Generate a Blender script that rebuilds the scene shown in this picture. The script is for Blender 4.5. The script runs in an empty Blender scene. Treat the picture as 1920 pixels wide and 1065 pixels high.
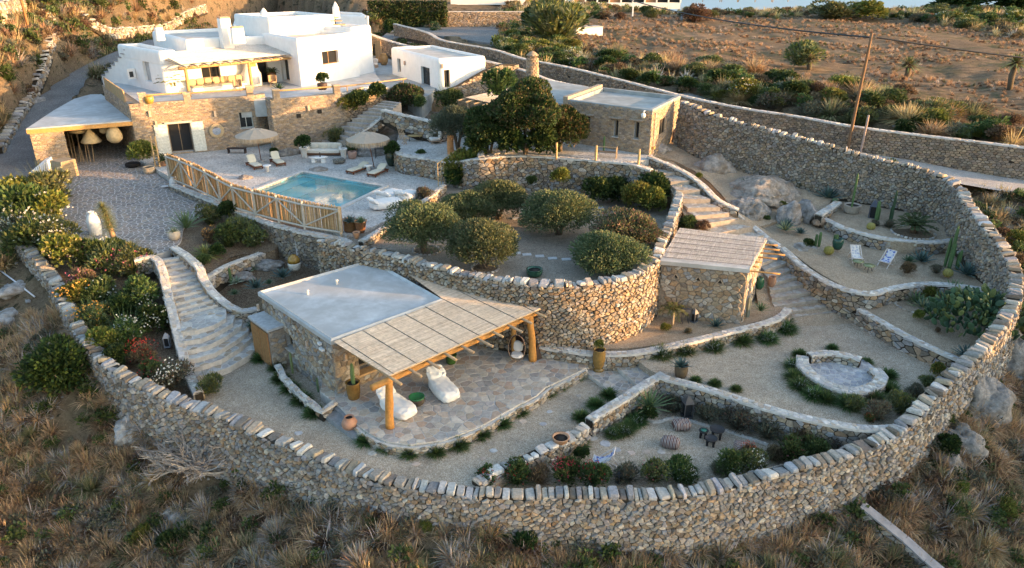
import bpy,math,random
import numpy as np
from mathutils import Vector,Matrix,noise,geometry
R=math.radians
rnd=random.Random(7)
SC=bpy.context.scene
COL=SC.collection
#  camera, sky, sun, exposure
FPX,TH,CAMZ=1380.0,R(23.5),18.5
cam_d=bpy.data.cameras.new('camera')
cam_d.sensor_width=36;cam_d.lens=FPX/1920*36
cam_d.clip_start=.1;cam_d.clip_end=30000
cam=bpy.data.objects.new('camera',cam_d);COL.objects.link(cam)
cam.location=(0,0,CAMZ);cam.rotation_euler=(math.pi/2-TH,0,0)
SC.camera=cam
SUN_EL,SUN_AZ=R(6.8),math.atan2(-.215,.975)
SDIR=Vector((math.cos(SUN_AZ)*math.cos(SUN_EL),math.sin(SUN_AZ)*math.cos(SUN_EL),math.sin(SUN_EL)))
W=bpy.data.worlds.new('World');SC.world=W;W.use_nodes=True
nt=W.node_tree;nt.nodes.clear()
sky=nt.nodes.new('ShaderNodeTexSky');sky.sky_type='NISHITA';sky.sun_disc=False
sky.sun_elevation=SUN_EL;sky.sun_rotation=math.pi/2-SUN_AZ
sky.altitude=50;sky.air_density=1.0;sky.dust_density=2.2;sky.ozone_density=1.3
bg=nt.nodes.new('ShaderNodeBackground');bg.inputs[1].default_value=.15
wo=nt.nodes.new('ShaderNodeOutputWorld')
nt.links.new(sky.outputs[0],bg.inputs[0]);nt.links.new(bg.outputs[0],wo.inputs[0])
sun_d=bpy.data.lights.new('sun','SUN');sun_d.energy=2.5;sun_d.angle=R(.6);sun_d.color=(1,.56,.24)
sun=bpy.data.objects.new('sun',sun_d);COL.objects.link(sun)
sun.rotation_euler=SDIR.to_track_quat('Z','Y').to_euler()
sun.location=(60,-20,40)
SC.view_settings.view_transform='Standard';SC.view_settings.look='None'
SC.view_settings.exposure=2.32;SC.view_settings.gamma=1
SC.view_settings.use_curve_mapping=False
SC.render.engine='CYCLES'
SC.cycles.use_denoising=True
SC.cycles.max_bounces=5;SC.cycles.diffuse_bounces=3;SC.cycles.glossy_bounces=2
SC.cycles.transparent_max_bounces=6;SC.cycles.transmission_bounces=3
#  survey helpers (photograph measurements to ground points at real heights)
cT,sT=math.cos(TH),math.sin(TH)
def P(u,v,z):
 a=(u-960)/FPX;b=(v-532.5)/FPX
 t=(CAMZ-z)/(sT+b*cT)
 return Vector((a*t,(cT-b*sT)*t,z))
def PL(lst,z=None):
 return[P(p[0],p[1],p[2]if z is None else z)for p in lst]
def ZV(x,y,v):
 b=(v-532.5)/FPX
 return CAMZ-y*(sT+b*cT)/(cT-b*sT)
def DEP(p):
 return p[1]*cT+(CAMZ-p[2])*sT
def PXM(p):
 return FPX/max(DEP(p),1.)
def V2(p):return Vector((p[0],p[1]))
#  object helpers
def tag(o,label=None,cat=None,group=None,kind=None):
 if label:o['label']=label
 if cat:o['category']=cat
 if group:o['group']=group
 if kind:o['kind']=kind
 return o
def empty(name,loc,rz=0,label=None,cat=None,group=None):
 o=bpy.data.objects.new(name,None);COL.objects.link(o)
 o.location=loc;o.rotation_euler=(0,0,rz);o.empty_display_size=.2
 return tag(o,label,cat,group)
def link(name,me,parent=None):
 o=bpy.data.objects.new(name,me);COL.objects.link(o)
 if parent is not None:o.parent=parent
 return o
def np_mesh(name,verts,faces,cols=None,mats=None,smooth=False,midx=None):
 """faces: (n,k) array or list of such arrays; cols: per face rgb, same order"""
 if not isinstance(faces,list):faces=[faces]
 faces=[np.asarray(f,dtype=np.int32)for f in faces if len(f)]
 me=bpy.data.meshes.new(name)
 verts=np.asarray(verts,dtype=np.float32)
 me.vertices.add(len(verts));me.vertices.foreach_set('co',verts.ravel())
 nl=sum(f.size for f in faces);nf=sum(len(f)for f in faces)
 me.loops.add(nl);me.loops.foreach_set('vertex_index',np.concatenate([f.ravel()for f in faces]))
 me.polygons.add(nf)
 tot=np.concatenate([np.full(len(f),f.shape[1],dtype=np.int32)for f in faces])
 me.polygons.foreach_set('loop_start',np.concatenate([[0],np.cumsum(tot)[:-1]]).astype(np.int32))
 if midx is not None:me.polygons.foreach_set('material_index',np.asarray(midx,dtype=np.int32))
 if smooth:me.polygons.foreach_set('use_smooth',np.ones(nf,dtype=bool))
 if cols is not None:
  at=me.attributes.new('col','FLOAT_COLOR','FACE')
  c=np.ones((nf,4),dtype=np.float32);c[:,:3]=np.asarray(cols,dtype=np.float32)[:,:3]
  at.data.foreach_set('color',c.ravel())
 me.update(calc_edges=True)
 for m in(mats or[]):me.materials.append(m)
 return me
class MB:
 def __init__(s):s.v=[];s.f=[];s.c=[];s.m=[]
 def add(s,vs,fs,col=(.5,.5,.5),m=0):
  b=len(s.v);s.v.extend(vs)
  for f in fs:s.f.append(tuple(i+b for i in f));s.c.append(col);s.m.append(m)
 def box(s,c,size,rz=0,col=(.5,.5,.5),m=0,rx=0,ry=0,taper=1):
  hx,hy,hz=size[0]/2,size[1]/2,size[2]/2
  M=Matrix.Translation(c)@Matrix.Rotation(rz,4,'Z')@Matrix.Rotation(ry,4,'Y')@Matrix.Rotation(rx,4,'X')
  vs=[]
  for z in(-1,1):
   k=taper if z>0 else 1
   for x,y in((-1,-1),(1,-1),(1,1),(-1,1)):
    vs.append(tuple(M@Vector((x*hx*k,y*hy*k,z*hz))))
  s.add(vs,[(3,2,1,0),(4,5,6,7),(0,1,5,4),(1,2,6,5),(2,3,7,6),(3,0,4,7)],col,m)
 def prism(s,poly,z0,z1,col=(.5,.5,.5),m=0):
  n=len(poly)
  A=sum(poly[i][0]*poly[(i+1)%n][1]-poly[(i+1)%n][0]*poly[i][1]for i in range(n))
  if A<0:poly=poly[::-1]
  g=lambda z,p:z if not callable(z)else z(p)
  vs=[(p[0],p[1],g(z0,p))for p in poly]+[(p[0],p[1],g(z1,p))for p in poly]
  fs=[tuple(range(n,2*n)),tuple(range(n-1,-1,-1))]+[(i,(i+1)%n,n+(i+1)%n,n+i)for i in range(n)]
  s.add(vs,fs,col,m)
 def tube(s,pts,r,n=8,col=(.5,.5,.5),m=0,cap=True):
  pts=[Vector(p)for p in pts];k=len(pts)
  rs=r if isinstance(r,(list,tuple))else[r]*k
  vs=[]
  up=None
  for i,p in enumerate(pts):
   d=(pts[min(i+1,k-1)]-pts[max(i-1,0)])
   if d.length<1e-6:d=Vector((0,0,1))
   d.normalize()
   if up is None:up=Vector((0,0,1))if abs(d.z)<.9 else Vector((1,0,0))
   x=d.cross(up)
   if x.length<1e-4:x=d.cross(Vector((0,1,0)))
   x.normalize();y=d.cross(x).normalized();up=x.cross(d)
   for j in range(n):
    a=2*math.pi*j/n
    vs.append(tuple(p+(x*math.cos(a)+y*math.sin(a))*rs[i]))
  fs=[]
  for i in range(k-1):
   for j in range(n):
    a,b=i*n+j,i*n+(j+1)%n
    fs.append((a,a+n,b+n,b))
  if cap:fs+=[tuple(range(n)),tuple(range((k-1)*n+n-1,(k-1)*n-1,-1))]
  s.add(vs,fs,col,m)
 def lathe(s,prof,c=(0,0,0),n=16,col=(.5,.5,.5),m=0,sx=1,sy=1,rz=0):
  k=len(prof);vs=[]
  for r,z in prof:
   for j in range(n):
    a=2*math.pi*j/n+rz
    vs.append((c[0]+r*math.cos(a)*sx,c[1]+r*math.sin(a)*sy,c[2]+z))
  fs=[]
  for i in range(k-1):
   for j in range(n):
    a,b=i*n+j,i*n+(j+1)%n
    fs.append((a,b,b+n,a+n))
  fs+=[tuple(range(n-1,-1,-1)),tuple(range((k-1)*n,k*n))]
  s.add(vs,fs,col,m)
 def build(s,name,mats,parent=None,smooth=False,local=None):
  if not isinstance(mats,(list,tuple)):mats=[mats]
  me=bpy.data.meshes.new(name)
  vs=s.v
  if local is not None:
   L=Vector(local);vs=[tuple(Vector(v)-L)for v in vs]
  me.from_pydata(vs,[],s.f)
  at=me.attributes.new('col','FLOAT_COLOR','FACE')
  c=np.ones((len(s.f),4),dtype=np.float32)
  if len(s.f):c[:,:3]=np.asarray([q[:3]for q in s.c],dtype=np.float32)
  at.data.foreach_set('color',c.ravel())
  if len(mats)>1:me.polygons.foreach_set('material_index',np.asarray(s.m,dtype=np.int32))
  for q in mats:me.materials.append(q)
  if smooth:me.polygons.foreach_set('use_smooth',np.ones(len(s.f),dtype=bool))
  me.update()
  return link(name,me,parent)
def children(o):return[c for c in o.children]
def copy_tree(o,parent=None):
 c=o.copy();COL.objects.link(c)
 if parent is not None:c.parent=parent
 for ch in list(o.children):copy_tree(ch,c)
 return c
def copy_thing(o,loc,rz=None,label=None,group=None,sc=None):
 c=copy_tree(o);c.location=loc
 if rz is not None:c.rotation_euler=(0,0,rz)
 if sc is not None:c.scale=(sc,sc,sc)if not isinstance(sc,(tuple,list))else sc
 if label:c['label']=label
 if group:c['group']=group
 return c
#  materials
def mk(name):
 m=bpy.data.materials.new(name);m.use_nodes=True
 n=m.node_tree;n.nodes.clear()
 o=n.nodes.new('ShaderNodeOutputMaterial');b=n.nodes.new('ShaderNodeBsdfPrincipled')
 n.links.new(b.outputs[0],o.inputs[0])
 return m,n,b,o
def nd(n,t,**kw):
 x=n.nodes.new(t)
 for k,v in kw.items():
  if hasattr(x,k):setattr(x,k,v)
  elif k in x.inputs:x.inputs[k].default_value=v
 return x
def ramp(n,src,stops):
 r=n.nodes.new('ShaderNodeValToRGB');cr=r.color_ramp
 while len(cr.elements)>len(stops):cr.elements.remove(cr.elements[-1])
 while len(cr.elements)<len(stops):cr.elements.new(.5)
 for e,(p,c)in zip(cr.elements,stops):e.position=p;e.color=(c[0],c[1],c[2],1)
 n.links.new(src,r.inputs[0]);return r.outputs[0]
def mixc(n,a,b,f,mode='MIX'):
 x=n.nodes.new('ShaderNodeMix');x.data_type='RGBA';x.blend_type=mode
 for s,q in((x.inputs[0],f),(x.inputs[6],a),(x.inputs[7],b)):
  if hasattr(q,'is_output')or hasattr(q,'links'):n.links.new(q,s)
  elif isinstance(q,(int,float)):s.default_value=q
  else:s.default_value=(q[0],q[1],q[2],1)
 return x.outputs[2]
def objco(n):
 g=n.nodes.new('ShaderNodeNewGeometry');return g.outputs['Position']
def nz(n,co,scale,detail=4,rough=.6,fac=True,dist=0):
 t=nd(n,'ShaderNodeTexNoise');t.inputs['Scale'].default_value=scale;t.inputs['Detail'].default_value=detail
 t.inputs['Roughness'].default_value=rough;t.inputs['Distortion'].default_value=dist
 if co is not None:n.links.new(co,t.inputs['Vector'])
 return t.outputs['Fac']if fac else t.outputs['Color']
def bump(n,b,h,strength=.4,dist=.05):
 x=n.nodes.new('ShaderNodeBump');x.inputs['Strength'].default_value=strength;x.inputs['Distance'].default_value=dist
 n.links.new(h,x.inputs['Height']);n.links.new(x.outputs[0],b.inputs['Normal'])
def M_attr(name,rough=.9,sc=6,amt=.35,bs=.5,bd=.03,spec=.2,grit=40,trans=0,tint=None,var=0):
 """colour from the face attribute, broken up by noise"""
 m,n,b,o=mk(name);co=objco(n)
 a=nd(n,'ShaderNodeAttribute',attribute_name='col').outputs['Color']
 f=nz(n,co,sc,5,.65)
 lo=1-amt;r=ramp(n,f,[(.25,(lo,lo,lo)),(.75,(1+amt*.8,)*3)])
 c=mixc(n,a,r,1.,'MULTIPLY')
 if tint:
  f2=nz(n,co,tint[1],3,.6)
  r2=ramp(n,f2,[(tint[2],(0,0,0)),(tint[3],(1,1,1))])
  c=mixc(n,c,tint[0],r2)
 if var:
  oi=nd(n,'ShaderNodeObjectInfo')
  hs=nd(n,'ShaderNodeHueSaturation')
  mr=nd(n,'ShaderNodeMapRange');mr.inputs[3].default_value=1-var;mr.inputs[4].default_value=1+var
  n.links.new(oi.outputs['Random'],mr.inputs[0]);n.links.new(mr.outputs[0],hs.inputs['Value'])
  mr2=nd(n,'ShaderNodeMath',operation='MULTIPLY_ADD');mr2.inputs[1].default_value=.04;mr2.inputs[2].default_value=.48
  n.links.new(oi.outputs['Random'],mr2.inputs[0]);n.links.new(mr2.outputs[0],hs.inputs['Hue'])
  n.links.new(c,hs.inputs['Color']);c=hs.outputs[0]
 n.links.new(c,b.inputs['Base Color'])
 b.inputs['Roughness'].default_value=rough;b.inputs['Specular IOR Level'].default_value=spec
 if bs:
  g=nz(n,co,grit,3,.7);bump(n,b,g,bs,bd)
 if trans:
  t=nd(n,'ShaderNodeBsdfTranslucent');n.links.new(c,t.inputs[0])
  mx=nd(n,'ShaderNodeMixShader');mx.inputs[0].default_value=trans
  n.links.new(b.outputs[0],mx.inputs[1]);n.links.new(t.outputs[0],mx.inputs[2]);n.links.new(mx.outputs[0],o.inputs[0])
 return m
def M_flat(name,col,rough=.8,sc=5,amt=.12,bs=.2,bd=.02,grit=30,spec=.3,metal=0,col2=None,sc2=1.2):
 m,n,b,o=mk(name);co=objco(n)
 f=nz(n,co,sc,5,.6)
 c2=tuple(x*(1-amt)for x in col);c3=tuple(min(1,x*(1+amt))for x in col)
 c=ramp(n,f,[(.3,c2),(.7,c3)])
 if col2:
  f2=nz(n,co,sc2,5,.65,dist=.5);rr=ramp(n,f2,[(.45,(0,0,0)),(.62,(1,1,1))])
  c=mixc(n,c,col2,rr)
 n.links.new(c,b.inputs['Base Color'])
 b.inputs['Roughness'].default_value=rough;b.inputs['Specular IOR Level'].default_value=spec
 b.inputs['Metallic'].default_value=metal
 if bs:bump(n,b,nz(n,co,grit,3,.7),bs,bd)
 return m
MAT={}
MAT['stone']=M_attr('stone',sc=9,amt=.4,bs=.7,bd=.025,grit=28)
MAT['rock']=M_attr('rock',sc=3.5,amt=.6,bs=1.,bd=.12,grit=9,tint=((.19,.15,.11),1.1,.5,.72))
MAT['mortar']=M_flat('dark_joint',(.035,.028,.02),sc=3,amt=.4,bs=.5,bd=.04,grit=20)
MAT['cap']=M_attr('lime_washed_stone',sc=5,amt=.3,bs=.5,bd=.015,grit=22)
MAT['joint']=M_flat('lime_joint',(.52,.49,.45),sc=4,amt=.2,bs=.4)
MAT['joint_dark']=M_flat('sandy_joint',(.36,.31,.26),sc=4,amt=.25,bs=.4)
MAT['paint']=M_flat('white_plaster',(.8,.79,.77),sc=1.5,amt=.06,bs=.12,bd=.03,grit=8)
MAT['screed']=M_flat('pale_roof_screed',(.5,.48,.45),sc=1.6,amt=.16,bs=.2,grit=12,col2=(.4,.38,.35),sc2=.6)
MAT['screed_blue']=M_flat('roof_screed',(.47,.49,.5),sc=1.6,amt=.16,bs=.2,grit=14,col2=(.38,.39,.39),sc2=.5)
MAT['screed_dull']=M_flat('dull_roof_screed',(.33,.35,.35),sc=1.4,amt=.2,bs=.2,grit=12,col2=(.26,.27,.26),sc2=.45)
MAT['leaf']=M_attr('leaf',rough=.6,sc=1.2,amt=.3,bs=0,spec=.25,trans=.22,var=.12)
MAT['dry']=M_attr('dry_grass',rough=.8,sc=1.5,amt=.3,bs=0,spec=.15,trans=.3,var=.15)
MAT['bark']=M_attr('bark',rough=.9,sc=8,amt=.4,bs=.6,bd=.03,grit=25)
MAT['wood']=M_attr('timber',rough=.75,sc=7,amt=.3,bs=.4,bd=.01,grit=30)
MAT['reed']=M_attr('reed',rough=.85,sc=5,amt=.3,bs=.4,bd=.01,grit=50)
MAT['cloth']=M_attr('fabric',rough=.9,sc=4,amt=.08,bs=.25,bd=.01,grit=60)
MAT['clay']=M_attr('ceramic',rough=.55,sc=6,amt=.25,bs=.3,bd=.01,grit=25,spec=.4)
MAT['glaze']=M_attr('glazed_ceramic',rough=.25,sc=6,amt=.35,bs=.2,bd=.01,grit=20,spec=.5)
MAT['metal']=M_attr('painted_metal',rough=.5,sc=6,amt=.15,bs=0,spec=.4)
MAT['cactus']=M_attr('succulent_skin',rough=.6,sc=5,amt=.2,bs=.2,grit=30,spec=.3)
def m_glass():
 m,n,b,o=mk('window_glass');b.inputs['Base Color'].default_value=(.02,.022,.025,1)
 b.inputs['Roughness'].default_value=.12;b.inputs['Specular IOR Level'].default_value=.3
 return m
MAT['glass']=m_glass()
MAT['dark']=M_flat('dark_interior',(.03,.025,.02),bs=0)
PAL=[(.33,.30,.26),(.37,.30,.22),(.28,.265,.255),(.42,.37,.31),(.22,.185,.15),(.34,.24,.15),(.30,.3,.3),(.46,.42,.36),(.34,.26,.18)]
PALW=[5,5,4,4,3,2,3,2,4]
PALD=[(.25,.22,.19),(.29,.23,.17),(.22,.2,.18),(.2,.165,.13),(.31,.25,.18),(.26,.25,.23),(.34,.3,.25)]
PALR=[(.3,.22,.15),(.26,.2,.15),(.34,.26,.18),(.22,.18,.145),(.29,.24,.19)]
PALB=[(.40,.29,.19),(.34,.26,.19),(.45,.34,.24),(.28,.23,.19),(.38,.31,.25)]
PALG=[(.36,.35,.34),(.41,.38,.35),(.46,.43,.39),(.31,.31,.32),(.38,.32,.25),(.50,.48,.45),(.35,.29,.22)]
PALC=[(.55,.53,.5),(.5,.47,.43),(.6,.57,.53),(.46,.44,.43),(.5,.42,.34)]
def pick(r,pal=PAL,w=None,j=.12):
 c=r.choices(pal,w)[0]if w else r.choice(pal)
 k=1+r.uniform(-j,j)*1.5
 return tuple(max(0,x*k*(1+r.uniform(-j,j)*.12))for x in c)
#  irregular cells (periodic)
def vor_tile(n,jit,seed,drop=0.):
 r=random.Random(seed);dead={(j,i)for j in range(n)for i in range(n)if r.random()<drop}
 pts=[[(i+.5+(.5 if j%2 else 0)+r.uniform(-jit,jit),j+.5+r.uniform(-jit,jit))for i in range(n)]for j in range(n)]
 cells=[]
 for j in range(n):
  for i in range(n):
   if(j,i)in dead:continue
   cx,cy=pts[j][i]
   poly=[(cx-2,cy-2),(cx+2,cy-2),(cx+2,cy+2),(cx-2,cy+2)]
   for dj in(-2,-1,0,1,2):
    for di in(-3,-2,-1,0,1,2,3):
     if di==0 and dj==0:continue
     jj,ii=j+dj,i+di
     if(jj%n,ii%n)in dead:continue
     q=pts[jj%n][ii%n]
     qx,qy=q[0]+(ii//n)*n,q[1]+(jj//n)*n
     mx,my=(cx+qx)/2,(cy+qy)/2;nx,ny=qx-cx,qy-cy
     if nx*nx+ny*ny>14:continue
     out=[]
     L=len(poly)
     dprev=(poly[-1][0]-mx)*nx+(poly[-1][1]-my)*ny;pp=poly[-1]
     for p in poly:
      d=(p[0]-mx)*nx+(p[1]-my)*ny
      if(d<0)!=(dprev<0):
       t=dprev/(dprev-d);out.append((pp[0]+(p[0]-pp[0])*t,pp[1]+(p[1]-pp[1])*t))
      if d<0:out.append(p)
      dprev,pp=d,p
     poly=out
   q=[]
   for k,p in enumerate(poly):
    a=poly[k-1]
    if math.hypot(p[0]-a[0],p[1]-a[1])>.12:q.append(p)
   if len(q)>=3:cells.append((cx,cy,q))
 return n,cells
TILE_ROUGH=vor_tile(26,.42,3)
TILE_RUBBLE=vor_tile(30,.46,11,.3)
TILE_COURSE=vor_tile(22,.26,5)
def clip_poly(subj,clip):
 """Sutherland-Hodgman, clip = convex CCW"""
 out=subj
 n=len(clip)
 for i in range(n):
  ax,ay=clip[i];bx,by=clip[(i+1)%n]
  inp=out;out=[]
  if not inp:return[]
  def side(p):return(bx-ax)*(p[1]-ay)-(by-ay)*(p[0]-ax)
  pp=inp[-1];dp=side(pp)
  for p in inp:
   d=side(p)
   if(d>=0)!=(dp>=0):
    t=dp/(dp-d);out.append((pp[0]+(p[0]-pp[0])*t,pp[1]+(p[1]-pp[1])*t))
   if d>=0:out.append(p)
   pp,dp=p,d
 return out
def in_poly(px,py,poly):
 px=np.asarray(px);py=np.asarray(py);ins=np.zeros(px.shape,bool)
 n=len(poly)
 for i in range(n):
  x1,y1=poly[i][0],poly[i][1];x2,y2=poly[(i+1)%n][0],poly[(i+1)%n][1]
  if y1==y2:continue
  c=((y1>py)!=(y2>py))&(px<(x2-x1)*(py-y1)/(y2-y1)+x1)
  ins^=c
 return ins
def poly_area(p):
 n=len(p);return .5*sum(p[i][0]*p[(i+1)%n][1]-p[(i+1)%n][0]*p[i][1]for i in range(n))
def catmull(pts,step=.4,closed=False):
 """smooth resample of tuples of any length"""
 P_=[np.array([*p],float)for p in pts];n=len(P_)
 out=[]
 rng=range(n)if closed else range(n-1)
 for i in rng:
  p0=P_[(i-1)%n]if closed or i>0 else 2*P_[0]-P_[1]
  p1=P_[i];p2=P_[(i+1)%n]
  p3=P_[(i+2)%n]if closed or i+2<n else 2*p2-p1
  L=math.hypot(p2[0]-p1[0],p2[1]-p1[1]);k=max(1,int(round(L/step)))
  d01=max(1e-3,math.hypot(*(p1-p0)[:2]));d12=max(1e-3,L);d23=max(1e-3,math.hypot(*(p3-p2)[:2]))
  m1=((p1-p0)/d01*d12+(p2-p1))/2 if True else 0
  m2=((p2-p1)+(p3-p2)/d23*d12)/2
  for q in range(k):
   t=q/k;t2,t3=t*t,t*t*t
   out.append((2*t3-3*t2+1)*p1+(t3-2*t2+t)*m1+(-2*t3+3*t2)*p2+(t3-t2)*m2)
 if not closed:out.append(P_[-1])
 return out
def linear(pts,step=.5):
 out=[]
 for a,b in zip(pts[:-1],pts[1:]):
  a=np.array([*a],float);b=np.array([*b],float)
  k=max(1,int(round(math.hypot(*(b-a)[:2])/step)))
  for q in range(k):out.append(a+(b-a)*q/k)
 out.append(np.array([*pts[-1]],float))
 return out
def cushion(mb,ring,base,top,col,inset=.75,gap=.92):
 """ring: list of Vector world points on the surface, base/top: offset Vectors"""
 n=len(ring);c=sum(ring,Vector())/n
 v0=[c+(p-c)*gap+base for p in ring]
 v1=[c+(p-c)*gap+base.lerp(top,.55)for p in ring]
 v2=[c+(p-c)*gap*inset+top for p in ring]
 vs=[tuple(p)for p in v0+v1+v2]
 fs=[(i,(i+1)%n,n+(i+1)%n,n+i)for i in range(n)]+[(n+i,n+(i+1)%n,2*n+(i+1)%n,2*n+i)for i in range(n)]+[tuple(range(2*n,3*n))]
 mb.add(vs,fs,col)
def emit_pieces(items,name,stuff_name,mats,parent,limit=300,minpx=10):
 """items: (size_px, vs, fs, col, centre). Largest become own objects, rest one mesh"""
 items.sort(key=lambda t:-t[0])
 single=[t for t in items[:limit]if t[0]>=minpx];rest=items[len(single):]
 for t in single:
  mb=MB();mb.add(t[1],t[2],t[3]);mb.build(name,mats,parent)
 if rest:
  mb=MB()
  for t in rest:mb.add(t[1],t[2],t[3])
  o=mb.build(stuff_name,mats,parent);o['kind']='stuff'
 return len(single),len(rest)
class Grab(MB):
 """collects pieces one by one"""
 def __init__(s):super().__init__();s.items=[]
 def flush(s,size,centre):
  s.items.append((size*PXM(centre),s.v,s.f,s.c[0],centre));s.v=[];s.f=[];s.c=[];s.m=[]
def stone_wall(name,label,cat,path,th=.5,stone=(.32,.2),cap='flag',pal=PAL,palw=None,sides='LR',batter=0,tile=None,closed=False,smooth=True,depth=.06,singles=300,capsize=.4,group=None,kind=None,capcol=None,step=.4,gap=.9,parent=None,seed=1,captop=.0,coremat=None,shade_palL=None,capname='cap_stone',minpx=10,stone_singles=None):
 """path rows: x, y, ztop, zbase_left, zbase_right (left/right seen walking along it)"""
 r=random.Random(seed*77+len(name))
 tile=tile or TILE_RUBBLE
 pts=catmull(path,step,closed)if smooth else linear(path,step)
 n=len(pts)
 arr=np.array(pts)
 nxt=np.roll(arr,-1,0)if closed else np.vstack([arr[1:],2*arr[-1]-arr[-2]])
 prv=np.roll(arr,1,0)if closed else np.vstack([2*arr[0]-arr[1],arr[:-1]])
 t=(nxt-prv)[:,:2];t/=np.maximum(1e-6,np.linalg.norm(t,axis=1))[:,None]
 nl=np.stack([-t[:,1],t[:,0]],1)
 seg=np.linalg.norm((nxt-arr)[:,:2],axis=1)
 s=np.concatenate([[0],np.cumsum(seg[:-1])]);total=s[-1]+(seg[-1]if closed else 0)
 A=arr if not closed else np.vstack([arr,arr[:1]]);NL=nl if not closed else np.vstack([nl,nl[:1]]);S=s if not closed else np.append(s,total)
 def at(q):
  q=min(max(q,0),total)
  return[np.interp(q,S,A[:,k])for k in range(5)]+[np.interp(q,S,NL[:,0]),np.interp(q,S,NL[:,1])]
 base=Vector((float(arr[n//2][0]),float(arr[n//2][1]),float(min(arr[n//2][3],arr[n//2][4]))))
 if parent is None:
  root=empty(name,base,0,label,cat,group);root['kind']='thing'
  if kind:root['kind']=kind
 else:root=parent
 off=base if parent is None else Vector((0,0,0))
 mb=MB();vs=[];inn=.03
 m=len(A)
 for k in range(m):
  x,y,zt,zl,zr=A[k][:5];ax,ay=NL[k]
  hb=th/2-inn
  bl,br=min(zl,zt-.05)-.5,min(zr,zt-.05)-.5
  vs+=[(x+ax*(hb+batter*(zt-bl)),y+ay*(hb+batter*(zt-bl)),bl),(x+ax*hb,y+ay*hb,zt-.03),(x-ax*hb,y-ay*hb,zt-.03),(x-ax*(hb+batter*(zt-br)),y-ay*(hb+batter*(zt-br)),br)]
 fs=[]
 for k in range(m-1):
  for j in range(3):
   a=k*4+j;fs.append((a,a+1,a+5,a+4))
 if not closed:fs+=[(3,2,1,0),((m-1)*4,(m-1)*4+1,(m-1)*4+2,(m-1)*4+3)]
 mb.add(vs,fs);mb.build('wall_core',coremat or MAT['mortar'],root,local=off)
 N,cells=tile;sw,sh=stone
 G=Grab()
 for sd in sides:
  sg=1 if sd=='L' else-1
  zb=A[:,3]if sd=='L' else A[:,4]
  if(A[:,2]-zb).max()<.12:continue
  zmin=zb.min();zmax=A[:,2].max()
  nx=int(total/(sw*N))+1;ny0=math.floor(zmin/(sh*N));ny1=math.floor(zmax/(sh*N))
  ox=r.uniform(0,N*sw)
  for ty in range(ny0,ny1+1):
   for tx in range(-1,nx+1):
    for cx,cy,poly in cells:
     q=(cx+tx*N)*sw+ox
     if q>total+.1 or q<-.1:
      continue
     z=(cy+ty*N)*sh
     a=at(q);zt=a[2];zbb=(a[3]if sd=='L' else a[4])-.12
     if z>zt-sh*.25 or z<zbb:continue
     ring=[]
     for(px,py)in poly:
      qq=min(max((px+tx*N)*sw+ox,0),total);zz=(py+ty*N)*sh
      b=at(qq);zz=min(zz,b[2]-.01)
      o_=th/2-.02+batter*(b[2]-zz)
      ring.append(Vector((b[0]+b[5]*sg*o_-off.x,b[1]+b[6]*sg*o_-off.y,zz-off.z)))
     if sg>0:ring=ring[::-1]
     nn=Vector((a[5]*sg,a[6]*sg,.15*batter))
     d=depth*r.uniform(.2,1.5)
     tilt=Vector((r.uniform(-.02,.02),r.uniform(-.02,.02),r.uniform(-.02,.02)))
     cushion(G,ring,-nn*.02,nn*d+tilt,pick(r,*((shade_palL[0],shade_palL[1])if shade_palL and sg>0 else(pal,palw)),.2),r.uniform(.7,.93),r.uniform(gap-.06,gap+.04))
     G.flush(max(sw,sh)*.95,(a[0],a[1],z))
 ss=singles if stone_singles is None else stone_singles
 if G.items:emit_pieces(G.items,'stone','face_stones',MAT['stone'],root,ss,minpx)
 G=Grab()
 if cap=='caps':
  q=0.
  while q<total-.1:
   w=capsize*r.choice((.4,.6,.7,.85,1.,1.2,1.7))*r.uniform(.85,1.15);w=min(w,total-q)
   a=at(q+w/2)
   ctr=Vector((a[0]-off.x,a[1]-off.y,a[2]-off.z+r.uniform(-.07,.05)));N_=Vector((a[5],a[6],0));T_=Vector((a[6],-a[5],0))
   hw=w/2*.95;hd=th/2+r.uniform(.0,.09);hh=r.uniform(.04,.16)
   sk=r.uniform(-.25,.25)*hw
   ring=[]
   for(aa,bb)in((-1,-.8),(-.7,-1),(.75,-1),(1,-.7),(1,.8),(.7,1),(-.75,1),(-1,.75)):
    ring.append(ctr+T_*(aa*hw*r.uniform(.85,1.02)+sk*bb)+N_*(bb*hd*r.uniform(.82,1.04)))
   ti=Vector((0,0,r.uniform(-.07,.07)))
   cushion(G,[p+ti*(1 if(p-ctr).dot(N_)>0 else-1)for p in ring],Vector((0,0,-.06)),Vector((r.uniform(-.01,.01),r.uniform(-.01,.01),hh)),pick(r,(capcol or PALG),None,.2),r.uniform(.72,.9),1.)
   G.flush(max(w,th),(a[0],a[1],a[2]));q+=w
  if G.items:emit_pieces(G.items,capname,'cap_stones',MAT['stone'],root,singles,minpx)
 elif cap=='flag':
  mb=MB();vs=[]
  for k in range(m):
   x,y,zt=A[k][:3];ax,ay=NL[k];h=th/2+.03
   jz=.02*noise.noise(Vector((x*1.3,y*1.3,0)))
   j2=.05*noise.noise(Vector((x*2.1,y*2.1,4)))
   vs+=[(x+ax*(h+j2),y+ay*(h+j2),zt-.1),(x+ax*(h-.02+j2),y+ay*(h-.02+j2),zt+jz),(x-ax*(h-.02-j2),y-ay*(h-.02-j2),zt+jz),(x-ax*(h-j2),y-ay*(h-j2),zt-.1)]
  fs=[]
  for k in range(m-1):
   for j in range(3):
    a=k*4+j;fs.append((a,a+1,a+5,a+4))
  if not closed:fs+=[(3,2,1,0),((m-1)*4,(m-1)*4+1,(m-1)*4+2,(m-1)*4+3)]
  mb.add(vs,fs);mb.build('wall_top',MAT['joint'],root,local=off)
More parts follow.
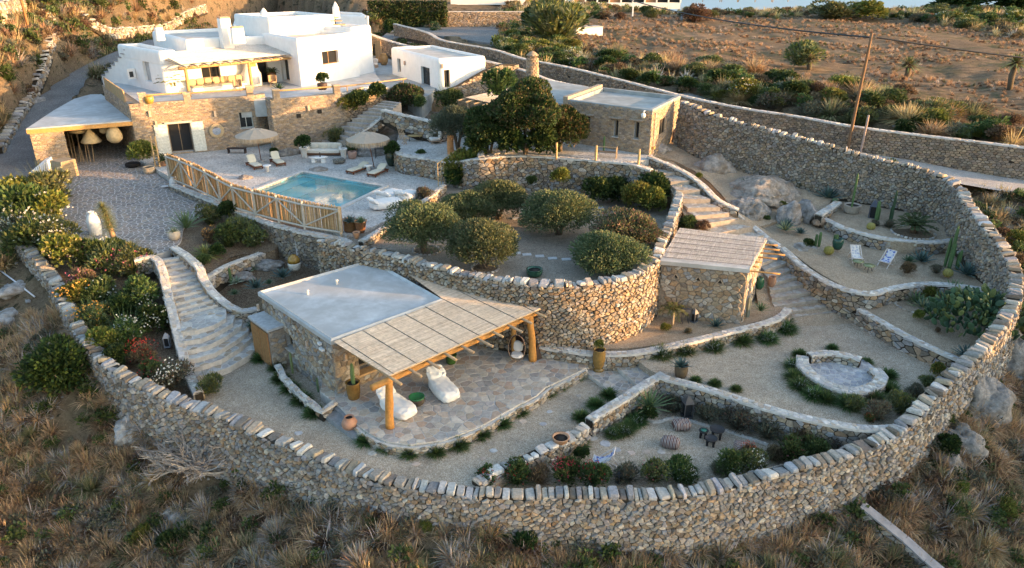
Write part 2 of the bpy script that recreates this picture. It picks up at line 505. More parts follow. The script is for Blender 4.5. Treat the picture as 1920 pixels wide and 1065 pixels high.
  N,cells=TILE_ROUGH;cs=capsize
  for tx in range(-1,int(total/(cs*N))+2):
   for cx,cy,poly in cells:
    if cy*cs>th+cs:continue
    q=(cx+tx*N)*cs
    if q>total or q<0:continue
    ring2=[((px+tx*N)*cs,py*cs)for px,py in poly]
    ring2=clip_poly(ring2,[(0,0),(total,0),(total,th),(0,th)])if poly_area(ring2)!=0 else[]
    if len(ring2)<3 or abs(poly_area(ring2))<cs*cs*.12:continue
    ring=[]
    for(qq,w)in ring2:
     b=at(qq);o_=(w-th/2)
     ring.append(Vector((b[0]+b[5]*o_-off.x,b[1]+b[6]*o_-off.y,b[2]-off.z)))
    cushion(G,ring,Vector((0,0,-.01)),Vector((0,0,.022+r.uniform(-.004,.012))),pick(r,capcol or PALC),.9,.86)
    G.flush(cs,(ring[0][0]+off.x,ring[0][1]+off.y,ring[0][2]+off.z))
  if G.items:emit_pieces(G.items,capname,'cap_stones',MAT['cap'],root,singles,minpx)
 return root
TERRAIN_CUTS=[]
def rbf(pts):
 """smooth height function through x,y,z points"""
 p=np.array([[*q][:3]for q in pts],float);n=len(p)
 d=np.linalg.norm(p[:,None,:2]-p[None,:,:2],axis=2)
 A=np.zeros((n+3,n+3));A[:n,:n]=d;A[:n,:n]+=np.eye(n)*1e-6
 A[:n,n]=1;A[:n,n+1:]=p[:,:2];A[n,:n]=1;A[n+1:,:n]=p[:,:2].T
 w=np.linalg.lstsq(A,np.concatenate([p[:,2],np.zeros(3)]),rcond=None)[0]
 def f(x,y):
  x=np.asarray(x,float);y=np.asarray(y,float)
  d=np.sqrt((x[...,None]-p[:,0])**2+(y[...,None]-p[:,1])**2)
  return d@w[:n]+w[n]+w[n+1]*x+w[n+2]*y
 return f
def patch(name,pts,mat,step=.6,amp=.0,fr=1.,skirt=1.2,cut=.35,kind='structure',parent=None,label=None,smoothb=True,step_b=.5,extra=()):
 """ground sheet inside an outline of x,y,z points, with noise relief and an earth skirt"""
 out=catmull([tuple(p)for p in pts],step_b,True)if smoothb else linear([tuple(p)for p in pts]+[tuple(pts[0])],step_b)[:-1]
 zs=[p[2]for p in pts]
 flat=max(zs)-min(zs)<1e-4
 hf=(lambda x,y:np.zeros(np.shape(x))+zs[0])if flat else rbf([tuple(p)for p in pts]+[tuple(e)for e in extra])
 poly=[(float(p[0]),float(p[1]))for p in out]
 xs=np.array([p[0]for p in poly]);ys=np.array([p[1]for p in poly])
 gx,gy=np.meshgrid(np.arange(xs.min()+step/2,xs.max(),step),np.arange(ys.min()+step/2,ys.max(),step))
 gx=gx.ravel();gy=gy.ravel();ins=in_poly(gx,gy,poly)
 ip=[(float(a)+rnd.uniform(-.15,.15)*step,float(b)+rnd.uniform(-.15,.15)*step)for a,b in zip(gx[ins],gy[ins])]
 nb=len(poly)
 vv=[Vector(p)for p in poly+ip]
 v2,e2,f2,*_=geometry.delaunay_2d_cdt(vv,[(i,(i+1)%nb)for i in range(nb)],[],1,1e-4)
 X=np.array([v[0]for v in v2]);Y=np.array([v[1]for v in v2]);Z=hf(X,Y)
 if amp:
  Z=Z+np.array([amp*noise.fractal(Vector((a*fr,b*fr,3.3)),1.,2.,4)for a,b in zip(X,Y)])
 verts=[(a,b,c)for a,b,c in zip(X,Y,Z)]
 faces=[tuple(f)for f in f2]
 faces=[f if((verts[f[1]][0]-verts[f[0]][0])*(verts[f[2]][1]-verts[f[0]][1])-(verts[f[1]][1]-verts[f[0]][1])*(verts[f[2]][0]-verts[f[0]][0]))>0 else f[::-1]for f in faces]
 zb=np.interp
 base=len(verts)
 hz=hf(xs,ys)
 verts+=[(a,b,float(c))for a,b,c in zip(xs,ys,hz)]+[(a,b,float(c)-skirt)for a,b,c in zip(xs,ys,hz)]
 sgn=poly_area(poly)
 for i in range(nb):
  j=(i+1)%nb
  q=(base+i,base+nb+i,base+nb+j,base+j)
  faces.append(q if sgn>0 else q[::-1])
 mb=MB();mb.v=verts;mb.f=faces;mb.c=[(.5,.5,.5)]*len(faces);mb.m=[0]*len(faces)
 o=mb.build(name,mat,parent)
 if kind and parent is None:o['kind']=kind
 if label:o['label']=label
 TERRAIN_CUTS.append((poly,hf,cut))
 o_h=hf
 return o,hf,poly
def paving(parent,poly,hf,size,pal,name='paving_stone',stuff='paving_stones',h=.02,gap=.9,rot=0,limit=300,minpx=10,mat='cap',tile=None,seed=3,inset=.93,aspect=1.):
 r=random.Random(seed)
 N,cells=tile or TILE_ROUGH
 A=poly_area(poly)
 P2=[(p[0],p[1])for p in poly]
 if A<0:P2=P2[::-1]
 c,s=math.cos(rot),math.sin(rot)
 Q=[((p[0]*c+p[1]*s)/size,(-p[0]*s+p[1]*c)/(size*aspect))for p in P2]
 x0,x1=min(q[0]for q in Q),max(q[0]for q in Q);y0,y1=min(q[1]for q in Q),max(q[1]for q in Q)
 G=Grab()
 cand=[]
 for ty in range(math.floor(y0/N),math.floor(y1/N)+1):
  for tx in range(math.floor(x0/N),math.floor(x1/N)+1):
   for cx,cy,pl in cells:
    X,Y=cx+tx*N,cy+ty*N
    if X<x0-1 or X>x1+1 or Y<y0-1 or Y>y1+1:continue
    cand.append((X,Y,[(a+tx*N,b+ty*N)for a,b in pl]))
 if not cand:return
 flat=np.array([p for cnd in cand for p in cnd[2]]);ins=in_poly(flat[:,0],flat[:,1],Q)
 k=0
 for X,Y,pl in cand:
  m=len(pl);fl=ins[k:k+m];k+=m
  if not fl.any():continue
  ring=pl
  if not fl.all():
   ring=clip_poly(Q,pl if poly_area(pl)>0 else pl[::-1])
   if len(ring)<3 or abs(poly_area(ring))<.14:continue
   rr=[]
   for p in ring:
    if not rr or math.hypot(p[0]-rr[-1][0],p[1]-rr[-1][1])>.1:rr.append(p)
   ring=rr
   if len(ring)<3 or len(ring)>14:continue
  W3=[]
  for a,b in ring:
   a*=size;b*=size*aspect
   W3.append((a*c-b*s,a*s+b*c))
  zz=hf(np.array([w[0]for w in W3]),np.array([w[1]for w in W3]))
  ringv=[Vector((w[0],w[1],float(z)))for w,z in zip(W3,zz)]
  if poly_area(W3)<0:ringv=ringv[::-1]
  cushion(G,ringv,Vector((0,0,-.01)),Vector((0,0,h*r.uniform(.7,1.3))),pick(r,pal),inset,gap)
  G.flush(size,ringv[0])
 emit_pieces(G.items,name,stuff,MAT[mat],parent,limit,minpx)
#  ground materials
def m_gravel(name,a,b_,c_,sc=38):
 m,n,b,o=mk(name);co=objco(n)
 v=nd(n,'ShaderNodeTexVoronoi');v.inputs['Scale'].default_value=sc;n.links.new(co,v.inputs['Vector'])
 sp=nd(n,'ShaderNodeSeparateColor');n.links.new(v.outputs['Color'],sp.inputs[0])
 c=ramp(n,sp.outputs[0],[(0,tuple(x*.6 for x in a)),(.35,a),(.7,b_),(1,c_)])
 f=nz(n,co,.55,5,.6,dist=.4);r=ramp(n,f,[(.3,(.8,.79,.78)),(.7,(1.1,1.09,1.07))])
 c=mixc(n,c,r,1.,'MULTIPLY')
 f3=nz(n,co,5,5,.7);r3=ramp(n,f3,[(.3,(.8,.8,.8)),(.7,(1.12,1.12,1.12))]);c=mixc(n,c,r3,1.,'MULTIPLY')
 n.links.new(c,b.inputs['Base Color']);b.inputs['Roughness'].default_value=.95;b.inputs['Specular IOR Level'].default_value=.15
 bump(n,b,v.outputs['Distance'],.6,.03)
 return m
MAT['gravel']=m_gravel('gravel',(.40,.33,.25),(.50,.43,.34),(.62,.56,.48))
MAT['sand']=m_gravel('sandy_gravel',(.38,.29,.2),(.47,.38,.28),(.56,.48,.39),45)
MAT['soil']=m_gravel('garden_soil',(.14,.1,.07),(.2,.15,.1),(.28,.23,.17),25)
MAT['orchard']=m_gravel('orchard_gravel',(.30,.25,.2),(.37,.32,.26),(.46,.42,.36),36)
MAT['road']=m_gravel('pale_road',(.42,.41,.4),(.48,.47,.46),(.54,.53,.52),30)
MAT['road_asphalt']=m_gravel('track_gravel',(.2,.2,.2),(.26,.26,.26),(.32,.32,.32),30)
MAT['deck']=m_gravel('white_stone_deck',(.52,.5,.47),(.58,.56,.53),(.64,.62,.6),12)
def m_terrain():
 m,n,b,o=mk('dry_hillside');co=objco(n)
 big=nz(n,co,.09,5,.6,dist=.6);mid=nz(n,co,.55,6,.65,dist=.5);fin=nz(n,co,5,6,.75);gr=nz(n,co,28,3,.7)
 soil=ramp(n,fin,[(.3,(.11,.08,.055)),(.55,(.22,.165,.11)),(.75,(.34,.27,.19))])
 straw=ramp(n,fin,[(.3,(.13,.10,.06)),(.6,(.26,.2,.13)),(.8,(.4,.33,.22))])
 scrub=ramp(n,fin,[(.3,(.02,.022,.012)),(.6,(.06,.06,.035)),(.8,(.12,.11,.06))])
 rock=ramp(n,fin,[(.3,(.18,.17,.16)),(.7,(.4,.38,.36))])
 c=mixc(n,soil,straw,ramp(n,mid,[(.42,(0,0,0)),(.58,(1,1,1))]))
 c=mixc(n,c,scrub,ramp(n,nz(n,co,.8,6,.7,dist=.8),[(.54,(0,0,0)),(.62,(1,1,1))]))
 c=mixc(n,c,rock,ramp(n,nz(n,co,.45,5,.7,dist=1.2),[(.66,(0,0,0)),(.7,(1,1,1))]))
 r=ramp(n,gr,[(.3,(.65,.65,.65)),(.7,(1.25,1.25,1.25))]);c=mixc(n,c,r,1.,'MULTIPLY')
 r=ramp(n,big,[(.35,(.8,.82,.85)),(.65,(1.15,1.1,1.05))]);c=mixc(n,c,r,1.,'MULTIPLY')
 n.links.new(c,b.inputs['Base Color']);b.inputs['Roughness'].default_value=.95;b.inputs['Specular IOR Level'].default_value=.1
 bump(n,b,fin,.9,.25)
 return m
MAT['terrain']=m_terrain()
def m_field():
 m,n,b,o=mk('mown_dry_field');co=objco(n)
 mp=nd(n,'ShaderNodeMapping');mp.inputs['Scale'].default_value=(.35,1.6,1);mp.inputs['Rotation'].default_value=(0,0,.1);n.links.new(co,mp.inputs[0])
 st=nz(n,mp.outputs[0],1.2,6,.7,dist=.3);fin=nz(n,co,3,6,.75);big=nz(n,co,.06,4,.6)
 c=ramp(n,st,[(.35,(.11,.08,.05)),(.5,(.18,.13,.085)),(.65,(.27,.2,.13))])
 c2=ramp(n,fin,[(.35,(.7,.7,.7)),(.65,(1.25,1.22,1.2))]);c=mixc(n,c,c2,1.,'MULTIPLY')
 c=mixc(n,c,(.085,.08,.04),ramp(n,nz(n,co,.16,6,.75,dist=.8),[(.5,(0,0,0)),(.64,(1,1,1))]))
 r=ramp(n,big,[(.35,(.85,.85,.85)),(.65,(1.15,1.12,1.1))]);c=mixc(n,c,r,1.,'MULTIPLY')
 n.links.new(c,b.inputs['Base Color']);b.inputs['Roughness'].default_value=.95;b.inputs['Specular IOR Level'].default_value=.1
 bump(n,b,fin,.8,.15)
 return m
MAT['field']=m_field()
#  levels (metres, pergola terrace  0)
ZA,ZB,ZC,ZD,ZE,ZDECK,ZDRIVE,ZPATIO,ZHOUSE=-.45,-.9,.3,.92,3.3,3.5,2.85,5.8,7.6
PALPAVE=[(.40,.36,.32),(.45,.38,.31),(.37,.35,.33),(.48,.42,.35),(.43,.33,.26),(.33,.32,.31),(.51,.46,.40)]
PALDRIVE=[(.25,.22,.2),(.29,.24,.21),(.22,.2,.19),(.33,.27,.22),(.27,.24,.22)]
PALSTEP=[(.42,.41,.39),(.48,.45,.41),(.38,.36,.34),(.52,.5,.46),(.4,.32,.24)]
gr1,h_,poly_=patch('gravel_court',PL([(400,690),(362,740),(380,770),(450,792),(520,824),(590,852),(670,882),(760,907),(850,920),(905,922),(950,892),(1035,842),(1098,800),(1175,748),(1150,720),(1110,700),(1040,660),(900,640),(700,640),(560,640),(490,650)],ZA),MAT['gravel'],1.0)
gr2,_,_=patch('gravel_seating',PL([(905,930),(1000,935),(1100,936),(1250,935),(1330,925),(1400,908),(1500,884),(1580,862),(1650,838),(1640,800),(1500,780),(1380,750),(1280,725),(1230,712),(1170,760),(1100,800),(1035,845),(955,890)],ZB),MAT['gravel'],1.0)
gr3,_,_=patch('gravel_fire_court',PL([(1225,640),(1330,620),(1400,600),(1470,590),(1540,600),(1610,590),(1700,640),(1780,690),(1800,690),(1765,735),(1700,790),(1640,800),(1550,788),(1450,762),(1380,740),(1300,717),(1235,702),(1195,670)],ZC),MAT['gravel'],1.0)
TERR=PL([(600,735),(640,765),(665,792),(690,812),(722,828),(770,834),(830,826),(900,800),(962,765),(1006,742),(988,712),(1022,727),(1100,690),(1108,676),(1060,668),(1000,640),(900,600),(760,600),(620,640)],0)
terr,hT,pT=patch('stone_terrace',TERR[:10]+TERR[11:],MAT['joint'],1.2,skirt=.7,smoothb=False)
paving(terr,pT,hT,.42,PALPAVE,gap=.9,h=.018,seed=4,tile=TILE_ROUGH,inset=.95)
bedD,hD,_=patch('bed_gravel',[P(*q)for q in[(950,626,.5),(1000,636,.5),(1110,653,.52),(1180,652,.55),(1290,638,.72),(1400,608,.86),(1468,582,.9),(1440,560,.92),(1400,520,.95),(1240,520,.9),(1100,560,.6),(1000,570,.5)]],MAT['sand'],1.2)
orch,_,_=patch('orchard_ground',PL([(640,450),(740,470),(850,500),(940,520),(1050,528),(1150,522),(1220,500),(1255,430),(1275,360),(1230,330),(1100,300),(950,300),(830,330),(760,385),(700,420)],ZE),MAT['orchard'],1.2,skirt=2.)
deck,_,pdk=patch('pool_deck',PL([(316,330),(262,300),(380,275),(480,265),(600,262),(700,262),(830,285),(835,345),(760,395),(700,425),(650,442),(560,415),(470,385),(390,350)],ZDECK),MAT['deck'],1.0,skirt=3.5,smoothb=False)
drive,hDr,pDr=patch('paved_driveway',[P(*q)for q in[(100,290,3.3),(75,330,3.1),(95,380,2.95),(108,420,2.9),(130,455,2.85),(190,470,2.8),(255,482,2.75),(292,478,2.7),(330,462,2.75),(350,420,2.85),(395,395,2.95),(320,345,3.1),(290,320,3.2),(300,270,3.4),(190,262,3.4)]],MAT['joint_dark'],1.2,skirt=1.6)
paving(drive,pDr,hDr,.34,PALDRIVE,gap=.84,h=.012,seed=9,limit=300,minpx=7,inset=.95)
MAT['joint_drive']=M_flat('pale_drive_joint',(.5,.47,.44),sc=4,amt=.15,bs=.3)
drive.data.materials[0]=MAT['joint_drive']
bedL,hBL,_=patch('oleander_bed',[P(*q)for q in[(85,345,2.9),(30,400,2.6),(30,440,2.4),(70,490,2.0),(110,535,1.7),(140,590,1.1),(175,650,.5),(225,700,.1),(300,735,-.2),(375,762,-.4),(372,725,-.3),(345,680,0.),(325,600,.7),(300,530,1.4),(285,490,2.0),(230,475,2.4),(150,460,2.5),(118,420,2.6),(105,370,2.8)]],MAT['soil'],.5,amp=.12,fr=.7)
bedU,hBU,_=patch('terraced_bed',[P(*q)for q in[(335,465,2.7),(345,425,2.8),(400,392,2.9),(440,400,2.8),(500,425,2.6),(515,468,2.2),(440,482,2.0),(385,520,1.9),(360,490,2.4)]],MAT['soil'],.5,amp=.1,fr=.8,skirt=1.5)
bedN,hBN,_=patch('succulent_bed',[P(*q)for q in[(385,522,1.1),(440,485,1.5),(520,470,1.6),(620,470,1.5),(660,500,1.3),(560,540,.9),(485,565,.6),(450,578,.5),(425,565,.6)]],MAT['soil'],.5,amp=.06,fr=.8,skirt=1.5)
bedI,hBI,_=patch('cactus_bed',[P(*q)for q in[(1620,585,1.1),(1690,622,1.05),(1800,672,.9),(1860,630,1.1),(1895,590,1.3),(1905,560,1.5),(1880,550,1.4),(1750,540,1.3),(1660,550,1.2),(1600,570,1.1)]],MAT['sand'],.6,amp=.05)
terrG,hG,_=patch('gravel_lounge_terrace',[P(*q)for q in[(1405,425,2.8),(1440,445,2.6),(1480,470,2.4),(1520,500,2.2),(1560,525,2.05),(1620,550,2.0),(1700,535,2.0),(1780,530,2.0),(1905,560,2.1),(1905,515,2.2),(1880,480,2.3),(1800,470,2.3),(1700,470,2.3),(1600,448,2.4),(1535,415,2.6),(1500,390,2.9),(1440,400,3.)]],MAT['sand'],.6,amp=.03)
terrH,hH,_=patch('upper_cactus_terrace',[P(*q)for q in[(1530,405,3.0),(1600,435,3.),(1700,455,3.),(1780,452,3.),(1850,445,3.),(1850,415,3.1),(1825,385,3.2),(1790,365,3.3),(1700,355,3.4),(1600,345,3.6),(1540,360,3.5)]],MAT['sand'],.6,amp=.06)
rockS,hRS,_=patch('rocky_slope',[P(*q)for q in[(1215,288,5.6),(1260,300,5.2),(1320,335,4.5),(1370,385,3.7),(1405,425,2.9),(1480,410,3.0),(1530,405,3.05),(1560,375,3.5),(1600,345,3.7),(1560,320,4.0),(1480,300,4.6),(1400,270,5.2),(1330,245,5.6),(1270,235,6.2)]],MAT['soil'],.5,amp=.15,fr=.6,skirt=2)
rockS.data.materials[0]=MAT['sand']
patio,_,_=patch('patio_floor',PL([(904,291),(898,262),(905,234),(960,226),(1080,262),(1215,285),(1222,298),(1180,302),(1060,292),(950,285)],ZPATIO),MAT['deck'],1.5,skirt=3)
loungeT,_,_=patch('lounge_terrace',PL([(745,262),(770,235),(830,225),(905,232),(900,262),(880,285),(830,300),(760,290)],4.9),MAT['deck'],1.5,skirt=2)
slopeP,hSP,_=patch('rock_garden_slope',[P(q[0],q[1],q[2]-.45)for q in[(590,285,3.7),(650,290,3.8),(720,290,3.9),(760,262,4.8),(835,235,5.2),(840,215,5.8),(800,205,6.4),(750,190,6.9),(700,180,7.0),(655,192,6.6),(640,218,5.4),(610,252,4.1)]],MAT['rock'],.4,amp=.28,fr=.6,skirt=2)
MAT['slope_rock']=M_flat('mossy_bedrock',(.17,.155,.14),sc=2,amt=.4,bs=.9,bd=.15,grit=4,col2=(.09,.08,.05),sc2=.8)
slopeP.data.materials[0]=MAT['slope_rock']
hterr,_,_=patch('house_terrace',PL([(262,192),(215,160),(190,148),(180,105),(300,70),(520,30),(690,60),(705,140),(720,158),(640,172),(520,185),(400,190),(345,195)],ZHOUSE),MAT['screed_blue'],1.5,skirt=1.5,smoothb=False)
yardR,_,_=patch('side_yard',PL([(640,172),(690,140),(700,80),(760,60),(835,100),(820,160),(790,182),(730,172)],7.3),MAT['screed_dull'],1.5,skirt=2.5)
POOLQ=[P(568,323,ZDECK),P(718,350,ZDECK),P(640,387,ZDECK)];POOLQ=[tuple(q[:2])for q in(POOLQ+[POOLQ[0]+(POOLQ[2]-POOLQ[1])*1.05])]
TERRAIN_CUTS.append((POOLQ,lambda x,y:np.zeros(np.shape(x))+ZDECK,2.4))
PB=[(1228,318,5.2),(1255,350,4.75),(1275,390,4.05),(1305,428,3.45),(1375,470,2.65),(1405,500,2.05),(1415,530,1.55),(1420,560,1.1),(1430,592,.6),(1470,612,.3),(1540,612,.3),(1640,602,.28),(1640,575,.5),(1600,550,.85),(1562,528,1.15),(1515,494,1.6),(1485,462,2.1),(1450,440,2.65),(1395,404,3.45),(1352,380,4.),(1308,342,4.7),(1256,302,5.2)]
patch('path_bank',[P(*q)for q in PB],MAT['sand'],.6,amp=.03,skirt=1.5)
def ribbon(name,rows,width,mat,kind='structure',cut=.25):
 pts=catmull(rows,1.5);vs=[];fs=[]
 for k,p in enumerate(pts):
  q=pts[min(k+1,len(pts)-1)]-pts[max(k-1,0)];L=math.hypot(q[0],q[1]);nx,ny=-q[1]/L,q[0]/L
  w=p[3]if len(p)>3 else width
  for s in(-1,-.33,.33,1):vs.append((p[0]+nx*w/2*s,p[1]+ny*w/2*s,p[2]+(.03 if abs(s)<.5 else 0)))
 for k in range(len(pts)-1):
  for j in range(3):
   a=k*4+j;fs.append((a,a+4,a+5,a+1)[::-1])
 mb=MB();mb.add(vs,fs);o=mb.build(name,mat);o['kind']=kind
 poly=[vs[k*4][:2]for k in range(len(pts))]+[vs[k*4+3][:2]for k in range(len(pts)-1,-1,-1)]
 f=rbf([tuple(p[:3])for p in pts[::2]])
 TERRAIN_CUTS.append((poly,f,cut));return o
ROADL=[(*P(-120,470,1.6),4.5),(*P(-25,370,2.7),4.3),(*P(28,290,3.7),4.2),(*P(85,212,5.3),4.2),(*P(150,150,6.9),4.2),(*P(215,112,8.0),4.4),(*P(262,90,8.8),4.),(*P(300,75,9.4),3.5)]
ribbon('gravel_track',ROADL,4.2,MAT['road_asphalt'])
ROADR=[(*P(2300,430,3.2),4.4),(*P(1925,346,4.1),4.4),(*P(1800,324,4.4),4.2),(*P(1700,300,4.8),4.),(*P(1550,262,5.3),4.),(*P(1400,225,6.),4.),(*P(1250,180,7.),3.5)]
ROADR=[r[:3]+(6.6,)for r in ROADR]
ribbon('pale_road',ROADR,6.6,MAT['road'])
rdS,_,_=patch('upper_road',PL([(700,82),(740,50),(820,46),(985,50),(1100,58),(985,92),(860,72),(780,62)],8.9),MAT['road_asphalt'],3,smoothb=False)
#  terrain
TP=[]
def tp(*l):
 for q in l:TP.append(tuple(P(*q)))
tp((20,430,2.6),(50,478,2.3),(85,525,1.8),(105,570,1.4),(132,625,.9),(165,675,.4),(200,715,-.2))
for u,v,z0,zb in((200,680,1.,-.9),(232,702,.75,-1.3),(300,735,.5,-2.2),(380,765,.2,-2.8),(450,790,0,-3.1),(520,822,-.15,-3.1),(590,850,-.2,-2.8),(670,880,-.25,-2.3),(760,905,-.3,-2.0),(850,918,-.3,-2.0),(950,925,-.3,-2.2),(1050,924,-.3,-2.6),(1150,926,-.3,-2.9),(1250,925,-.3,-3.),(1330,915,-.25,-3.05),(1400,898,-.15,-3.),(1500,872,0,-2.8),(1580,850,.15,-2.5),(1650,822,.4,-2.1),(1732,755,1.,-1.6),(1772,715,1.4,-1.2),(1815,675,1.8,-.7)):
 q=P(u,v,z0);d=Vector((q.x-3,q.y-36)).normalized()
 TP.append((q.x+d.x*.7,q.y+d.y*.7,zb));TP.append((q.x+d.x*2.8,q.y+d.y*2.8,zb-1.0));TP.append((q.x+d.x*6,q.y+d.y*6,zb-2.1))
tp((1870,740,-.8),(1925,660,-.2),(1960,600,.6),(1950,540,1.3),(1930,490,2.1),(1920,430,2.9),(1880,400,3.1),(1850,372,3.6))
tp((1900,900,-3.4),(1900,800,-2.4),(0,900,-3.0),(0,780,-1.7),(100,720,-.9),(0,650,-.4),(100,640,.3),(0,570,.8),(70,560,1.1),(30,500,1.6),(0,460,1.9),(-150,600,.2),(-150,900,-3.4))
tp((20,340,2.9),(40,370,2.7),(60,300,3.4),(0,260,4.9),(-60,300,4.4),(0,200,7.2),(60,190,6.6),(60,120,9.2),(100,100,8.9),(0,100,10.5),(0,50,12.6),(60,50,12.0),(130,60,10.7),(100,20,13.2),(200,30,12.0),(160,90,9.2),(260,60,10.4),(300,20,12.8),(380,30,11.8),(360,5,13.6),(460,0,13.2),(500,5,12.4),(640,5,11.5),(640,22,10.4),(-150,100,12.),(-100,0,16))
tp((760,40,9.5),(900,30,9.8),(900,5,10.8),(985,45,9.5),(900,98,8.7),(1000,100,8.3),(960,125,7.8),(1100,150,7.4),(1300,196,6.7),(1450,225,6.5),(1600,255,6.1),(1920,300,5.6),(2100,320,5.4),(1400,100,8.0),(1700,120,7.4),(1700,170,6.9),(1920,200,6.3),(1300,60,8.8),(1300,40,9.2),(1700,40,8.8),(1900,60,8.2),(1100,70,9.),(1100,40,9.6),(1600,22,9.3),(1800,18,9.2),(1920,30,8.8),(2200,100,7.4),(2200,20,8.5))
for q in[(-30,3,-8),(0,3,-8),(30,3,-8),(40,12,-4),(0,-30,-14),(-60,10,-6),(-90,40,2),(-60,60,7),(-80,90,14),(-100,150,24),(-60,150,18),(-30,150,14),(-200,120,36),(-10,165,11),(20,170,9.4),(60,165,9.0),(110,150,8.),(40,230,-18),(0,230,-16),(100,230,-20),(180,160,-10),(-60,230,12),(-150,260,30),(40,300,-42),(150,260,-42),(60,60,4.8),(80,30,2),(60,10,-5),(45,30,-.6),(110,60,5),(120,100,7),(0,600,-48),(300,100,-48),(300,0,-48),(150,20,-8),(-150,600,-10),(200,600,-48),(-300,400,30)]:TP.append(q)
for q in[(-10,28,-1),(0,27,-1),(8,27,-1.5),(0,33,-.6),(-8,33,-.6),(14,30,-.5),(20,33,.3),(-18,34,.2),(-22,42,1.6),(-28,48,2.2),(-10,42,1.),(0,42,1.5),(8,42,1.5),(14,42,1.4),(20,42,2.2),(22,46,2.8),(-30,58,3),(-15,55,2.9),(0,52,3),(12,50,3.6),(-25,75,7.2),(-15,80,7.2),(-5,75,7),(5,62,5.6),(10,58,5.6)]:TP.append(q)
HB=rbf(TP)
def axis(lo,hi,f0,f1,fine,grow):
 a=list(np.arange(f0,f1+fine/2,fine));s=fine;x=f1
 while x<hi:s*=grow;x+=s;a.append(x)
 s=fine;x=f0
 while x>lo:s*=grow;x-=s;a.insert(0,x)
 return np.array(a)
AX=axis(-900,1500,-46,48,.45,1.09);AY=axis(-120,3000,12,70,.45,1.035)
GX,GY=np.meshgrid(AX,AY)
GZ=np.zeros_like(GX)
for i in range(0,len(AY),40):GZ[i:i+40]=HB(GX[i:i+40],GY[i:i+40])
def relief(x,y):
 d=math.hypot(x,y)
 k=1. if d<90 else 1.2
 return .22*k*noise.fractal(Vector((x*.35,y*.35,0)),1.,2.1,5)+(.5 if d>60 else .12)*noise.fractal(Vector((x*.06,y*.06,7)),1.,2.,4)
for i in range(GX.shape[0]):
 for j in range(GX.shape[1]):
  x,y=GX[i,j],GY[i,j]
  if abs(x)<260 and y<400:GZ[i,j]+=relief(x,y)
tx,ty=(GX-66)/16,(GY-12.8)/5.1
shade_shelf=np.exp(-np.abs((GX-70)/18)**3)*(1/(1+np.exp(-(GY-9)*3)))*np.exp(-np.abs((GY-20)/22)**6)  # unseen shelf of ground, added to keep low sun off the wall foot
GZ=np.where((GX>40)&(GY<60),GZ*(1-shade_shelf)+np.maximum(GZ,6.9)*shade_shelf,GZ)
shade_tor=np.exp(-np.abs(tx)**3)*np.exp(-np.abs(ty)**12)  # unseen outcrop added out of view, shaped to shade the foreground
GZ=np.where((GX>40)&(GX<95)&(GY<40),np.maximum(GZ,GZ*(1-shade_tor)+13.2*shade_tor),GZ)
far=np.clip((np.hypot(GX,GY)-260)/200,0,1)
for poly,hf,cut in TERRAIN_CUTS:
 xs=[p[0]for p in poly];ys=[p[1]for p in poly]
 m=(GX>min(xs)-1)&(GX<max(xs)+1)&(GY>min(ys)-1)&(GY<max(ys)+1)
 if not m.any():continue
 ii=np.where(m);px,py=GX[ii],GY[ii]
 ins=np.zeros(px.shape,bool)
 for dx,dy in((0,0),(.35,0),(-.35,0),(0,.35),(0,-.35)):ins|=in_poly(px+dx,py+dy,poly)
 z=hf(px[ins],py[ins])-cut
 gi=(ii[0][ins],ii[1][ins]);GZ[gi]=np.minimum(GZ[gi],z)
def HT(x,y):
 j=int(np.searchsorted(AX,x))-1;i=int(np.searchsorted(AY,y))-1
 j=min(max(j,0),len(AX)-2);i=min(max(i,0),len(AY)-2)
 a=(x-AX[j])/(AX[j+1]-AX[j]);b=(y-AY[i])/(AY[i+1]-AY[i])
 return float((GZ[i,j]*(1-a)+GZ[i,j+1]*a)*(1-b)+(GZ[i+1,j]*(1-a)+GZ[i+1,j+1]*a)*b)
def onT(u,v,dz=0,z0=0):
 """point of the photograph's pixel on the terrain"""
 d=(P(u,v,0)-Vector((0,0,CAMZ))).normalized();o=Vector((0,0,CAMZ));t=12.
 while t<900 and(o+d*t).z>HT((o+d*t).x,(o+d*t).y):t*=1.012
 lo,hi=t/1.012,t
 for _ in range(10):
  m_=(lo+hi)/2;q_=o+d*m_
  if q_.z>HT(q_.x,q_.y):lo=m_
  else:hi=m_
 p=o+d*hi;return Vector((p.x,p.y,HT(p.x,p.y)+dz))
ni,nj=GX.shape
idx=np.arange(ni*nj).reshape(ni,nj)
q=np.stack([idx[:-1,:-1],idx[:-1,1:],idx[1:,1:],idx[1:,:-1]],-1).reshape(-1,4)
FIELD=[tuple(p)[:2]for p in PL([(1085,52),(1040,90),(1180,115),(1300,130),(1420,150),(1560,175),(1700,178),(1850,200),(1960,215),(2300,240),(2300,70),(1900,75),(1800,60),(1700,50),(1560,42),(1450,50),(1330,40),(1200,38)],8)]
cxm=GX.ravel()[q].mean(1);cym=GY.ravel()[q].mean(1)
midx=in_poly(cxm+np.array([1.5*noise.noise(Vector((a*.2,b*.2,1)))for a,b in zip(cxm,cym)]),cym+0,FIELD).astype(int)
me=np_mesh('hillside',np.stack([GX.ravel(),GY.ravel(),GZ.ravel()],1),q,None,[MAT['terrain'],MAT['field']],smooth=True,midx=midx)
ter=link('hillside',me);ter['kind']='structure'
m,n,b,o=mk('sea_water');b.inputs['Base Color'].default_value=(.22,.33,.42,1);b.inputs['Roughness'].default_value=.4
bump(n,b,nz(n,objco(n),.08,6,.6),.5,1.);MAT['sea']=m
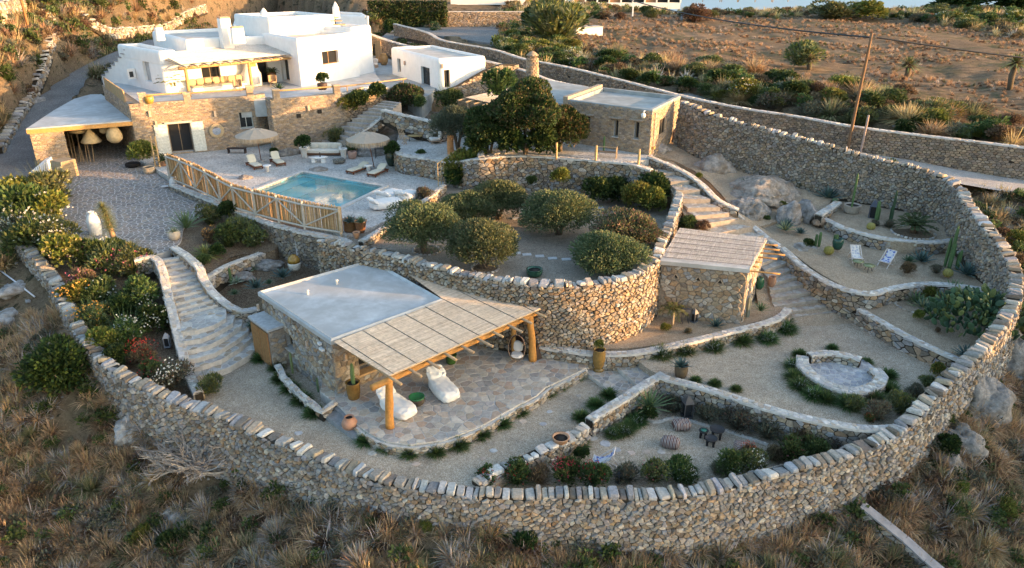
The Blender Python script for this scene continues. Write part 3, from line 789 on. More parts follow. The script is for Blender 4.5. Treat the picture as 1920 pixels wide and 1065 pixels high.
mb=MB();mb.add([(-9000,150,-40),(9000,150,-40),(9000,20000,-40),(-9000,20000,-40)],[(0,1,2,3)]);o=mb.build('sea_water',MAT['sea']);o['kind']='structure'
#  WALLS
MAT['cement']=M_flat('grey_cement',(.3,.29,.3),sc=3,amt=.2)
DK=[5,4,4,1,6,5,2,.5,6]
PERIM=[(68,338,3.9,3.3,3.3),(45,395,3.5,2.7,2.5),(38,440,3.1,2.4,1.8),(62,475,2.8,2.2,1.2),(100,520,2.3,1.7,.6),(122,565,1.9,1.3,0),(152,620,1.4,.8,-.7),(188,668,1.0,.4,-1.2),(232,702,.75,.1,-1.7),(300,735,.5,-.2,-2.2),(380,765,.2,-.4,-2.7),(450,790,0,-.45,-3.1),(520,822,-.15,-.45,-3.3),(590,850,-.2,-.45,-3.1),(670,880,-.25,-.45,-2.8),(760,905,-.3,-.45,-2.6),(850,918,-.3,-.45,-2.6),(950,925,-.3,-.9,-2.8),(1050,924,-.3,-.9,-3.2),(1150,926,-.3,-.9,-3.5),(1250,925,-.3,-.9,-3.6),(1330,915,-.25,-.9,-3.6),(1400,898,-.15,-.9,-4.),(1500,872,0,-.9,-3.8),(1580,850,.15,-.8,-3.5),(1650,822,.4,-.3,-3.3),(1700,790,.7,.2,-3.),(1732,755,1.,.2,-2.7),(1772,715,1.4,.3,-2.2),(1815,675,1.8,.5,-1.7),(1855,635,2.2,.9,-1.),(1885,595,2.6,1.1,-.2),(1902,555,3.1,1.5,.5),(1905,515,3.6,1.9,1.0),(1893,480,4.1,2.2,1.5),(1868,445,4.6,2.5,2.),(1838,408,5.0,2.8,2.6),(1815,380,5.3,3,2.8),(1795,348,5.6,3,3.3),(1760,328,5.9,3.2,3.8),(1700,310,6.2,3.4,4.),(1650,298,6.4,3.5,4.2),(1580,280,6.8,3.6,4.3),(1500,258,7.3,3.9,4.8),(1400,232,7.9,4.6,5.4),(1330,212,8.4,5.2,6.),(1280,190,8.9,5.8,7)]
def rows(l,z=None):return[(*P(q[0],q[1],q[2])[:2],q[2],q[3],q[4])for q in l]
PERR=rows(PERIM)
stone_wall('perimeter_wall','long curving dry stone wall of upright cap stones around the whole front garden','stone wall',PERR,th=.6,stone=(.185,.13),cap='caps',capsize=.31,batter=.10,depth=.085,seed=1,pal=PAL,palw=[6,3,7,2,5,1.5,5,2.5,3],capcol=PALG+PAL[:5],shade_palL=(PALD,None))  # inner face takes darker stones: its shade is put into the palette
stone_wall('patio_end_wall','low stone wall between the lounge terrace and the higher patio','stone wall',rows([(903,293,5.95,5.0,4.9),(897,264,5.95,5.0,5.6),(904,236,5.95,5.0,5.6)]),th=.4,stone=(.26,.17),cap='flag',capsize=.27,seed=91)
BAST=[(600,448,3.75,3.3,1.),(660,462,3.75,3.3,.9),(740,478,3.8,3.3,.7),(800,494,3.85,3.3,.5),(860,508,3.9,3.3,0),(930,522,3.95,3.3,.2),(1000,530,4.,3.3,.4),(1070,533,4.,3.3,.5),(1140,526,4.,3.3,.55),(1195,510,4.05,3.3,.7),(1228,485,4.1,3.3,.9),(1240,455,4.15,3.3,1.4),(1255,420,4.2,3.3,2.),(1268,385,4.4,3.3,3),(1272,360,4.6,3.3,4.),(1255,338,4.9,3.3,4.5),(1225,322,5.3,3.3,5.0),(1190,306,5.9,3.3,5.5)]
stone_wall('bastion_wall','tall rounded rubble retaining wall below the orchard, catching the low sun','stone wall',rows(BAST),th=.55,stone=(.185,.125),cap='caps',capsize=.31,depth=.09,seed=2,pal=PAL,palw=[5,6,1,4,5,6,.5,2,6],capcol=PALG,gap=.85)
RET=[(322,345,3.45,3.4,3.0),(380,368,3.5,3.4,2.7),(440,392,3.5,3.4,2.4),(500,415,3.5,3.4,1.6),(560,432,3.5,3.4,1.2),(640,448,3.5,3.4,1.),(655,455,3.6,3.4,.9)]
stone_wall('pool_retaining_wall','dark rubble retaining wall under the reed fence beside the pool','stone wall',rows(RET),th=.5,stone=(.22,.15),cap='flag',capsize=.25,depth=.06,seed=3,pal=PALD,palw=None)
stone_wall('garden_corner_wall','low stone wall between white pool corner and orchard','stone wall',rows([(676,452,3.8,3.3,3.3),(705,435,3.8,3.3,3.5),(760,400,3.8,3.3,3.5),(800,372,3.85,3.3,3.5),(832,346,3.9,3.3,3.5)]),th=.35,stone=(.22,.14),cap='flag',capsize=.25,seed=5)
stone_wall('patio_wall','stone retaining wall between the orchard and the stone house patio','stone wall',rows([(742,275,5.0,3.4,3.5),(752,288,5.0,4.8,3.5),(800,296,5.0,4.8,3.5),(850,302,5.2,4.8,3.3),(900,296,5.8,5.6,3.3),(960,291,5.9,5.7,3.3),(1040,294,5.9,5.7,3.3),(1110,300,5.9,5.7,3.3),(1190,308,5.9,5.7,3.3),(1222,318,5.7,5.4,3.4)]),th=.45,stone=(.26,.17),cap='flag',capsize=.27,seed=6,pal=PAL,palw=DK,minpx=9)
stone_wall('planter_wall','low curved planter wall with lime washed top below the bastion','stone wall',rows([(930,628,.6,.5,0),(1000,645,.6,.5,0),(1060,655,.62,.5,0),(1120,662,.64,.52,-.3),(1190,660,.68,.56,0),(1250,649,.76,.66,.3),(1320,633,.9,.76,.3),(1380,618,1.0,.85,.3),(1430,606,1.05,.85,.3),(1465,592,1.08,.85,.3),(1478,578,1.1,.9,.4)]),th=.42,stone=(.2,.13),cap='flag',capsize=.24,seed=7,pal=PAL,palw=[5,6,2,6,3,4,1,4,5])
stone_wall('terrace_edge_wall','low curved stone edge of the pergola terrace','stone wall',rows([(668,800,-.02,-.05,-.45),(690,816,-.02,-.05,-.45),(722,831,-.02,-.05,-.45),(770,837,-.02,-.05,-.45),(830,829,-.02,-.05,-.45),(900,803,-.02,-.05,-.45),(962,768,-.02,-.05,-.45),(1006,747,-.02,-.05,-.45),(1030,728,-.02,-.05,-.45),(1066,710,-.02,-.05,-.45),(1100,692,-.02,-.05,-.45)]),th=.2,stone=(.2,.12),cap=None,seed=8,depth=.05,coremat=MAT['joint'],pal=PAL,palw=[4,6,1,7,1,3,1,5,4])
stone_wall('divider_wall','lime topped stone wall between the gravel court and the lower seating','stone wall',rows([(1245,700,.42,.2,-.9),(1205,722,.3,-.1,-.9),(1170,745,.15,-.45,-.9),(1130,770,0,-.45,-.9),(1105,786,-.05,-.45,-.9)][::-1]),th=.45,stone=(.2,.13),cap='flag',capsize=.24,seed=9,sides='LR')
stone_wall('rubble_divider','rough stone edging with terracotta bowl beside the lower seating','stone wall',rows([(892,905,-.25,-.45,-.9),(930,882,-.22,-.45,-.9),(985,858,-.2,-.45,-.9),(1030,836,-.15,-.45,-.9),(1075,815,-.12,-.45,-.9),(1100,798,-.1,-.45,-.9)]),th=.5,stone=(.2,.14),cap='caps',capsize=.4,seed=10,capcol=PALC)
stone_wall('court_wall','curved lime topped wall below the fire pit court','stone wall',rows([(1235,705,.45,.3,-.9),(1290,718,.45,.3,-.9),(1350,735,.45,.3,-.9),(1420,758,.45,.3,-.9),(1500,780,.45,.3,-.9),(1580,796,.45,.3,-.9),(1640,803,.48,.3,-.9),(1690,800,.55,.3,-.9)]),th=.42,stone=(.22,.15),cap='flag',capsize=.24,seed=11,pal=PAL,palw=[5,3,5,1,5,2,4,1,2])
stone_wall('cactus_bed_wall','straight lime topped wall holding the prickly pear bed','stone wall',rows([(1612,578,1.2,1.05,.25),(1622,584,1.2,1.05,.3),(1660,606,1.2,1.05,.3),(1700,628,1.18,1.05,.3),(1750,652,1.12,1.,.3),(1800,674,1.05,.9,.3)]),th=.35,stone=(.3,.18),cap='flag',capsize=.24,seed=12,pal=PAL,palw=[5,4,3,3,3,4,2,2,4])
stone_wall('lounge_terrace_wall','winding lime topped wall beside the stepped path below the deck chairs','stone wall',rows([(1405,418,3.1,2.9,2.6),(1440,446,2.85,2.6,2.1),(1472,468,2.6,2.4,1.7),(1505,498,2.35,2.2,1.),(1545,524,2.15,2.,.55),(1585,541,2.05,1.95,.35),(1625,549,2.05,1.95,.6),(1680,538,2.05,1.95,1.15),(1740,531,2.05,1.95,1.2),(1800,535,2.1,2.,1.3),(1850,543,2.15,2.,1.4),(1885,550,2.2,2.1,1.4)]),th=.4,stone=(.26,.17),cap='flag',capsize=.24,seed=13,palw=DK)
stone_wall('upper_terrace_wall','curved lime topped wall behind the deck chairs','stone wall',rows([(1545,408,3.15,3.0,2.6),(1580,425,3.1,3.,2.5),(1630,440,3.08,3.,2.4),(1690,450,3.05,2.95,2.35),(1740,453,3.05,2.95,2.3),(1790,449,3.05,2.95,2.3)]),th=.38,stone=(.26,.17),cap='flag',capsize=.24,seed=14,palw=DK)
stone_wall('short_garden_wall','short straight lime topped wall running from boulder to tall rubble wall','stone wall',rows([(1535,402,3.5,3.2,3.1),(1572,378,3.6,3.3,3.2)]),th=.5,stone=(.26,.17),cap='flag',capsize=.26,seed=15,smooth=False)
stone_wall('path_wall','winding lime topped wall beside the upper stepped path','stone wall',rows([(1216,292,6.0,5.6,5.4),(1255,308,5.7,5.2,5.0),(1290,325,5.35,4.7,4.5),(1320,348,4.95,4.3,4.0),(1350,376,4.4,3.9,3.5),(1385,392,4.0,3.6,3.2)]),th=.4,stone=(.24,.15),cap='flag',capsize=.25,seed=16,palw=DK)
stone_wall('path_wall','short lime topped wall between upper path and big boulder','stone wall',rows([(1385,402,3.6,3.1,2.9),(1405,418,3.1,2.9,2.6)]),th=.35,stone=(.24,.15),cap='flag',capsize=.25,seed=17)
STL=[(250,486,2.95,2.2,2.7),(285,480,2.95,2.1,2.7),(302,500,2.75,1.9,2.4),(312,540,2.2,1.5,1.9),(322,580,1.7,1.,1.3),(332,620,1.15,.6,.7),(342,660,.6,.1,.2),(352,695,.2,-.2,-.3),(372,735,.05,-.4,-.45)]
stone_wall('stair_side_wall','long lime topped wall on the oleander side of the curved stairs','stone wall',[(r[0],r[1],r[2],r[4],r[3])for r in rows(STL)],th=.42,stone=(.22,.15),cap='flag',capsize=.26,seed=18)
STR=[(325,462,3.0,2.7,2.6),(352,480,2.9,2.4,2.3),(372,498,2.7,2.2,2.),(385,528,2.2,1.8,1.6),(405,553,1.75,1.2,1.2),(430,572,1.35,.8,.8),(455,582,1.1,.6,.5),(482,577,1.,.5,.3)]
stone_wall('stair_bed_wall','curved lime topped wall between stairs and succulent bed','stone wall',rows(STR),th=.42,stone=(.22,.15),cap='flag',capsize=.26,seed=19)
stone_wall('bed_wall','mortar topped wall dividing the two levels of the succulent bed','stone wall',rows([(385,520,2.05,1.9,1.2),(425,497,2.1,2.,1.4),(465,482,2.1,2.,1.5),(512,466,2.1,2.,1.5)]),th=.35,stone=(.26,.16),cap='flag',capsize=.25,seed=20)
stone_wall('driveway_kerb','sunlit low stone kerb beside the white jar','kerb',rows([(150,462,2.95,2.8,2.5),(180,452,3.0,2.85,2.6),(215,445,3.0,2.85,2.6),(232,455,3.0,2.85,2.6)]),th=.3,stone=(.22,.13),cap='flag',capsize=.25,seed=21)
stone_wall('house_planter_wall','low lime topped planter wall along the side of the pergola house','stone wall',rows([(520,683,.05,-.1,-.45),(532,706,.05,-.1,-.45),(560,735,.05,-.1,-.45),(604,770,.08,-.1,-.45),(628,752,.1,0,-.45)][::-1]),th=.28,stone=(.2,.13),cap='flag',capsize=.22,seed=22,smooth=False)
KW=[(690,62,9.9,8.3,8.8),(760,84,9.6,7.9,8.6),(850,100,9.3,7.7,8.4),(930,118,9.,7.4,8.),(985,132,8.8,7.2,7.7),(1040,152,8.5,6.8,7.3),(1100,163,8.3,6.6,7.2)]
stone_wall('lane_wall','stone wall with pale mortar top behind the small white house','stone wall',[(r[0],r[1],r[2],r[4],r[3])for r in rows(KW)],th=.5,stone=(.3,.17),cap='flag',capsize=.5,seed=23,sides='R',pal=PALR,minpx=12,tile=TILE_COURSE,depth=.035)
KW2=[(740,44,10.6,9,8.9),(800,60,10.1,8.9,8.9),(835,76,9.8,8.8,8.3),(925,92,9.35,8.4,7.9),(985,110,9.1,8.1,7.6),(1060,124,8.9,7.9,7.2),(1160,148,8.4,7.4,6.7),(1290,181,7.8,6.8,5.9),(1400,203,7.45,6.4,5.4),(1500,218,7.2,6.3,5.1),(1600,236,7.,6.1,4.8),(1700,249,6.8,5.9,4.5),(1800,261,6.65,5.8,4.2),(1920,275,6.5,5.7,3.95),(2100,295,6.3,5.6,3.6)]
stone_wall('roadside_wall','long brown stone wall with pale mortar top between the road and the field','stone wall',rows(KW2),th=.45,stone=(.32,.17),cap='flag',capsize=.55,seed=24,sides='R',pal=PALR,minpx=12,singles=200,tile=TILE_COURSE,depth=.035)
stone_wall('road_retaining_wall','brown stone retaining wall behind the grey upper road','stone wall',rows([(985,40,10.9,10.8,8.9),(920,42,10.9,10.8,8.9),(830,40,10.9,10.8,8.9)]),th=.5,stone=(.4,.2),cap=None,seed=25,sides='L',pal=PALB,minpx=14,smooth=False)if False else None
stone_wall('road_retaining_wall','brown stone retaining wall behind the grey upper road','stone wall',[(*P(u,50,8.9)[:2],11.3,11.2,8.8)for u in(690,760,840,920,985)],th=.5,stone=(.4,.2),cap='flag',capsize=.6,seed=25,sides='R',pal=PALB,minpx=14,smooth=False)
def hill_wall(name,label,pix,h,**k):
 pts=[]
 for u,v in pix:
  p=onT(u,v,0,8)
  pts.append((p.x,p.y,p.z+h,p.z-.1,p.z-.1))
 return stone_wall(name,label,'dry stone wall',pts,**k)
hill_wall('hillside_wall','old dry stone wall climbing the slope left of the gravel track',[(0,296),(18,262),(45,215),(62,180),(75,150),(88,112),(95,85),(108,62),(98,45),(85,30)],.8,th=.7,stone=(.38,.24),cap='caps',capsize=.55,seed=26,minpx=8,depth=.12)
hill_wall('field_wall','tumbled dry stone wall below the sunlit hill behind the white house',[(145,30),(165,45),(190,62),(235,66),(275,62),(315,55),(345,35),(385,20)],1.,th=.7,stone=(.45,.28),cap='caps',capsize=.6,seed=27,minpx=9,depth=.12)
hill_wall('terrace_wall','sunlit old dry stone wall in the top left corner',[(0,55),(20,45),(45,25),(70,10),(100,2)],2.4,th=.7,stone=(.45,.28),cap='caps',capsize=.6,seed=28,minpx=9,depth=.12)
stone_wall('boundary_wall','straight low stone wall with smooth cement top at the bottom right corner','stone wall',[(*onT(u,v,0,-3)[:2],onT(u,v,0,-3).z+.75,onT(u,v,0,-3).z-.2,onT(u,v,0,-3).z-.4)for u,v in((1612,975),(1650,1005),(1690,1038),(1730,1075),(1790,1125))],th=.42,stone=(.3,.2),cap=None,seed=29)
pp=[onT(u,v,.78,-3)for u,v in((1610,973),(1650,1005),(1690,1038),(1730,1075),(1790,1125))]
mb=MB()
for a,b in zip(pp[:-1],pp[1:]):
 d=(b-a);n_=Vector((-d.y,d.x,0)).normalized()*.24
 mb.add([tuple(a+n_),tuple(a-n_),tuple(b-n_),tuple(b+n_),*(tuple(q-Vector((0,0,.08)))for q in(a+n_,a-n_,b-n_,b+n_))],[(0,1,2,3),(1,5,6,2),(0,3,7,4),(0,4,5,1)])
bw=[o for o in COL.objects if o.name.startswith('boundary_wall')][0]
mb.build('cement_cap',MAT['cement'],bw,local=bw.location)
#  BUILDINGS
def col_z(p,v):return ZV(p.x,p.y,v)
def onface(a,b,u,v):
 """pixel -> (distance along a->b, z) on the vertical plane through a, b"""
 ra=(u-960)/FPX;rb=(v-532.5)/FPX
 fw=cT-rb*sT;dn=sT+rb*cT
 dx,dy=b[0]-a[0],b[1]-a[1];L=math.hypot(dx,dy);dx/=L;dy/=L
 det=ra*(-dy)-fw*(-dx)
 t=(a[0]*(-dy)-a[1]*(-dx))/det
 s=(ra*t-a[0])*dx+(fw*t-a[1])*dy
 return s,CAMZ-dn*t
def clad(root,a,b,z0,z1,stone,pal,palw=None,openings=(),depth=.05,off=Vector((0,0,0)),seed=1,singles=300,gap=.9,tile=None,minpx=10,name='stone'):
 """stones on the vertical face a->b; outward is to the right of a->b"""
 r=random.Random(seed);N,cells=tile or TILE_RUBBLE;sw,sh=stone
 a=Vector((a[0],a[1],0));b=Vector((b[0],b[1],0));L=(b-a).length;t=(b-a)/L;nn=Vector((t.y,-t.x,0))
 zt=z1 if callable(z1)else(lambda s:z1)
 zmx=max(zt(0),zt(L),zt(L/2));G=Grab();ox=r.uniform(0,N*sw)
 for ty in range(math.floor(z0/(sh*N))-1,math.floor(zmx/(sh*N))+1):
  for tx in range(-1,int(L/(sw*N))+2):
   for cx,cy,poly in cells:
    s=(cx+tx*N)*sw+ox-N*sw;z=(cy+ty*N)*sh
    if s<.03 or s>L-.03 or z<z0 or z>zt(s)-sh*.2:continue
    if any(o[0]-.05<s<o[1]+.05 and o[2]-.05<z<o[3]+.05 for o in openings):continue
    ring=[]
    for px,py in poly:
     q=min(max((px+tx*N)*sw+ox-N*sw,0),L);zz=min(max((py+ty*N)*sh,z0-.1),zt(s)-.01)
     for o in openings:
      if o[0]<q<o[1]and o[2]<zz<o[3]:
       dd=[(q-o[0],0),(o[1]-q,1),(zz-o[2],2),(o[3]-zz,3)];k=min(dd)[1]
       if k==0:q=o[0]
       elif k==1:q=o[1]
       elif k==2:zz=o[2]
       else:zz=o[3]
     ring.append(a+t*q+Vector((0,0,zz))+nn*.0-off)
    cushion(G,ring,-nn*.01,nn*depth*r.uniform(.4,1.3),pick(r,pal,palw),r.uniform(.7,.88),gap)
    G.flush(max(sw,sh)*.95,a+t*s+Vector((0,0,z)))
 if G.items:emit_pieces(G.items,name,'face_stones',MAT['stone'],root,singles,minpx)
def apply_cut(o,boxes):
 """carve real openings into a body"""
 cs=[]
 for(c,size,rz)in boxes:
  mb=MB();mb.box(c,size,rz);k=mb.build('cutter',[],o.parent);cs.append(k)
  m=o.modifiers.new('b','BOOLEAN');m.operation='DIFFERENCE';m.object=k;m.solver='EXACT'
 dg=bpy.context.evaluated_depsgraph_get();dg.update()
 me=bpy.data.meshes.new_from_object(o.evaluated_get(dg))
 o.modifiers.clear();old=o.data;o.data=me;bpy.data.meshes.remove(old)
 for k in cs:
  d=k.data;bpy.data.objects.remove(k);bpy.data.meshes.remove(d)
def face_frame(a,b):
 a=Vector((a[0],a[1],0));b=Vector((b[0],b[1],0));L=(b-a).length;t=(b-a)/L
 return a,t,Vector((t.y,-t.x,0)),L,math.atan2(t.y,t.x)
def window(parent,a,b,o,depth=.3,frame=True,fcol=(.25,.2,.14),off=Vector((0,0,0)),name='window',mull=1,glass='glass',sill=True,fw=.06,bars=0):
 """window or glazed door inside the opening o=(s0,s1,z0,z1) of face a->b"""
 A,t,nn,L,rz=face_frame(a,b);s0,s1,z0,z1=o
 c=A+t*(s0+s1)/2+Vector((0,0,(z0+z1)/2))-nn*depth-off
 mb=MB();w,h=s1-s0,z1-z0
 for k in(-1,1):
  mb.box(c+t*k*(w/2-fw/2),(fw,.08,h),rz,fcol);mb.box(c+Vector((0,0,k*(h/2-fw/2))),(w-2*fw,.07,fw),rz,fcol)
 for k in range(mull):
  mb.box(c+t*(w*((k+1)/(mull+1)-.5)),(fw,.06,h-2*fw),rz,fcol)
 for k in range(bars):
  mb.box(c+Vector((0,0,h*((k+1)/(bars+1)-.5))),(w-2*fw,.05,fw*.6),rz,fcol)
 f=mb.build(name,MAT['wood'],parent)
 mb=MB();mb.box(c-nn*.01,(w-fw,.02,h-fw),rz);mb.build('pane',MAT[glass],f)
 if sill and name=='window':
  mb=MB();mb.box(A+t*(s0+s1)/2+nn*.04+Vector((0,0,z0-.03))-off,(w+.2,.22,.06),rz,(.5,.48,.45));mb.build('sill',MAT['cap'],f)
 return f
def cutbox(a,b,o,depth=.5,off=Vector((0,0,0))):
 A,t,nn,L,rz=face_frame(a,b);s0,s1,z0,z1=o
 return(A+t*(s0+s1)/2+Vector((0,0,(z0+z1)/2))-nn*(depth/2-.1)-off,(s1-s0,depth+.2,z1-z0),rz)
def opening(a,b,u0,v0,u1,v1):
 s0,za=onface(a,b,u0,(v0+v1)/2);s1,zb=onface(a,b,u1,(v0+v1)/2)
 um=(u0+u1)/2
 return(min(s0,s1),max(s0,s1),onface(a,b,um,v1)[1],onface(a,b,um,v0)[1])
def inset_poly(poly,d):
 n=len(poly);out=[]
 sg=1 if poly_area(poly)>0 else-1
 for i in range(n):
  p0=Vector(poly[i-1][:2]);p1=Vector(poly[i][:2]);p2=Vector(poly[(i+1)%n][:2])
  e1=(p1-p0).normalized();e2=(p2-p1).normalized();n1=Vector((-e1.y,e1.x))*sg;n2=Vector((-e2.y,e2.x))*sg
  bis=(n1+n2);k=bis.length
  bis=bis/max(k,1e-6);den=max(.35,bis.dot(n1));out.append(tuple(p1+bis*d/den))
 return out
def round_poly(poly,r,seg=4):
 n=len(poly);out=[]
 for i in range(n):
  p0=Vector(poly[i-1][:2]);p1=Vector(poly[i][:2]);p2=Vector(poly[(i+1)%n][:2])
  a=(p0-p1).normalized();b=(p2-p1).normalized();rr=min(r,(p0-p1).length*.4,(p2-p1).length*.4)
  s,e=p1+a*rr,p1+b*rr
  for k in range(seg+1):
   q=k/seg;out.append(tuple(s.lerp(p1,q).lerp(p1.lerp(e,q),q)))
 return out
def plaster_block(root,poly,z0,z1,par=.35,wall=.4,r=.35,mat='paint',roofmat='screed',cuts=(),name='wall',roofname='roof',wob=.03):
 off=root.location
 P2=[(p[0]-off.x,p[1]-off.y)for p in poly]
 if poly_area(P2)<0:P2=P2[::-1]
 rp=round_poly(P2,r)
 n=len(rp);H=z1-off.z;B=z0-off.z
 prof=[(0,B),(0,H-.35),(.03,H-.18),(.1,H-.06),(.2,H),(wall-.1,H),(wall-.02,H-.04),(wall,H-.1),(wall,H-par)]
 mb=MB();vs=[]
 for d,z in prof:
  for p in inset_poly(rp,d)if d else rp:
   w=wob*noise.noise(Vector((p[0]*.8,p[1]*.8,z*.8)))if B<z else 0
   vs.append((p[0]+w,p[1]+w,z+(w if z>B+.5 else 0)))
 fs=[]
 for k in range(len(prof)-1):
  for i in range(n):
   j=(i+1)%n;fs.append((k*n+i,k*n+j,(k+1)*n+j,(k+1)*n+i))
 fs.append(tuple(range(n-1,-1,-1)));fs.append(tuple(range((len(prof)-1)*n,len(prof)*n)))
 mb.add(vs,fs);o=mb.build(name,MAT[mat],root)
 if cuts:apply_cut(o,cuts)
 me=o.data;me.polygons.foreach_set('use_smooth',np.ones(len(me.polygons),bool));me.update()
 me.set_sharp_from_angle(angle=R(38))
 mb=MB();ip=inset_poly(rp,wall-.01);mb.prism(ip,H-par-.1,H-par+.02);mb.build(roofname,MAT[roofmat],root)
 return o
def log(mb,a,b,r,col=(.5,.28,.1),n=9,seg=6,wob=.25,taper=.92):
 a=Vector(a);b=Vector(b);pts=[];rs=[]
 q=rnd.uniform(0,50)
 for k in range(seg+1):
  f=k/seg;p=a.lerp(b,f)
  p+=Vector((noise.noise(Vector((q,f*2,0))),noise.noise(Vector((q,f*2,9))),noise.noise(Vector((q,f*2,5)))))*r*wob
  pts.append(p);rs.append(r*(1+(taper-1)*f)*(1+.1*noise.noise(Vector((q+3,f*4,0)))))
 mb.tube(pts,rs,n,col)
def reed_roof(root,poly,z_of,e1,origin,joints,name='reed_panel',off=Vector((0,0,0)),rad=.016,step=.036,pal=((.60,.51,.41),(.56,.47,.38),(.64,.55,.45),(.52,.43,.34)),seed=1):
 """canes parallel to e1, one panel mesh between consecutive joints (positions measured along e1 from origin)"""
 r=random.Random(seed)
 e1=Vector((e1[0],e1[1])).normalized();e2=Vector((-e1.y,e1.x));o=Vector(origin[:2])
 Q=[((Vector(p[:2])-o).dot(e1),(Vector(p[:2])-o).dot(e2))for p in poly]
 v0,v1=min(q[1]for q in Q),max(q[1]for q in Q)
 pan=[MB()for _ in range(len(joints)-1)]
 v=v0+step/2
 while v<v1:
  xs=[]
  for i in range(len(Q)):
   a,b=Q[i],Q[(i+1)%len(Q)]
   if(a[1]>v)!=(b[1]>v):xs.append(a[0]+(b[0]-a[0])*(v-a[1])/(b[1]-a[1]))
  xs.sort()
  for x0,x1 in zip(xs[::2],xs[1::2]):
   for k in range(len(joints)-1):
    s,e=max(x0,joints[k]+.02)-r.uniform(0,.01),min(x1,joints[k+1]-.02)
    if e-s<.1:continue
    c=pick(r,pal,None,.05);rr=rad*r.uniform(.85,1.15);dv=r.uniform(-.004,.004);dz=r.uniform(-.003,.006)
    pa=o+e1*s+e2*(v+dv);pb=o+e1*e+e2*(v-dv)
    za,zb=z_of(pa)+dz,z_of(pb)+dz
    vs=[]
    for p,z in((pa,za),(pb,zb)):
     for w,h in((-rr,0),(0,rr*1.2),(rr,0)):vs.append((p.x+e2.x*w-off.x,p.y+e2.y*w-off.y,z+h-off.z))
    pan[k].add(vs,[(0,1,4,3)[::-1],(1,2,5,4)[::-1]],c)
  v+=step
 for k,mb in enumerate(pan):
  if mb.v:mb.build(name,MAT['reed'],root)
#  pergola house
RA,RB_,RC,RD=[P(*q)for q in((483,548,2.9),(698,487,2.9),(833,563,2.9),(620,640,2.9))]
ph=empty('pergola_house',(RD.x,RD.y,0),0,'rubble stone pool house with flat pale blue roof behind the reed pergola','house')
O=ph.location.copy()
quad=[RA,RD,RC,RB_]
body=inset_poly([(p.x,p.y)for p in quad],.14)
faceL=(body[0],body[1]);faceF=(body[1],body[2])
opL=[opening(*faceL,535,628,549,652)]
LF=(Vector(body[2])-Vector(body[1])).length
opF=[(1.25,LF-.5,.45,2.3)]
mb=MB();mb.prism([(p[0]-O.x,p[1]-O.y)for p in body],-.7,2.72,(.3,.25,.2));w=mb.build('wall',MAT['stone'],ph)
apply_cut(w,[cutbox(*faceL,opL[0],off=O),cutbox(*faceF,opF[0],depth=1.2,off=O)])
clad(ph,*faceL,-.5,2.72,(.24,.17),PAL,[6,4,5,3,4,3,4,2,4],opL,off=O,seed=31)
clad(ph,*faceF,0,2.72,(.3,.2),PAL,[3,7,1,6,3,3,1,3,7],opF,off=O,seed=32)
window(ph,*faceL,opL[0],off=O)
window(ph,*faceF,opF[0],depth=.9,off=O,name='glazed_front',mull=3,sill=False)
A_,t_,n_,L_,rz_=face_frame(*faceF)
mb=MB();mb.box(A_+t_*(opF[0][0]+opF[0][1])/2+Vector((0,0,.47))-n_*.2-O,(opF[0][1]-opF[0][0]+.1,.5,.1),rz_,(.5,.33,.17));mb.build('timber_sill',MAT['wood'],ph)
mb=MB();out=inset_poly([(p.x-O.x,p.y-O.y)for p in quad],0);inn=inset_poly(out,.22)
vs=[(p[0],p[1],2.7)for p in out]+[(p[0],p[1],2.9)for p in out]+[(p[0],p[1],2.98)for p in inset_poly(out,.1)]+[(p[0],p[1],2.88)for p in inn]
fs=[(k*4+i,k*4+(i+1)%4,(k+1)*4+(i+1)%4,(k+1)*4+i)for k in range(3)for i in range(4)]+[(12,13,14,15),(3,2,1,0)]
if poly_area(out)<0:fs=[f[::-1]for f in fs]
mb.add(vs,fs);roof=mb.build('roof',MAT['screed_blue'],ph)
for u,v in((632,533),(577,552)):
 p=P(u,v,2.88)-O;mb=MB();mb.lathe([(.0,0),(.07,0),(.07,.2),(.09,.2),(.09,.26),(.0,.27)],p,12,(.62,.6,.57));mb.build('vent_pipe',MAT['clay'],roof)
for(fc,u,v)in((faceL,579,643),(faceL,487,574),(faceF,645,667)):
 s,z=onface(*fc,u,v);A,t,nn,L,rz=face_frame(*fc)
 mb=MB();mb.box(A+t*s+nn*.1+Vector((0,0,z))-O,(.1,.1,.28),rz,(.55,.42,.32));mb.box(A+t*s+nn*.1+Vector((0,0,z-.2))-O,(.16,.12,.05),rz,(.6,.5,.42));mb.build('wall_lamp',MAT['clay'],ph)
for(u,v,sz)in((605,642,.2),(609,653,.32)):
 s,z=onface(*faceL,u,v);A,t,nn,L,rz=face_frame(*faceL)
 mb=MB();mb.box(A+t*s+nn*.16+Vector((0,0,z))-O,(sz,.14,.1),rz,(.75,.75,.75));mb.tube([A+t*s+Vector((0,0,z))-O,A+t*s+nn*.16+Vector((0,0,z))-O],.03,6,(.7,.7,.7));mb.build('security_light',MAT['metal'],ph)
ax=P(528,684,-.3);ay=P(497,660,-.3)
e=(ay-ax);e.z=0;e.normalize();nn=Vector((faceL[1][1]-faceL[0][1],-(faceL[1][0]-faceL[0][0]),0)).normalized()
an=empty('outdoor_cupboard',(ax.x,ax.y,-.45),0,'small stone closet with bamboo doors against the side wall of the pool house','cupboard')
an['kind']='thing'
A,t,nO,L,rz=face_frame(*faceL)
s_c=(Vector((ax.x,ax.y,0))-A).dot(t)
s_l=s_c-2.1;dpt=.85
pl=[A+t*s_l,A+t*s_c,A+t*s_c+nO*dpt,A+t*s_l+nO*dpt]
Oa=an.location.copy()
zt_=1.75
mb=MB();mb.prism([(p.x-Oa.x,p.y-Oa.y)for p in pl],-.3,zt_+.45-.08,(.28,.24,.2));mb.build('carcass',MAT['stone'],an)
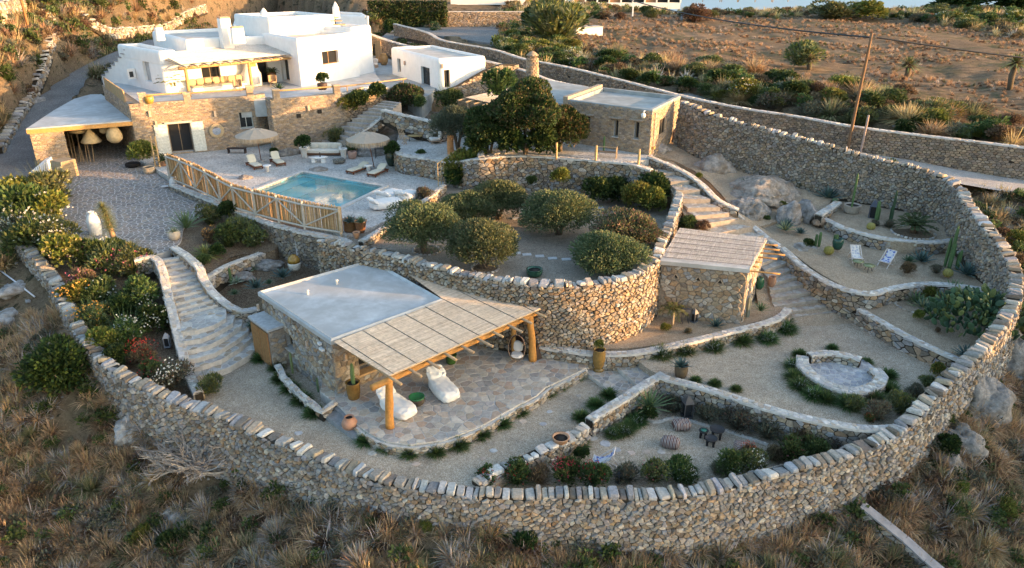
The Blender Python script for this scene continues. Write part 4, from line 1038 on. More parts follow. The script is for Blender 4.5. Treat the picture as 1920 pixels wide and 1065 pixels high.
clad(an,pl[2],pl[1],-.45,zt_,(.24,.16),PAL,PALW,off=Oa,seed=33)
mb=MB();c=sum(pl,Vector())/4;mb.box(Vector((c.x,c.y,zt_+.05))-Oa,(2.25,dpt+.15,.12),rz,(.42,.43,.44));mb.build('top_slab',MAT['cap'],an)
for k in range(2):
 mb=MB();ctr=pl[3].lerp(pl[2],.27+.46*k)+nO*.04
 for j in range(12):
  mb.tube([ctr+t*(-.42+.076*j)+Vector((0,0,-.3))-Oa,ctr+t*(-.42+.076*j)+Vector((0,0,1.6))-Oa],.034,6,(.28+.04*(j%3),.18,.08))
 mb.build('bamboo_door',MAT['wood'],an)
#  pergola
F0,F1=P(730,705,2.78),P(1031,571,2.78)
E1=Vector((F1.x-F0.x,F1.y-F0.y)).normalized();E2=Vector((-E1.y,E1.x));PL_=(F1-F0).length
pg=empty('reed_pergola',(F0.x,F0.y,0),0,'large reed roofed pergola on two thick orange log posts over the stone terrace','pergola')
O=pg.location.copy()
rp=[(F0.x,F0.y),(F1.x,F1.y)]+[tuple(P(u,v,2.86)[:2])for u,v in((1000,552),(940,532),(870,514),(800,498),(755,489),(716,488))]+[tuple((RC+(RC-RB_).normalized()*-.02)[:2]),tuple(P(626,642,2.9)[:2])]
zr=lambda p:2.78+.035*max(0,(Vector((p[0],p[1]))-Vector((F0.x,F0.y))).dot(E2))
SRa=Vector((F0.x,F0.y));
joints=[-2.2-8,.25]+[0.25+1.18*k for k in range(1,9)]+[PL_+1.5]
joints=sorted(set([-9.0]+[round(-1.0+1.22*k,3)for k in range(0,10)]+[PL_+2]))
reed_roof(pg,rp,zr,E1,SRa,joints,off=O,seed=5)
for j in joints[1:-1]:
 Q=[((Vector(p)-SRa).dot(E1),(Vector(p)-SRa).dot(E2))for p in rp];ys=[]
 for i in range(len(Q)):
  a,b=Q[i],Q[(i+1)%len(Q)]
  if(a[0]>j)!=(b[0]>j):ys.append(a[1]+(b[1]-a[1])*(j-a[0])/(b[0]-a[0]))
 ys.sort()
 for y0,y1 in zip(ys[::2],ys[1::2]):
  if y1-y0<.4:continue
  a,b=SRa+E1*j+E2*y0,SRa+E1*j+E2*y1
  mb=MB();mb.tube([(a.x-O.x,a.y-O.y,zr(a)+.03),(b.x-O.x,b.y-O.y,zr(b)+.03)],.012,5,(.3,.26,.22));mb.build('batten',MAT['reed'],pg)
k=0
s=.12
while s<PL_+.05:
 a=SRa+E1*s+E2*-rnd.uniform(.55,.95);b=SRa+E1*s+E2*4.0
 mb=MB();log(mb,(a.x-O.x,a.y-O.y,2.60),(b.x-O.x,b.y-O.y,2.74),.065,(.40,.29,.19)if k%3 else(.46,.33,.2));mb.build('rafter',MAT['wood'],pg,smooth=True);s+=.985;k+=1
a=SRa+E1*-.75+E2*.25;b=SRa+E1*(PL_+.25)+E2*.25
mb=MB();log(mb,(a.x-O.x,a.y-O.y,2.42),(b.x-O.x,b.y-O.y,2.46),.14,(.52,.26,.08),12,10);mb.build('main_beam',MAT['wood'],pg,smooth=True)
a=SRa+E1*0.1+E2*.03;b=SRa+E1*(PL_-.05)+E2*.03
mb=MB();mb.box(((a.x+b.x)/2-O.x,(a.y+b.y)/2-O.y,2.755),((b-a).length,.05,.07),math.atan2(E1.y,E1.x),(.5,.36,.22));mb.build('fascia_board',MAT['wood'],pg)
for(u,v,r)in((732,801,.19),(999,676,.2)):
 p=P(u,v,0);tq=SRa+E1*((Vector((p.x,p.y))-SRa).dot(E1))+E2*.25
 mb=MB();log(mb,(p.x-O.x,p.y-O.y,0),(tq.x-O.x,tq.y-O.y,2.36),r,(.52,.25,.07),14,8,.3,.85);mb.build('post',MAT['wood'],pg,smooth=True)
p3=P(963,640,.95)
mb=MB();log(mb,(p3.x-O.x,p3.y-O.y,0),(p3.x-O.x,p3.y-O.y,2.6),.13,(.48,.26,.09),12);mb.build('post',MAT['wood'],pg,smooth=True)
#  hut with reed roof
HA,HBc,HC,HD=[P(*q)for q in((1237,489,4.05),(1405,505,4.05),(1437,447,4.15),(1275,428,4.15))]
hut=empty('garden_hut',(HA.x,HA.y,.9),0,'square rubble stone hut with reed roof next to the stepped path','hut')
O=hut.location.copy()
bq=inset_poly([(p.x,p.y)for p in(HA,HBc,HC,HD)],.08)
mb=MB();mb.prism([(p[0]-O.x,p[1]-O.y)for p in bq],-.5,3.0,(.28,.23,.18));w=mb.build('wall',MAT['stone'],hut)
fF=(bq[0],bq[1]);fR=(bq[1],bq[2])
tri=[onface(*fF,u,v)for u,v in((1267,518),(1309,523),(1350,528))]
ops=[(s-.13,s+.13,z-.1,z+.12)for s,z in tri]
opR=[(.9,1.9,1.0,3.0)]
apply_cut(w,[cutbox(*fR,opR[0],depth=.5,off=O)])
clad(hut,*fF,.8,3.85,(.27,.2),PAL,[5,6,2,5,3,6,1,3,6],ops,off=O,seed=34,depth=.06)
clad(hut,*fR,.8,3.85,(.27,.2),PAL,PALW,opR,off=O,seed=35)
A,t,nn,L,rz=face_frame(*fF)
for s,z in tri:
 mb=MB();c=A+t*s+Vector((0,0,z))-O
 mb.add([tuple(c+t*-.13+nn*.012+Vector((0,0,-.09))),tuple(c+t*.13+nn*.012+Vector((0,0,-.09))),tuple(c+nn*.012+Vector((0,0,.12)))],[(0,1,2)]);mb.build('vent_hole_shade',MAT['dark'],hut)  # flat dark triangle stands in for the shade inside a vent
 for sg in(-1,1):
  mb=MB();mb.box(c+t*sg*.1+nn*.04+Vector((0,0,.02)),(.05,.1,.3),rz,(.38,.3,.22),ry=-sg*.55);mb.build('vent_slab',MAT['stone'],hut)
window(hut,*fR,opR[0],depth=.2,off=O,name='wooden_door',sill=False,fcol=(.4,.24,.1))
e1=Vector((HBc.x-HA.x,HBc.y-HA.y)).normalized();e2=Vector((-e1.y,e1.x))
dpth=Vector((HD.x-HA.x,HD.y-HA.y));dl=dpth.length
reed_roof(hut,[tuple(q[:2])for q in(HA+(HD-HA)*.09,HBc+(HC-HBc)*.02,HC,HD)],lambda p:4.06+.02*(Vector(p)-Vector(HA[:2])).dot(e2),dpth,HA,[-.4+.0]+[round(.45+.78*k,3)for k in range(1,7)]+[dl+1],off=O,seed=7,pal=((.6,.55,.5),(.57,.52,.47),(.63,.58,.53),(.54,.49,.44)))
for k in range(1,7):
 f=(.45+.78*(k-1))/dl;a=HA.lerp(HD,f)-O;b=HBc.lerp(HC,f)-O;mb=MB();mb.tube([(a.x,a.y,4.115-O.z+.02*f*dl),(b.x,b.y,4.115-O.z+.02*f*dl)],.012,4,(.16,.13,.12));mb.build('batten',MAT['reed'],hut)
mb=MB();c=(HA+HBc)/2+(HD-HA)*.04;mb.box(Vector((c.x,c.y,3.97))-O,((HBc-HA).length,.55,.22),math.atan2(e1.y,e1.x),(.62,.62,.62));mb.build('plaster_edge',MAT['screed'],hut)
mb=MB();c=(HBc+HC)/2;d_=(HC-HBc);mb.box(Vector((c.x,c.y,4.03))-O,(d_.length,.08,.12),math.atan2(d_.y,d_.x),(.48,.42,.35));mb.build('verge_board',MAT['wood'],hut)
for k in range(7):
 f=.05+.15*k;p=HBc.lerp(HC,f);L_=(1.5,.35,.35,1.0,1.3,.9,.7)[k]
 mb=MB();a=p-Vector((*e1,0))*1.2;b=p+Vector((*e1,0))*L_;log(mb,(a.x-O.x,a.y-O.y,3.88-O.z),(b.x-O.x,b.y-O.y,3.86-O.z),.05,(.50,.27,.1));mb.build('rafter',MAT['wood'],hut,smooth=True)
#  stone house (right centre)
S0=P(1217,291,ZPATIO);zS=ZV(S0.x,S0.y,206)
eF=Vector((-.79,.613)).normalized();eR=Vector((.47,.883)).normalized()
Sx=lambda f,r:Vector((S0.x,S0.y))+eF*f+eR*r
sh=empty('stone_cottage',(S0.x,S0.y,ZPATIO),0,'flat roofed stone house with slit windows and sunlit end wall','house')
O=sh.location.copy();Wd=6.9
c4=[Sx(7.2,0),Sx(0,0),Sx(0,Wd),Sx(7.2,Wd)]
fF=(c4[0],c4[1]);fR=(c4[1],c4[2])
ops=[opening(*fF,1085,218,1106,246),opening(*fF,1151,225,1159,256),opening(*fF,1189,229,1198,260)]
opR=[opening(*fR,1236,222,1246,251)]
mb=MB();mb.prism([(p[0]-O.x,p[1]-O.y)for p in c4],-1.,zS-.3-O.z,(.36,.29,.21));w=mb.build('wall',MAT['stone'],sh)
apply_cut(w,[cutbox(*fF,o_,off=O)for o_ in ops]+[cutbox(*fR,opR[0],depth=.25,off=O)])
clad(sh,*fF,ZPATIO-.3,zS-.02,(.3,.13),PALB,None,ops,off=O,seed=36,depth=.035,minpx=8,tile=TILE_COURSE)
clad(sh,*fR,ZPATIO-1.5,zS-.02,(.3,.13),PALB,None,opR,off=O,seed=37,depth=.035,minpx=8,tile=TILE_COURSE)
for o_ in ops:window(sh,*fF,o_,off=O,mull=1 if o_[1]-o_[0]>.6 else 0,sill=True)
window(sh,*fR,opR[0],depth=.05,off=O,name='shutter',fcol=(.32,.24,.16),glass='dark')
A,t,nn,L,rz=face_frame(*fF)
for o_ in ops:
 mb=MB();w_=o_[1]-o_[0];mb.box(A+t*(o_[0]+o_[1])/2+nn*.14+Vector((0,0,o_[3]+.18))-O,(w_+.7,.32,.07),rz,(.38,.32,.26));mb.build('ledge',MAT['stone'],sh)
mb=MB()
out=[(p[0]-O.x,p[1]-O.y)for p in c4];out=out if poly_area(out)>0 else out[::-1];H_=zS-O.z
prf=[(0,H_-.32),(-.04,H_-.05),(.02,H_),(.3,H_),(.33,H_-.28)]
vs=[]
for d,z in prf:vs+=[(p[0],p[1],z)for p in inset_poly(out,d)]
fs=[(k*4+i,k*4+(i+1)%4,(k+1)*4+(i+1)%4,(k+1)*4+i)for k in range(4)for i in range(4)]+[(16,17,18,19)]
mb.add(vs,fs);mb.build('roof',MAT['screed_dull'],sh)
mb=MB();c=Sx(7.35,Wd/2);mb.box((c.x-O.x,c.y-O.y,H_-.2),(.4,Wd+.2,.8),math.atan2(eR.y,eR.x)-math.pi/2,(.4,.33,.25));mb.build('parapet',MAT['stone'],sh)
c5=[Sx(14.2,1.5),Sx(7.55,0.0),Sx(7.55,Wd+1.5),Sx(14.2,Wd+3)]
mb=MB();mb.prism([(p[0]-O.x,p[1]-O.y)for p in c5],-1.,H_-.5,(.3,.25,.2));mb.build('rear_wing',MAT['stone'],sh)
mb=MB();mb.prism([(p[0]-O.x,p[1]-O.y)for p in inset_poly([tuple(q)for q in c5],.1)],H_-.52,H_-.4,(.5,.45,.4));mb.build('wing_roof',MAT['screed_dull'],sh)
clad(sh,c5[0],c5[1],ZPATIO-.3,zS-.5,(.3,.14),PALB,None,(),off=O,seed=38,depth=.035,minpx=10,singles=60)
s,z=onface(*fF,1211,214)
mb=MB();c=A+t*s+nn*.35+Vector((0,0,z))-O;mb.tube([A+t*s+Vector((0,0,z+.25))-O,c+Vector((0,0,.25)),c],.05,6,(.6,.6,.6));mb.lathe([(0,-.22),(.12,-.2),(.17,-.08),(.17,.05),(.1,.12),(0,.13)],c,12,(.78,.78,.78));mb.build('dome_camera',MAT['metal'],sh,smooth=True)
A2,t2,n2,L2,rz2=face_frame(*fR)
mb=MB();q=A2+t2*.55+n2*.1;mb.tube([q+Vector((0,0,ZPATIO-.2))-O,q+Vector((0,0,zS-.3))-O],.04,6,(.42,.36,.3));mb.build('downpipe',MAT['metal'],sh)
s,z=onface(*fR,1231,271);mb=MB();mb.box(A2+t2*.5+n2*.12+Vector((0,0,z))-O,(.3,.2,.16),rz2,(.55,.33,.1));mb.build('meter_box',MAT['metal'],sh)
q1,q2,q3,q4=P(872,182,8.6),P(935,200,8.4),P(1010,160,8.9),P(955,158,9.0)
sp=empty('small_pergola',(q1.x,q1.y,ZPATIO),0,'greyish reed roofed pergola at the far end of the stone cottage','pergola');O=sp.location.copy()
d12=Vector((q2.x-q1.x,q2.y-q1.y)).normalized();d14=Vector((q4.x-q1.x,q4.y-q1.y)).normalized()
reed_roof(sp,[tuple(q[:2])for q in(q1,q2,q3,q4)],lambda p:8.55+.02*(Vector(p)-Vector(q1[:2])).dot(d14),d14,q1,[-1,2.5,5,7.5,12],off=O,rad=.03,step=.07,seed=8,pal=((.5,.47,.43),(.44,.4,.37)))
for k in range(5):
 p=q1.lerp(q2,.02+.24*k);d=Vector((-d14.x,-d14.y,0));mb=MB();a=p+d*.9-O;b=p-d*3-O;log(mb,(a.x,a.y,8.45-O.z),(b.x,b.y,8.5-O.z),.08,(.5,.36,.22));mb.build('rafter',MAT['wood'],sp,smooth=True)
for p in(q1.lerp(q2,.1),q1.lerp(q2,.9)):
 mb=MB();log(mb,(p.x-O.x,p.y-O.y,0),(p.x-O.x,p.y-O.y,2.6),.12,(.45,.3,.18));mb.build('post',MAT['wood'],sp,smooth=True)
cb=P(998,148,8.6);ch=empty('stone_chimney',(cb.x,cb.y,8.3),0,'round tapering stone chimney with conical cap behind the cottage','chimney');O=ch.location
ch['kind']='thing'
Hc=ZV(cb.x,cb.y,95)-8.3;r_=random.Random(5)
mb=MB();mb.lathe([(0,-1),(.62,-1),(.55,Hc*.55),(.5,Hc*.72),(.46,Hc*.8)],(0,0,0),16,(.2,.16,.12));mb.lathe([(.5,Hc*.86),(.54,Hc*.87),(.3,Hc*.95),(0,Hc)],(0,0,0),14,(.33,.26,.19));mb.build('flue',MAT['stone'],ch)
G=Grab()
z=-.6;row=0
while z<Hc*.97:
 rr=.62-.1*z/Hc if z<Hc*.8 else max(.08,.55*(1-(z-Hc*.86)/(Hc*.15)))
 if Hc*.8<z<Hc*.86:z+=.17;continue
 nn_=max(4,int(2*math.pi*rr/.3))
 for k in range(nn_):
  a=2*math.pi*(k+.5*(row%2))/nn_;da=math.pi/nn_*.9
  ring=[Vector((rr*math.cos(a+s_*da),rr*math.sin(a+s_*da),z+q_*.08))for s_,q_ in((-1,-1),(1,-1),(1,1),(-1,1))]
  nr=Vector((math.cos(a),math.sin(a),0));cushion(G,ring,-nr*.03,nr*r_.uniform(.02,.07),pick(r_,PALB),.8,.95);G.flush(.3,(cb.x,cb.y,8.3+z))
 z+=.17;row+=1
emit_pieces(G.items,'stone','face_stones',MAT['stone'],ch,300,6)
for k in range(6):
 a=k*math.pi/3;mb=MB();mb.box((.42*math.cos(a),.42*math.sin(a),Hc*.83),(.1,.1,Hc*.09),a,(.3,.22,.16));mb.build('vent_pillar',MAT['stone'],ch)
#  small white house
w0=Vector((-7.1,73.4));eL=Vector((-.5,.866));eR2=Vector((.875,.484))
wh=empty('small_white_house',(w0.x,w0.y,6.2),0,'small whitewashed cube house with rounded edges between the main house and the cottage','house');O=wh.location.copy()
c4=[w0+eL*12.5,w0,w0+eR2*5.2,w0+eL*12.5+eR2*5.2]
fL=(c4[0],c4[1]);fR=(c4[1],c4[2])
ops=[opening(*fL,745,110,751,135),opening(*fL,790,126,806,170)];opR=[opening(*fR,833,131,844,164)]
plaster_block(wh,c4,5.2,10.15,cuts=[cutbox(*fL,o_,off=O)for o_ in ops]+[cutbox(*fR,opR[0],off=O)],par=.25)
window(wh,*fL,ops[0],off=O,sill=False);window(wh,*fL,ops[1],off=O,name='glazed_door',sill=False,fcol=(.1,.09,.08));window(wh,*fR,opR[0],off=O,fcol=(.1,.09,.08),sill=False)
for fc,u,v in((fL,760,118),(fR,828,124)):
 s,z=onface(*fc,u,v);A,t,nn,L,rz=face_frame(*fc);mb=MB();mb.box(A+t*s+nn*.1+Vector((0,0,z))-O,(.2,.14,.4),rz,(.6,.4,.3));mb.build('wall_lamp',MAT['clay'],wh)
hut_b=stone_wall('cottage_steps_wall','stepped stone wall beside the small white house running down to the cottage','stone wall',[(*(w0+eR2*q_+Vector((.3,-1.0))*.8)[:2],zt,6.2,5.6)for q_,zt in((-.2,7.2),(1.6,7.6),(3.,8.2),(4.6,8.9),(6.5,9.4),(8.5,9.3))],th=.5,stone=(.34,.18),cap=None,seed=40,smooth=False,pal=PALB,minpx=12)
#  main white house
mh=empty('main_white_house',(-28.,72.,ZHOUSE),0,'large whitewashed house of stepped rounded cubes above the pool','house');O=mh.location.copy()
A0=Vector((-31.6,68.6));A1=Vector((-23.6,76.2));eb=Vector((-.69,.724))
B0=Vector((-20.4,73.0));B1=Vector((-16.0,80.3));B2=Vector((-24.5,84.5))
c4=[A0,A1+(A1-A0).normalized()*1.5,A1+(A1-A0).normalized()*1.5+eb*9,A0+eb*9.5+Vector((-.5,-.3))]
fF=(c4[0],c4[1]);fL=(c4[3],c4[0])
ops=[opening(*fF,378,122,413,146),opening(*fF,458,114,503,157)]
opL=[opening(*fL,269,112,281,152)]
plaster_block(mh,[A0,A0+(A1-A0).normalized()*1.6,A0+(A1-A0).normalized()*1.6+eb*9,A0+eb*9.5+Vector((-.5,-.3))],10.2,11.35,par=.3)
plaster_block(mh,c4,6.5,10.35,cuts=[cutbox(*fF,o_,off=O)for o_ in ops]+[cutbox(*fL,opL[0],off=O)],par=.3)
window(mh,*fF,ops[0],off=O,sill=False,depth=.3,glass='glass');window(mh,*fF,ops[1],off=O,name='glazed_door',sill=False,mull=2,fcol=(.12,.08,.05));window(mh,*fL,opL[0],off=O,name='shutter',glass='screed_blue',fcol=(.45,.47,.5),sill=False)
c4=[B2+Vector((-1.5,-4.5)),B0,B1,B2]
gL=(c4[0],c4[1]);gR=(c4[1],c4[2])
ops3=[opening(*gR,604,95,635,120)];opl3=[opening(*gL,531,108,541,150)]
plaster_block(mh,c4,6.5,12.05,cuts=[cutbox(*gR,ops3[0],off=O,depth=.5),cutbox(*gL,opl3[0],off=O)],par=.3)
window(mh,*gR,ops3[0],off=O,sill=False,depth=.35,fcol=(.3,.17,.08));window(mh,*gL,opl3[0],off=O,name='glazed_door',sill=False,mull=0)
def tier(px,z,zb,**k):
 pts=[P(u,v,z)for u,v in px];return plaster_block(mh,[(p.x,p.y)for p in pts],zb,z,**k),pts
tier([(346,74),(428,69),(470,50),(283,58)],11.9,10.2,par=.35)
tier([(435,70),(517,66),(560,46),(452,52)],11.75,10.2,par=.35)
t2=[Vector((-24.6,78.6)),Vector((-18.8,83.)),Vector((-18.8,83.))+eb*8,Vector((-24.6,78.6))+eb*8]
plaster_block(mh,t2,11.,13.6,par=.35)
q1_,q2_=P(634,27,12.6),P(691,30,12.6)
plaster_block(mh,[(q1_.x,q1_.y),(q2_.x,q2_.y),(q2_.x-2,q2_.y+7),(q1_.x-2,q1_.y+7)],6.5,12.6,par=.3)
plaster_block(mh,[B1+Vector((-.6,.2)),B1+Vector((.9,3.4)),B1+Vector((-3,6)),B1+Vector((-4,2))],6.5,12.5,par=.3)
tier([(436,44),(476,42),(492,30),(440,32)],12.3,10.5,par=.3)
def chimney(u,v0,v1,z,w,d,capc=(.5,.3,.18),nm='chimney',top='box'):
 p=P(u,v1,z);zt=ZV(p.x,p.y,v0);q=p-O
 mb=MB();rz=math.atan2(.69,.724)
 mb.box((q.x,q.y,(z-.6+zt)/2-O.z),(w,d,zt-z+.6),rz,(.8,.79,.77),taper=.9);c_=mb.build(nm,MAT['paint'],mh)
 mod=c_.modifiers.new('soft','BEVEL');mod.width=.08;mod.segments=3
 mb=MB()
 if top=='box':mb.box((q.x,q.y,zt-O.z+.06),(w*.85,d*.85,.14),rz,capc)
 else:mb.lathe([(w*.4,0),(w*.42,.1),(w*.2,.35),(.0,.5)],(q.x,q.y,zt-O.z),12,(.8,.78,.75))
 mb.build('chimney_cap',MAT['clay'],c_)
chimney(427,34,90,10.9,1.15,.9)
chimney(299,51,64,12.3,.75,.6)
chimney(497,24,42,12.9,.8,.8,top='cone');chimney(630,12,24,13.6,.6,.6,top='cone');chimney(446,52,70,12.0,1.3,.6)
tg=[(597+7.5*k,62-0*k)for k in range(0)]
for k,(u,v)in enumerate(((627,33),(632,39),(638,46))):
 p=P(u,v+22,12.0);zt=ZV(p.x,p.y,v);mb=MB();mb.box((p.x-O.x,p.y-O.y,zt-O.z),(1.1,.5,.1),.5,(.45,.28,.18));mb.build('projecting_step',MAT['stone'],mh)
fs_=[]
zc=11.2
lw=empty('stepped_white_wall',(-36,74,ZHOUSE),0,'white side wall with slate steps climbing its edge and a small lantern niche','wall');lw['kind']='thing';O2=lw.location.copy()
la,lb=P(244,92,11.0),P(196,150,7.7)
D_=Vector((lb.x-la.x,lb.y-la.y));nst=8
for k in range(nst):
 a=Vector((la.x,la.y))+D_*(k/nst);b=Vector((la.x,la.y))+D_*((k+1)/nst);zt=11.0+(7.9-11.0)*(k+.3)/nst
 m_=(a+b)/2;rz=math.atan2(D_.y,D_.x)
 mb=MB();mb.box((m_.x-O2.x,m_.y-O2.y,(zt+6.8)/2-O2.z),((b-a).length+.01,.4,zt-6.8),rz,(.8,.79,.77));mb.build('wall_step',MAT['paint'],lw)
 mb=MB();mb.box((m_.x-O2.x,m_.y-O2.y,zt-O2.z+.04),((b-a).length*.9,.62,.07),rz,(.33,.31,.31));mb.build('slate_tread',MAT['stone'],lw)
sa=Vector((c4[0].x,c4[0].y))
wa=A0+eb*9.5;
q_=[Vector((la.x,la.y)),Vector((A0+eb*8).to_tuple())]
mb=MB();d=q_[1]-q_[0];m_=(q_[0]+q_[1])/2
pn=P(246,138,8.9);mb.box((pn.x-O2.x,pn.y-O2.y,pn.z-O2.z),(.75,.25,.95),.9,(.7,.7,.72));mb.build('niche',MAT['paint'],lw)
mb=MB();mb.box((pn.x-O2.x+.05,pn.y-O2.y-.12,pn.z-O2.z-.05),(.35,.12,.5),.9,(.04,.04,.04));mb.build('niche_lantern',MAT['metal'],lw)
X0=P(262,296,3.5);X1=P(487,274,3.5);K0=P(519,284,3.5);K1=Vector((-14.9,66.6,3.5))
rw=empty('house_terrace_wall',(X0.x,X0.y,ZDECK),0,'high stone terrace wall with shuttered door under the white house','terrace wall');rw['kind']='thing';O=rw.location.copy()
ZP=7.95
XL=P(190,150,8.4)
BK=[Vector((K1.x-2.2,K1.y+5.5,0))]
ring_=[XL,X0,X1,Vector((X1.x+.6,X1.y+1.4,0)),Vector((K0.x-.8,K0.y+1.2,0)),K0,K1,Vector((K1.x+1,K1.y+4,0)),Vector((-24,72,0)),Vector((-32,74,0))]
ring_=[(p[0],p[1])for p in ring_]
f1=((X0.x,X0.y),(X1.x,X1.y));f2=((K0.x,K0.y),(K1.x,K1.y));f0=((XL.x,XL.y),(X0.x,X0.y));f3=(ring_[4],ring_[5]);f4=(ring_[6],ring_[7]);f5=(ring_[2],ring_[3])
o1=[opening(*f1,318,231,360,285),opening(*f1,449,210,474,240)]
mb=MB();mb.prism([(p[0]-O.x,p[1]-O.y)for p in ring_],-1,7.55-O.z,(.33,.27,.2));w=mb.build('wall',MAT['stone'],rw)
apply_cut(w,[cutbox(*f1,o_,off=O,depth=1.)for o_ in o1])
ST=(.34,.13)
for i_,(fc,opn)in enumerate(((f1,o1),(f2,()),(f0,()),(f3,()),(f4,()),(f5,()))):
 clad(rw,*fc,3.2,ZP,ST,PALB,None,opn,off=O,seed=50+i_,depth=.04,minpx=8,tile=TILE_COURSE,singles=150)
 A,t,nn,L,rz=face_frame(*fc);mb=MB();c=A+t*L/2-nn*.2+Vector((0,0,(7.5+ZP)/2))-O
 mb.box(c,(L,.4,ZP-7.5),rz,(.34,.28,.22));mb.build('parapet',MAT['stone'],rw)
window(rw,*f1,o1[0],off=O,name='double_door',sill=False,depth=.45,fcol=(.2,.15,.1),mull=1);window(rw,*f1,o1[1],off=O,fcol=(.5,.5,.45),depth=.25,mull=1)
A,t,nn,L,rz=face_frame(*f1)
for sgn,sx in((-1,o1[0][0]-.55),(1,o1[0][1]+.55)):
 mb=MB();c=A+t*sx+nn*.12+Vector((0,0,(o1[0][2]+o1[0][3])/2))-O;h=o1[0][3]-o1[0][2]+.1
 mb.box(c,(1.,.06,h),rz,(.62,.62,.56))
 for k in range(9):mb.box(c+nn*.04+Vector((0,0,-h/2+h*(k+.5)/9)),(.86,.03,h/9*.7),rz,(.66,.66,.6))
 mb.build('shutter',MAT['wood'],rw)
mb=MB();mb.box(A+t*(o1[0][0]+o1[0][1])/2+nn*.08+Vector((0,0,o1[0][3]+.1))-O,(o1[0][1]-o1[0][0]+.4,.2,.16),rz,(.5,.48,.42));mb.build('lintel',MAT['wood'],rw)
for u,v,s_ in((500+60,217,.35),(599,209,.35)):
 s,z=onface(*f2,u,v);a2,t2,n2,L2,rz2=face_frame(*f2);mb=MB();mb.box(a2+t2*s+n2*.045+Vector((0,0,z))-O,(.38,.06,.34),rz2,(.03,.03,.03));mb.build('niche',MAT['dark'],rw)  # dark box painted as the shade of a niche, no recess cut
for fc,u,v in((f1,403,213),(f1,293,232),(f2,578,203),(f1,281,213)):
 s,z=onface(*fc,u,v);a2,t2,n2,L2,rz2=face_frame(*fc);mb=MB();mb.box(a2+t2*s+n2*.12+Vector((0,0,z))-O,(.18,.14,.5),rz2,(.5,.4,.3));mb.build('wall_lamp',MAT['clay'],rw)
s,z=onface(*f1,406,245);mb=MB();c=A+t*s+nn*.1+Vector((0,0,z))
mir=empty('round_mirror',c,0,'round mirror with wide reed frame on the wall below the house','mirror')
vs=[];nseg=20;fs=[]
for r0_,dd in((.34,.0),(.36,.06),(.58,.05),(.62,0)):
 for k in range(nseg):
  a=2*math.pi*k/nseg;vs.append(tuple(t*r0_*math.cos(a)+Vector((0,0,r0_*math.sin(a)))+nn*dd))
for k in range(3):
 for j in range(nseg):fs.append((k*nseg+j,k*nseg+(j+1)%nseg,(k+1)*nseg+(j+1)%nseg,(k+1)*nseg+j))
mb.add(vs,[f[::-1]for f in fs],(.48,.36,.22));mb.build('mirror_frame',MAT['reed'],mir)
m,n,b,o=mk('mirror_glass');b.inputs['Metallic'].default_value=1;b.inputs['Roughness'].default_value=.03;b.inputs['Base Color'].default_value=(.8,.82,.85,1);MAT['mirror']=m
mb=MB();mb.add([tuple(t*.35*math.cos(2*math.pi*k/nseg)+Vector((0,0,.35*math.sin(2*math.pi*k/nseg)))+nn*.02)for k in range(nseg)],[tuple(range(nseg))]);mb.build('mirror_glass',MAT['mirror'],mir)
def pier(fc,u,zt,w=.55,nm='pier'):
 s,z=onface(*fc,u,190);a2,t2,n2,L2,rz2=face_frame(*fc);s=min(max(s,.2),L2-.2)
 mb=MB();c=a2+t2*s-n2*.22;mb.box(Vector((c.x,c.y,(7.5+zt)/2))-O,(w,.5,zt-7.5),rz2,(.42,.33,.24));r_=random.Random(int(u))
 for q in range(int((zt-7.6)/.13)):
  for j in range(2):mb.box(Vector((c.x,c.y,7.66+.13*q))+t2*(j-.5)*w*.5-O,(w*.5-.02,.54,.115),rz2,pick(r_,PALB))
 mb.box(Vector((c.x,c.y,zt+.03))-O,(w+.1,.6,.07),rz2,(.45,.38,.3));mb.build(nm,MAT['stone'],rw)
 return Vector((c.x,c.y,zt))
p1=pier(f1,268,8.75);p2=pier(f1,352,8.5);p3=pier(f1,484,8.75);p4=pier(f2,520,8.7);p5=pier(f2,634,8.7)
def rail(a,b,z,nm='handrail',r=.075):
 mb=MB();log(mb,Vector((a.x,a.y,z))-O,Vector((b.x,b.y,z))-O,r,(.52,.32,.14));mb.build(nm,MAT['wood'],rw,smooth=True)
rail(p1,p2,8.55);rail(p2,p3,8.5);rail(p4,p5,8.6)
pq=Vector((p5.x+3.2,p5.y+3.4,8.6));
stone_wall('yard_wall','stone yard wall with timber rail right of the terrace corner','stone wall',[(p5.x+.3,p5.y+.1,8.0,7.5,5.5),(p5.x+2.6,p5.y+2.2,8.0,7.4,6.2),(p5.x+5.5,p5.y+5.2,8.0,7.3,6.6)],th=.4,stone=(.34,.14),cap='flag',capsize=.4,seed=60,smooth=False,pal=PALB,minpx=9)
mb=MB();yr=empty('yard_rail',(p5.x,p5.y,8),0,'slim timber rail above the yard wall beside the white facade','railing');log(mb,(.3,.1,.55),(5.5,5.2,.55),.07,(.42,.28,.16));mb.build('handrail',MAT['wood'],yr,smooth=True)
for f in(.1,.5,.95):
 mb=MB();mb.tube([(.3+5.2*f,.1+5.1*f,0),(.3+5.2*f,.1+5.1*f,.55)],.05,6,(.42,.28,.16));mb.build('rail_post',MAT['wood'],yr)
A_,t_,n_,L_,rz_=face_frame(*f0)
for k in range(3):
 mb=MB();s=L_*(.28+.24*k);c=A_+t_*s+Vector((0,0,8.4))-O
 for j in range(26):mb.box(c+t_*(-1.7+.135*j),(.12,.1,.9+.1*rnd.random()),rz_,(.42+rnd.uniform(-.05,.05),.3,.16))
 mb.build('screen_panel',MAT['reed'],rw)
g1,g2,g3,g4=P(339,121,10.45),P(580,99,10.45),P(508,80,10.95),P(297,99,10.95)
hp=empty('house_pergola',(g1.x,g1.y,ZHOUSE),0,'long pale reed roofed veranda pergola along the front of the white house','pergola');O=hp.location.copy()
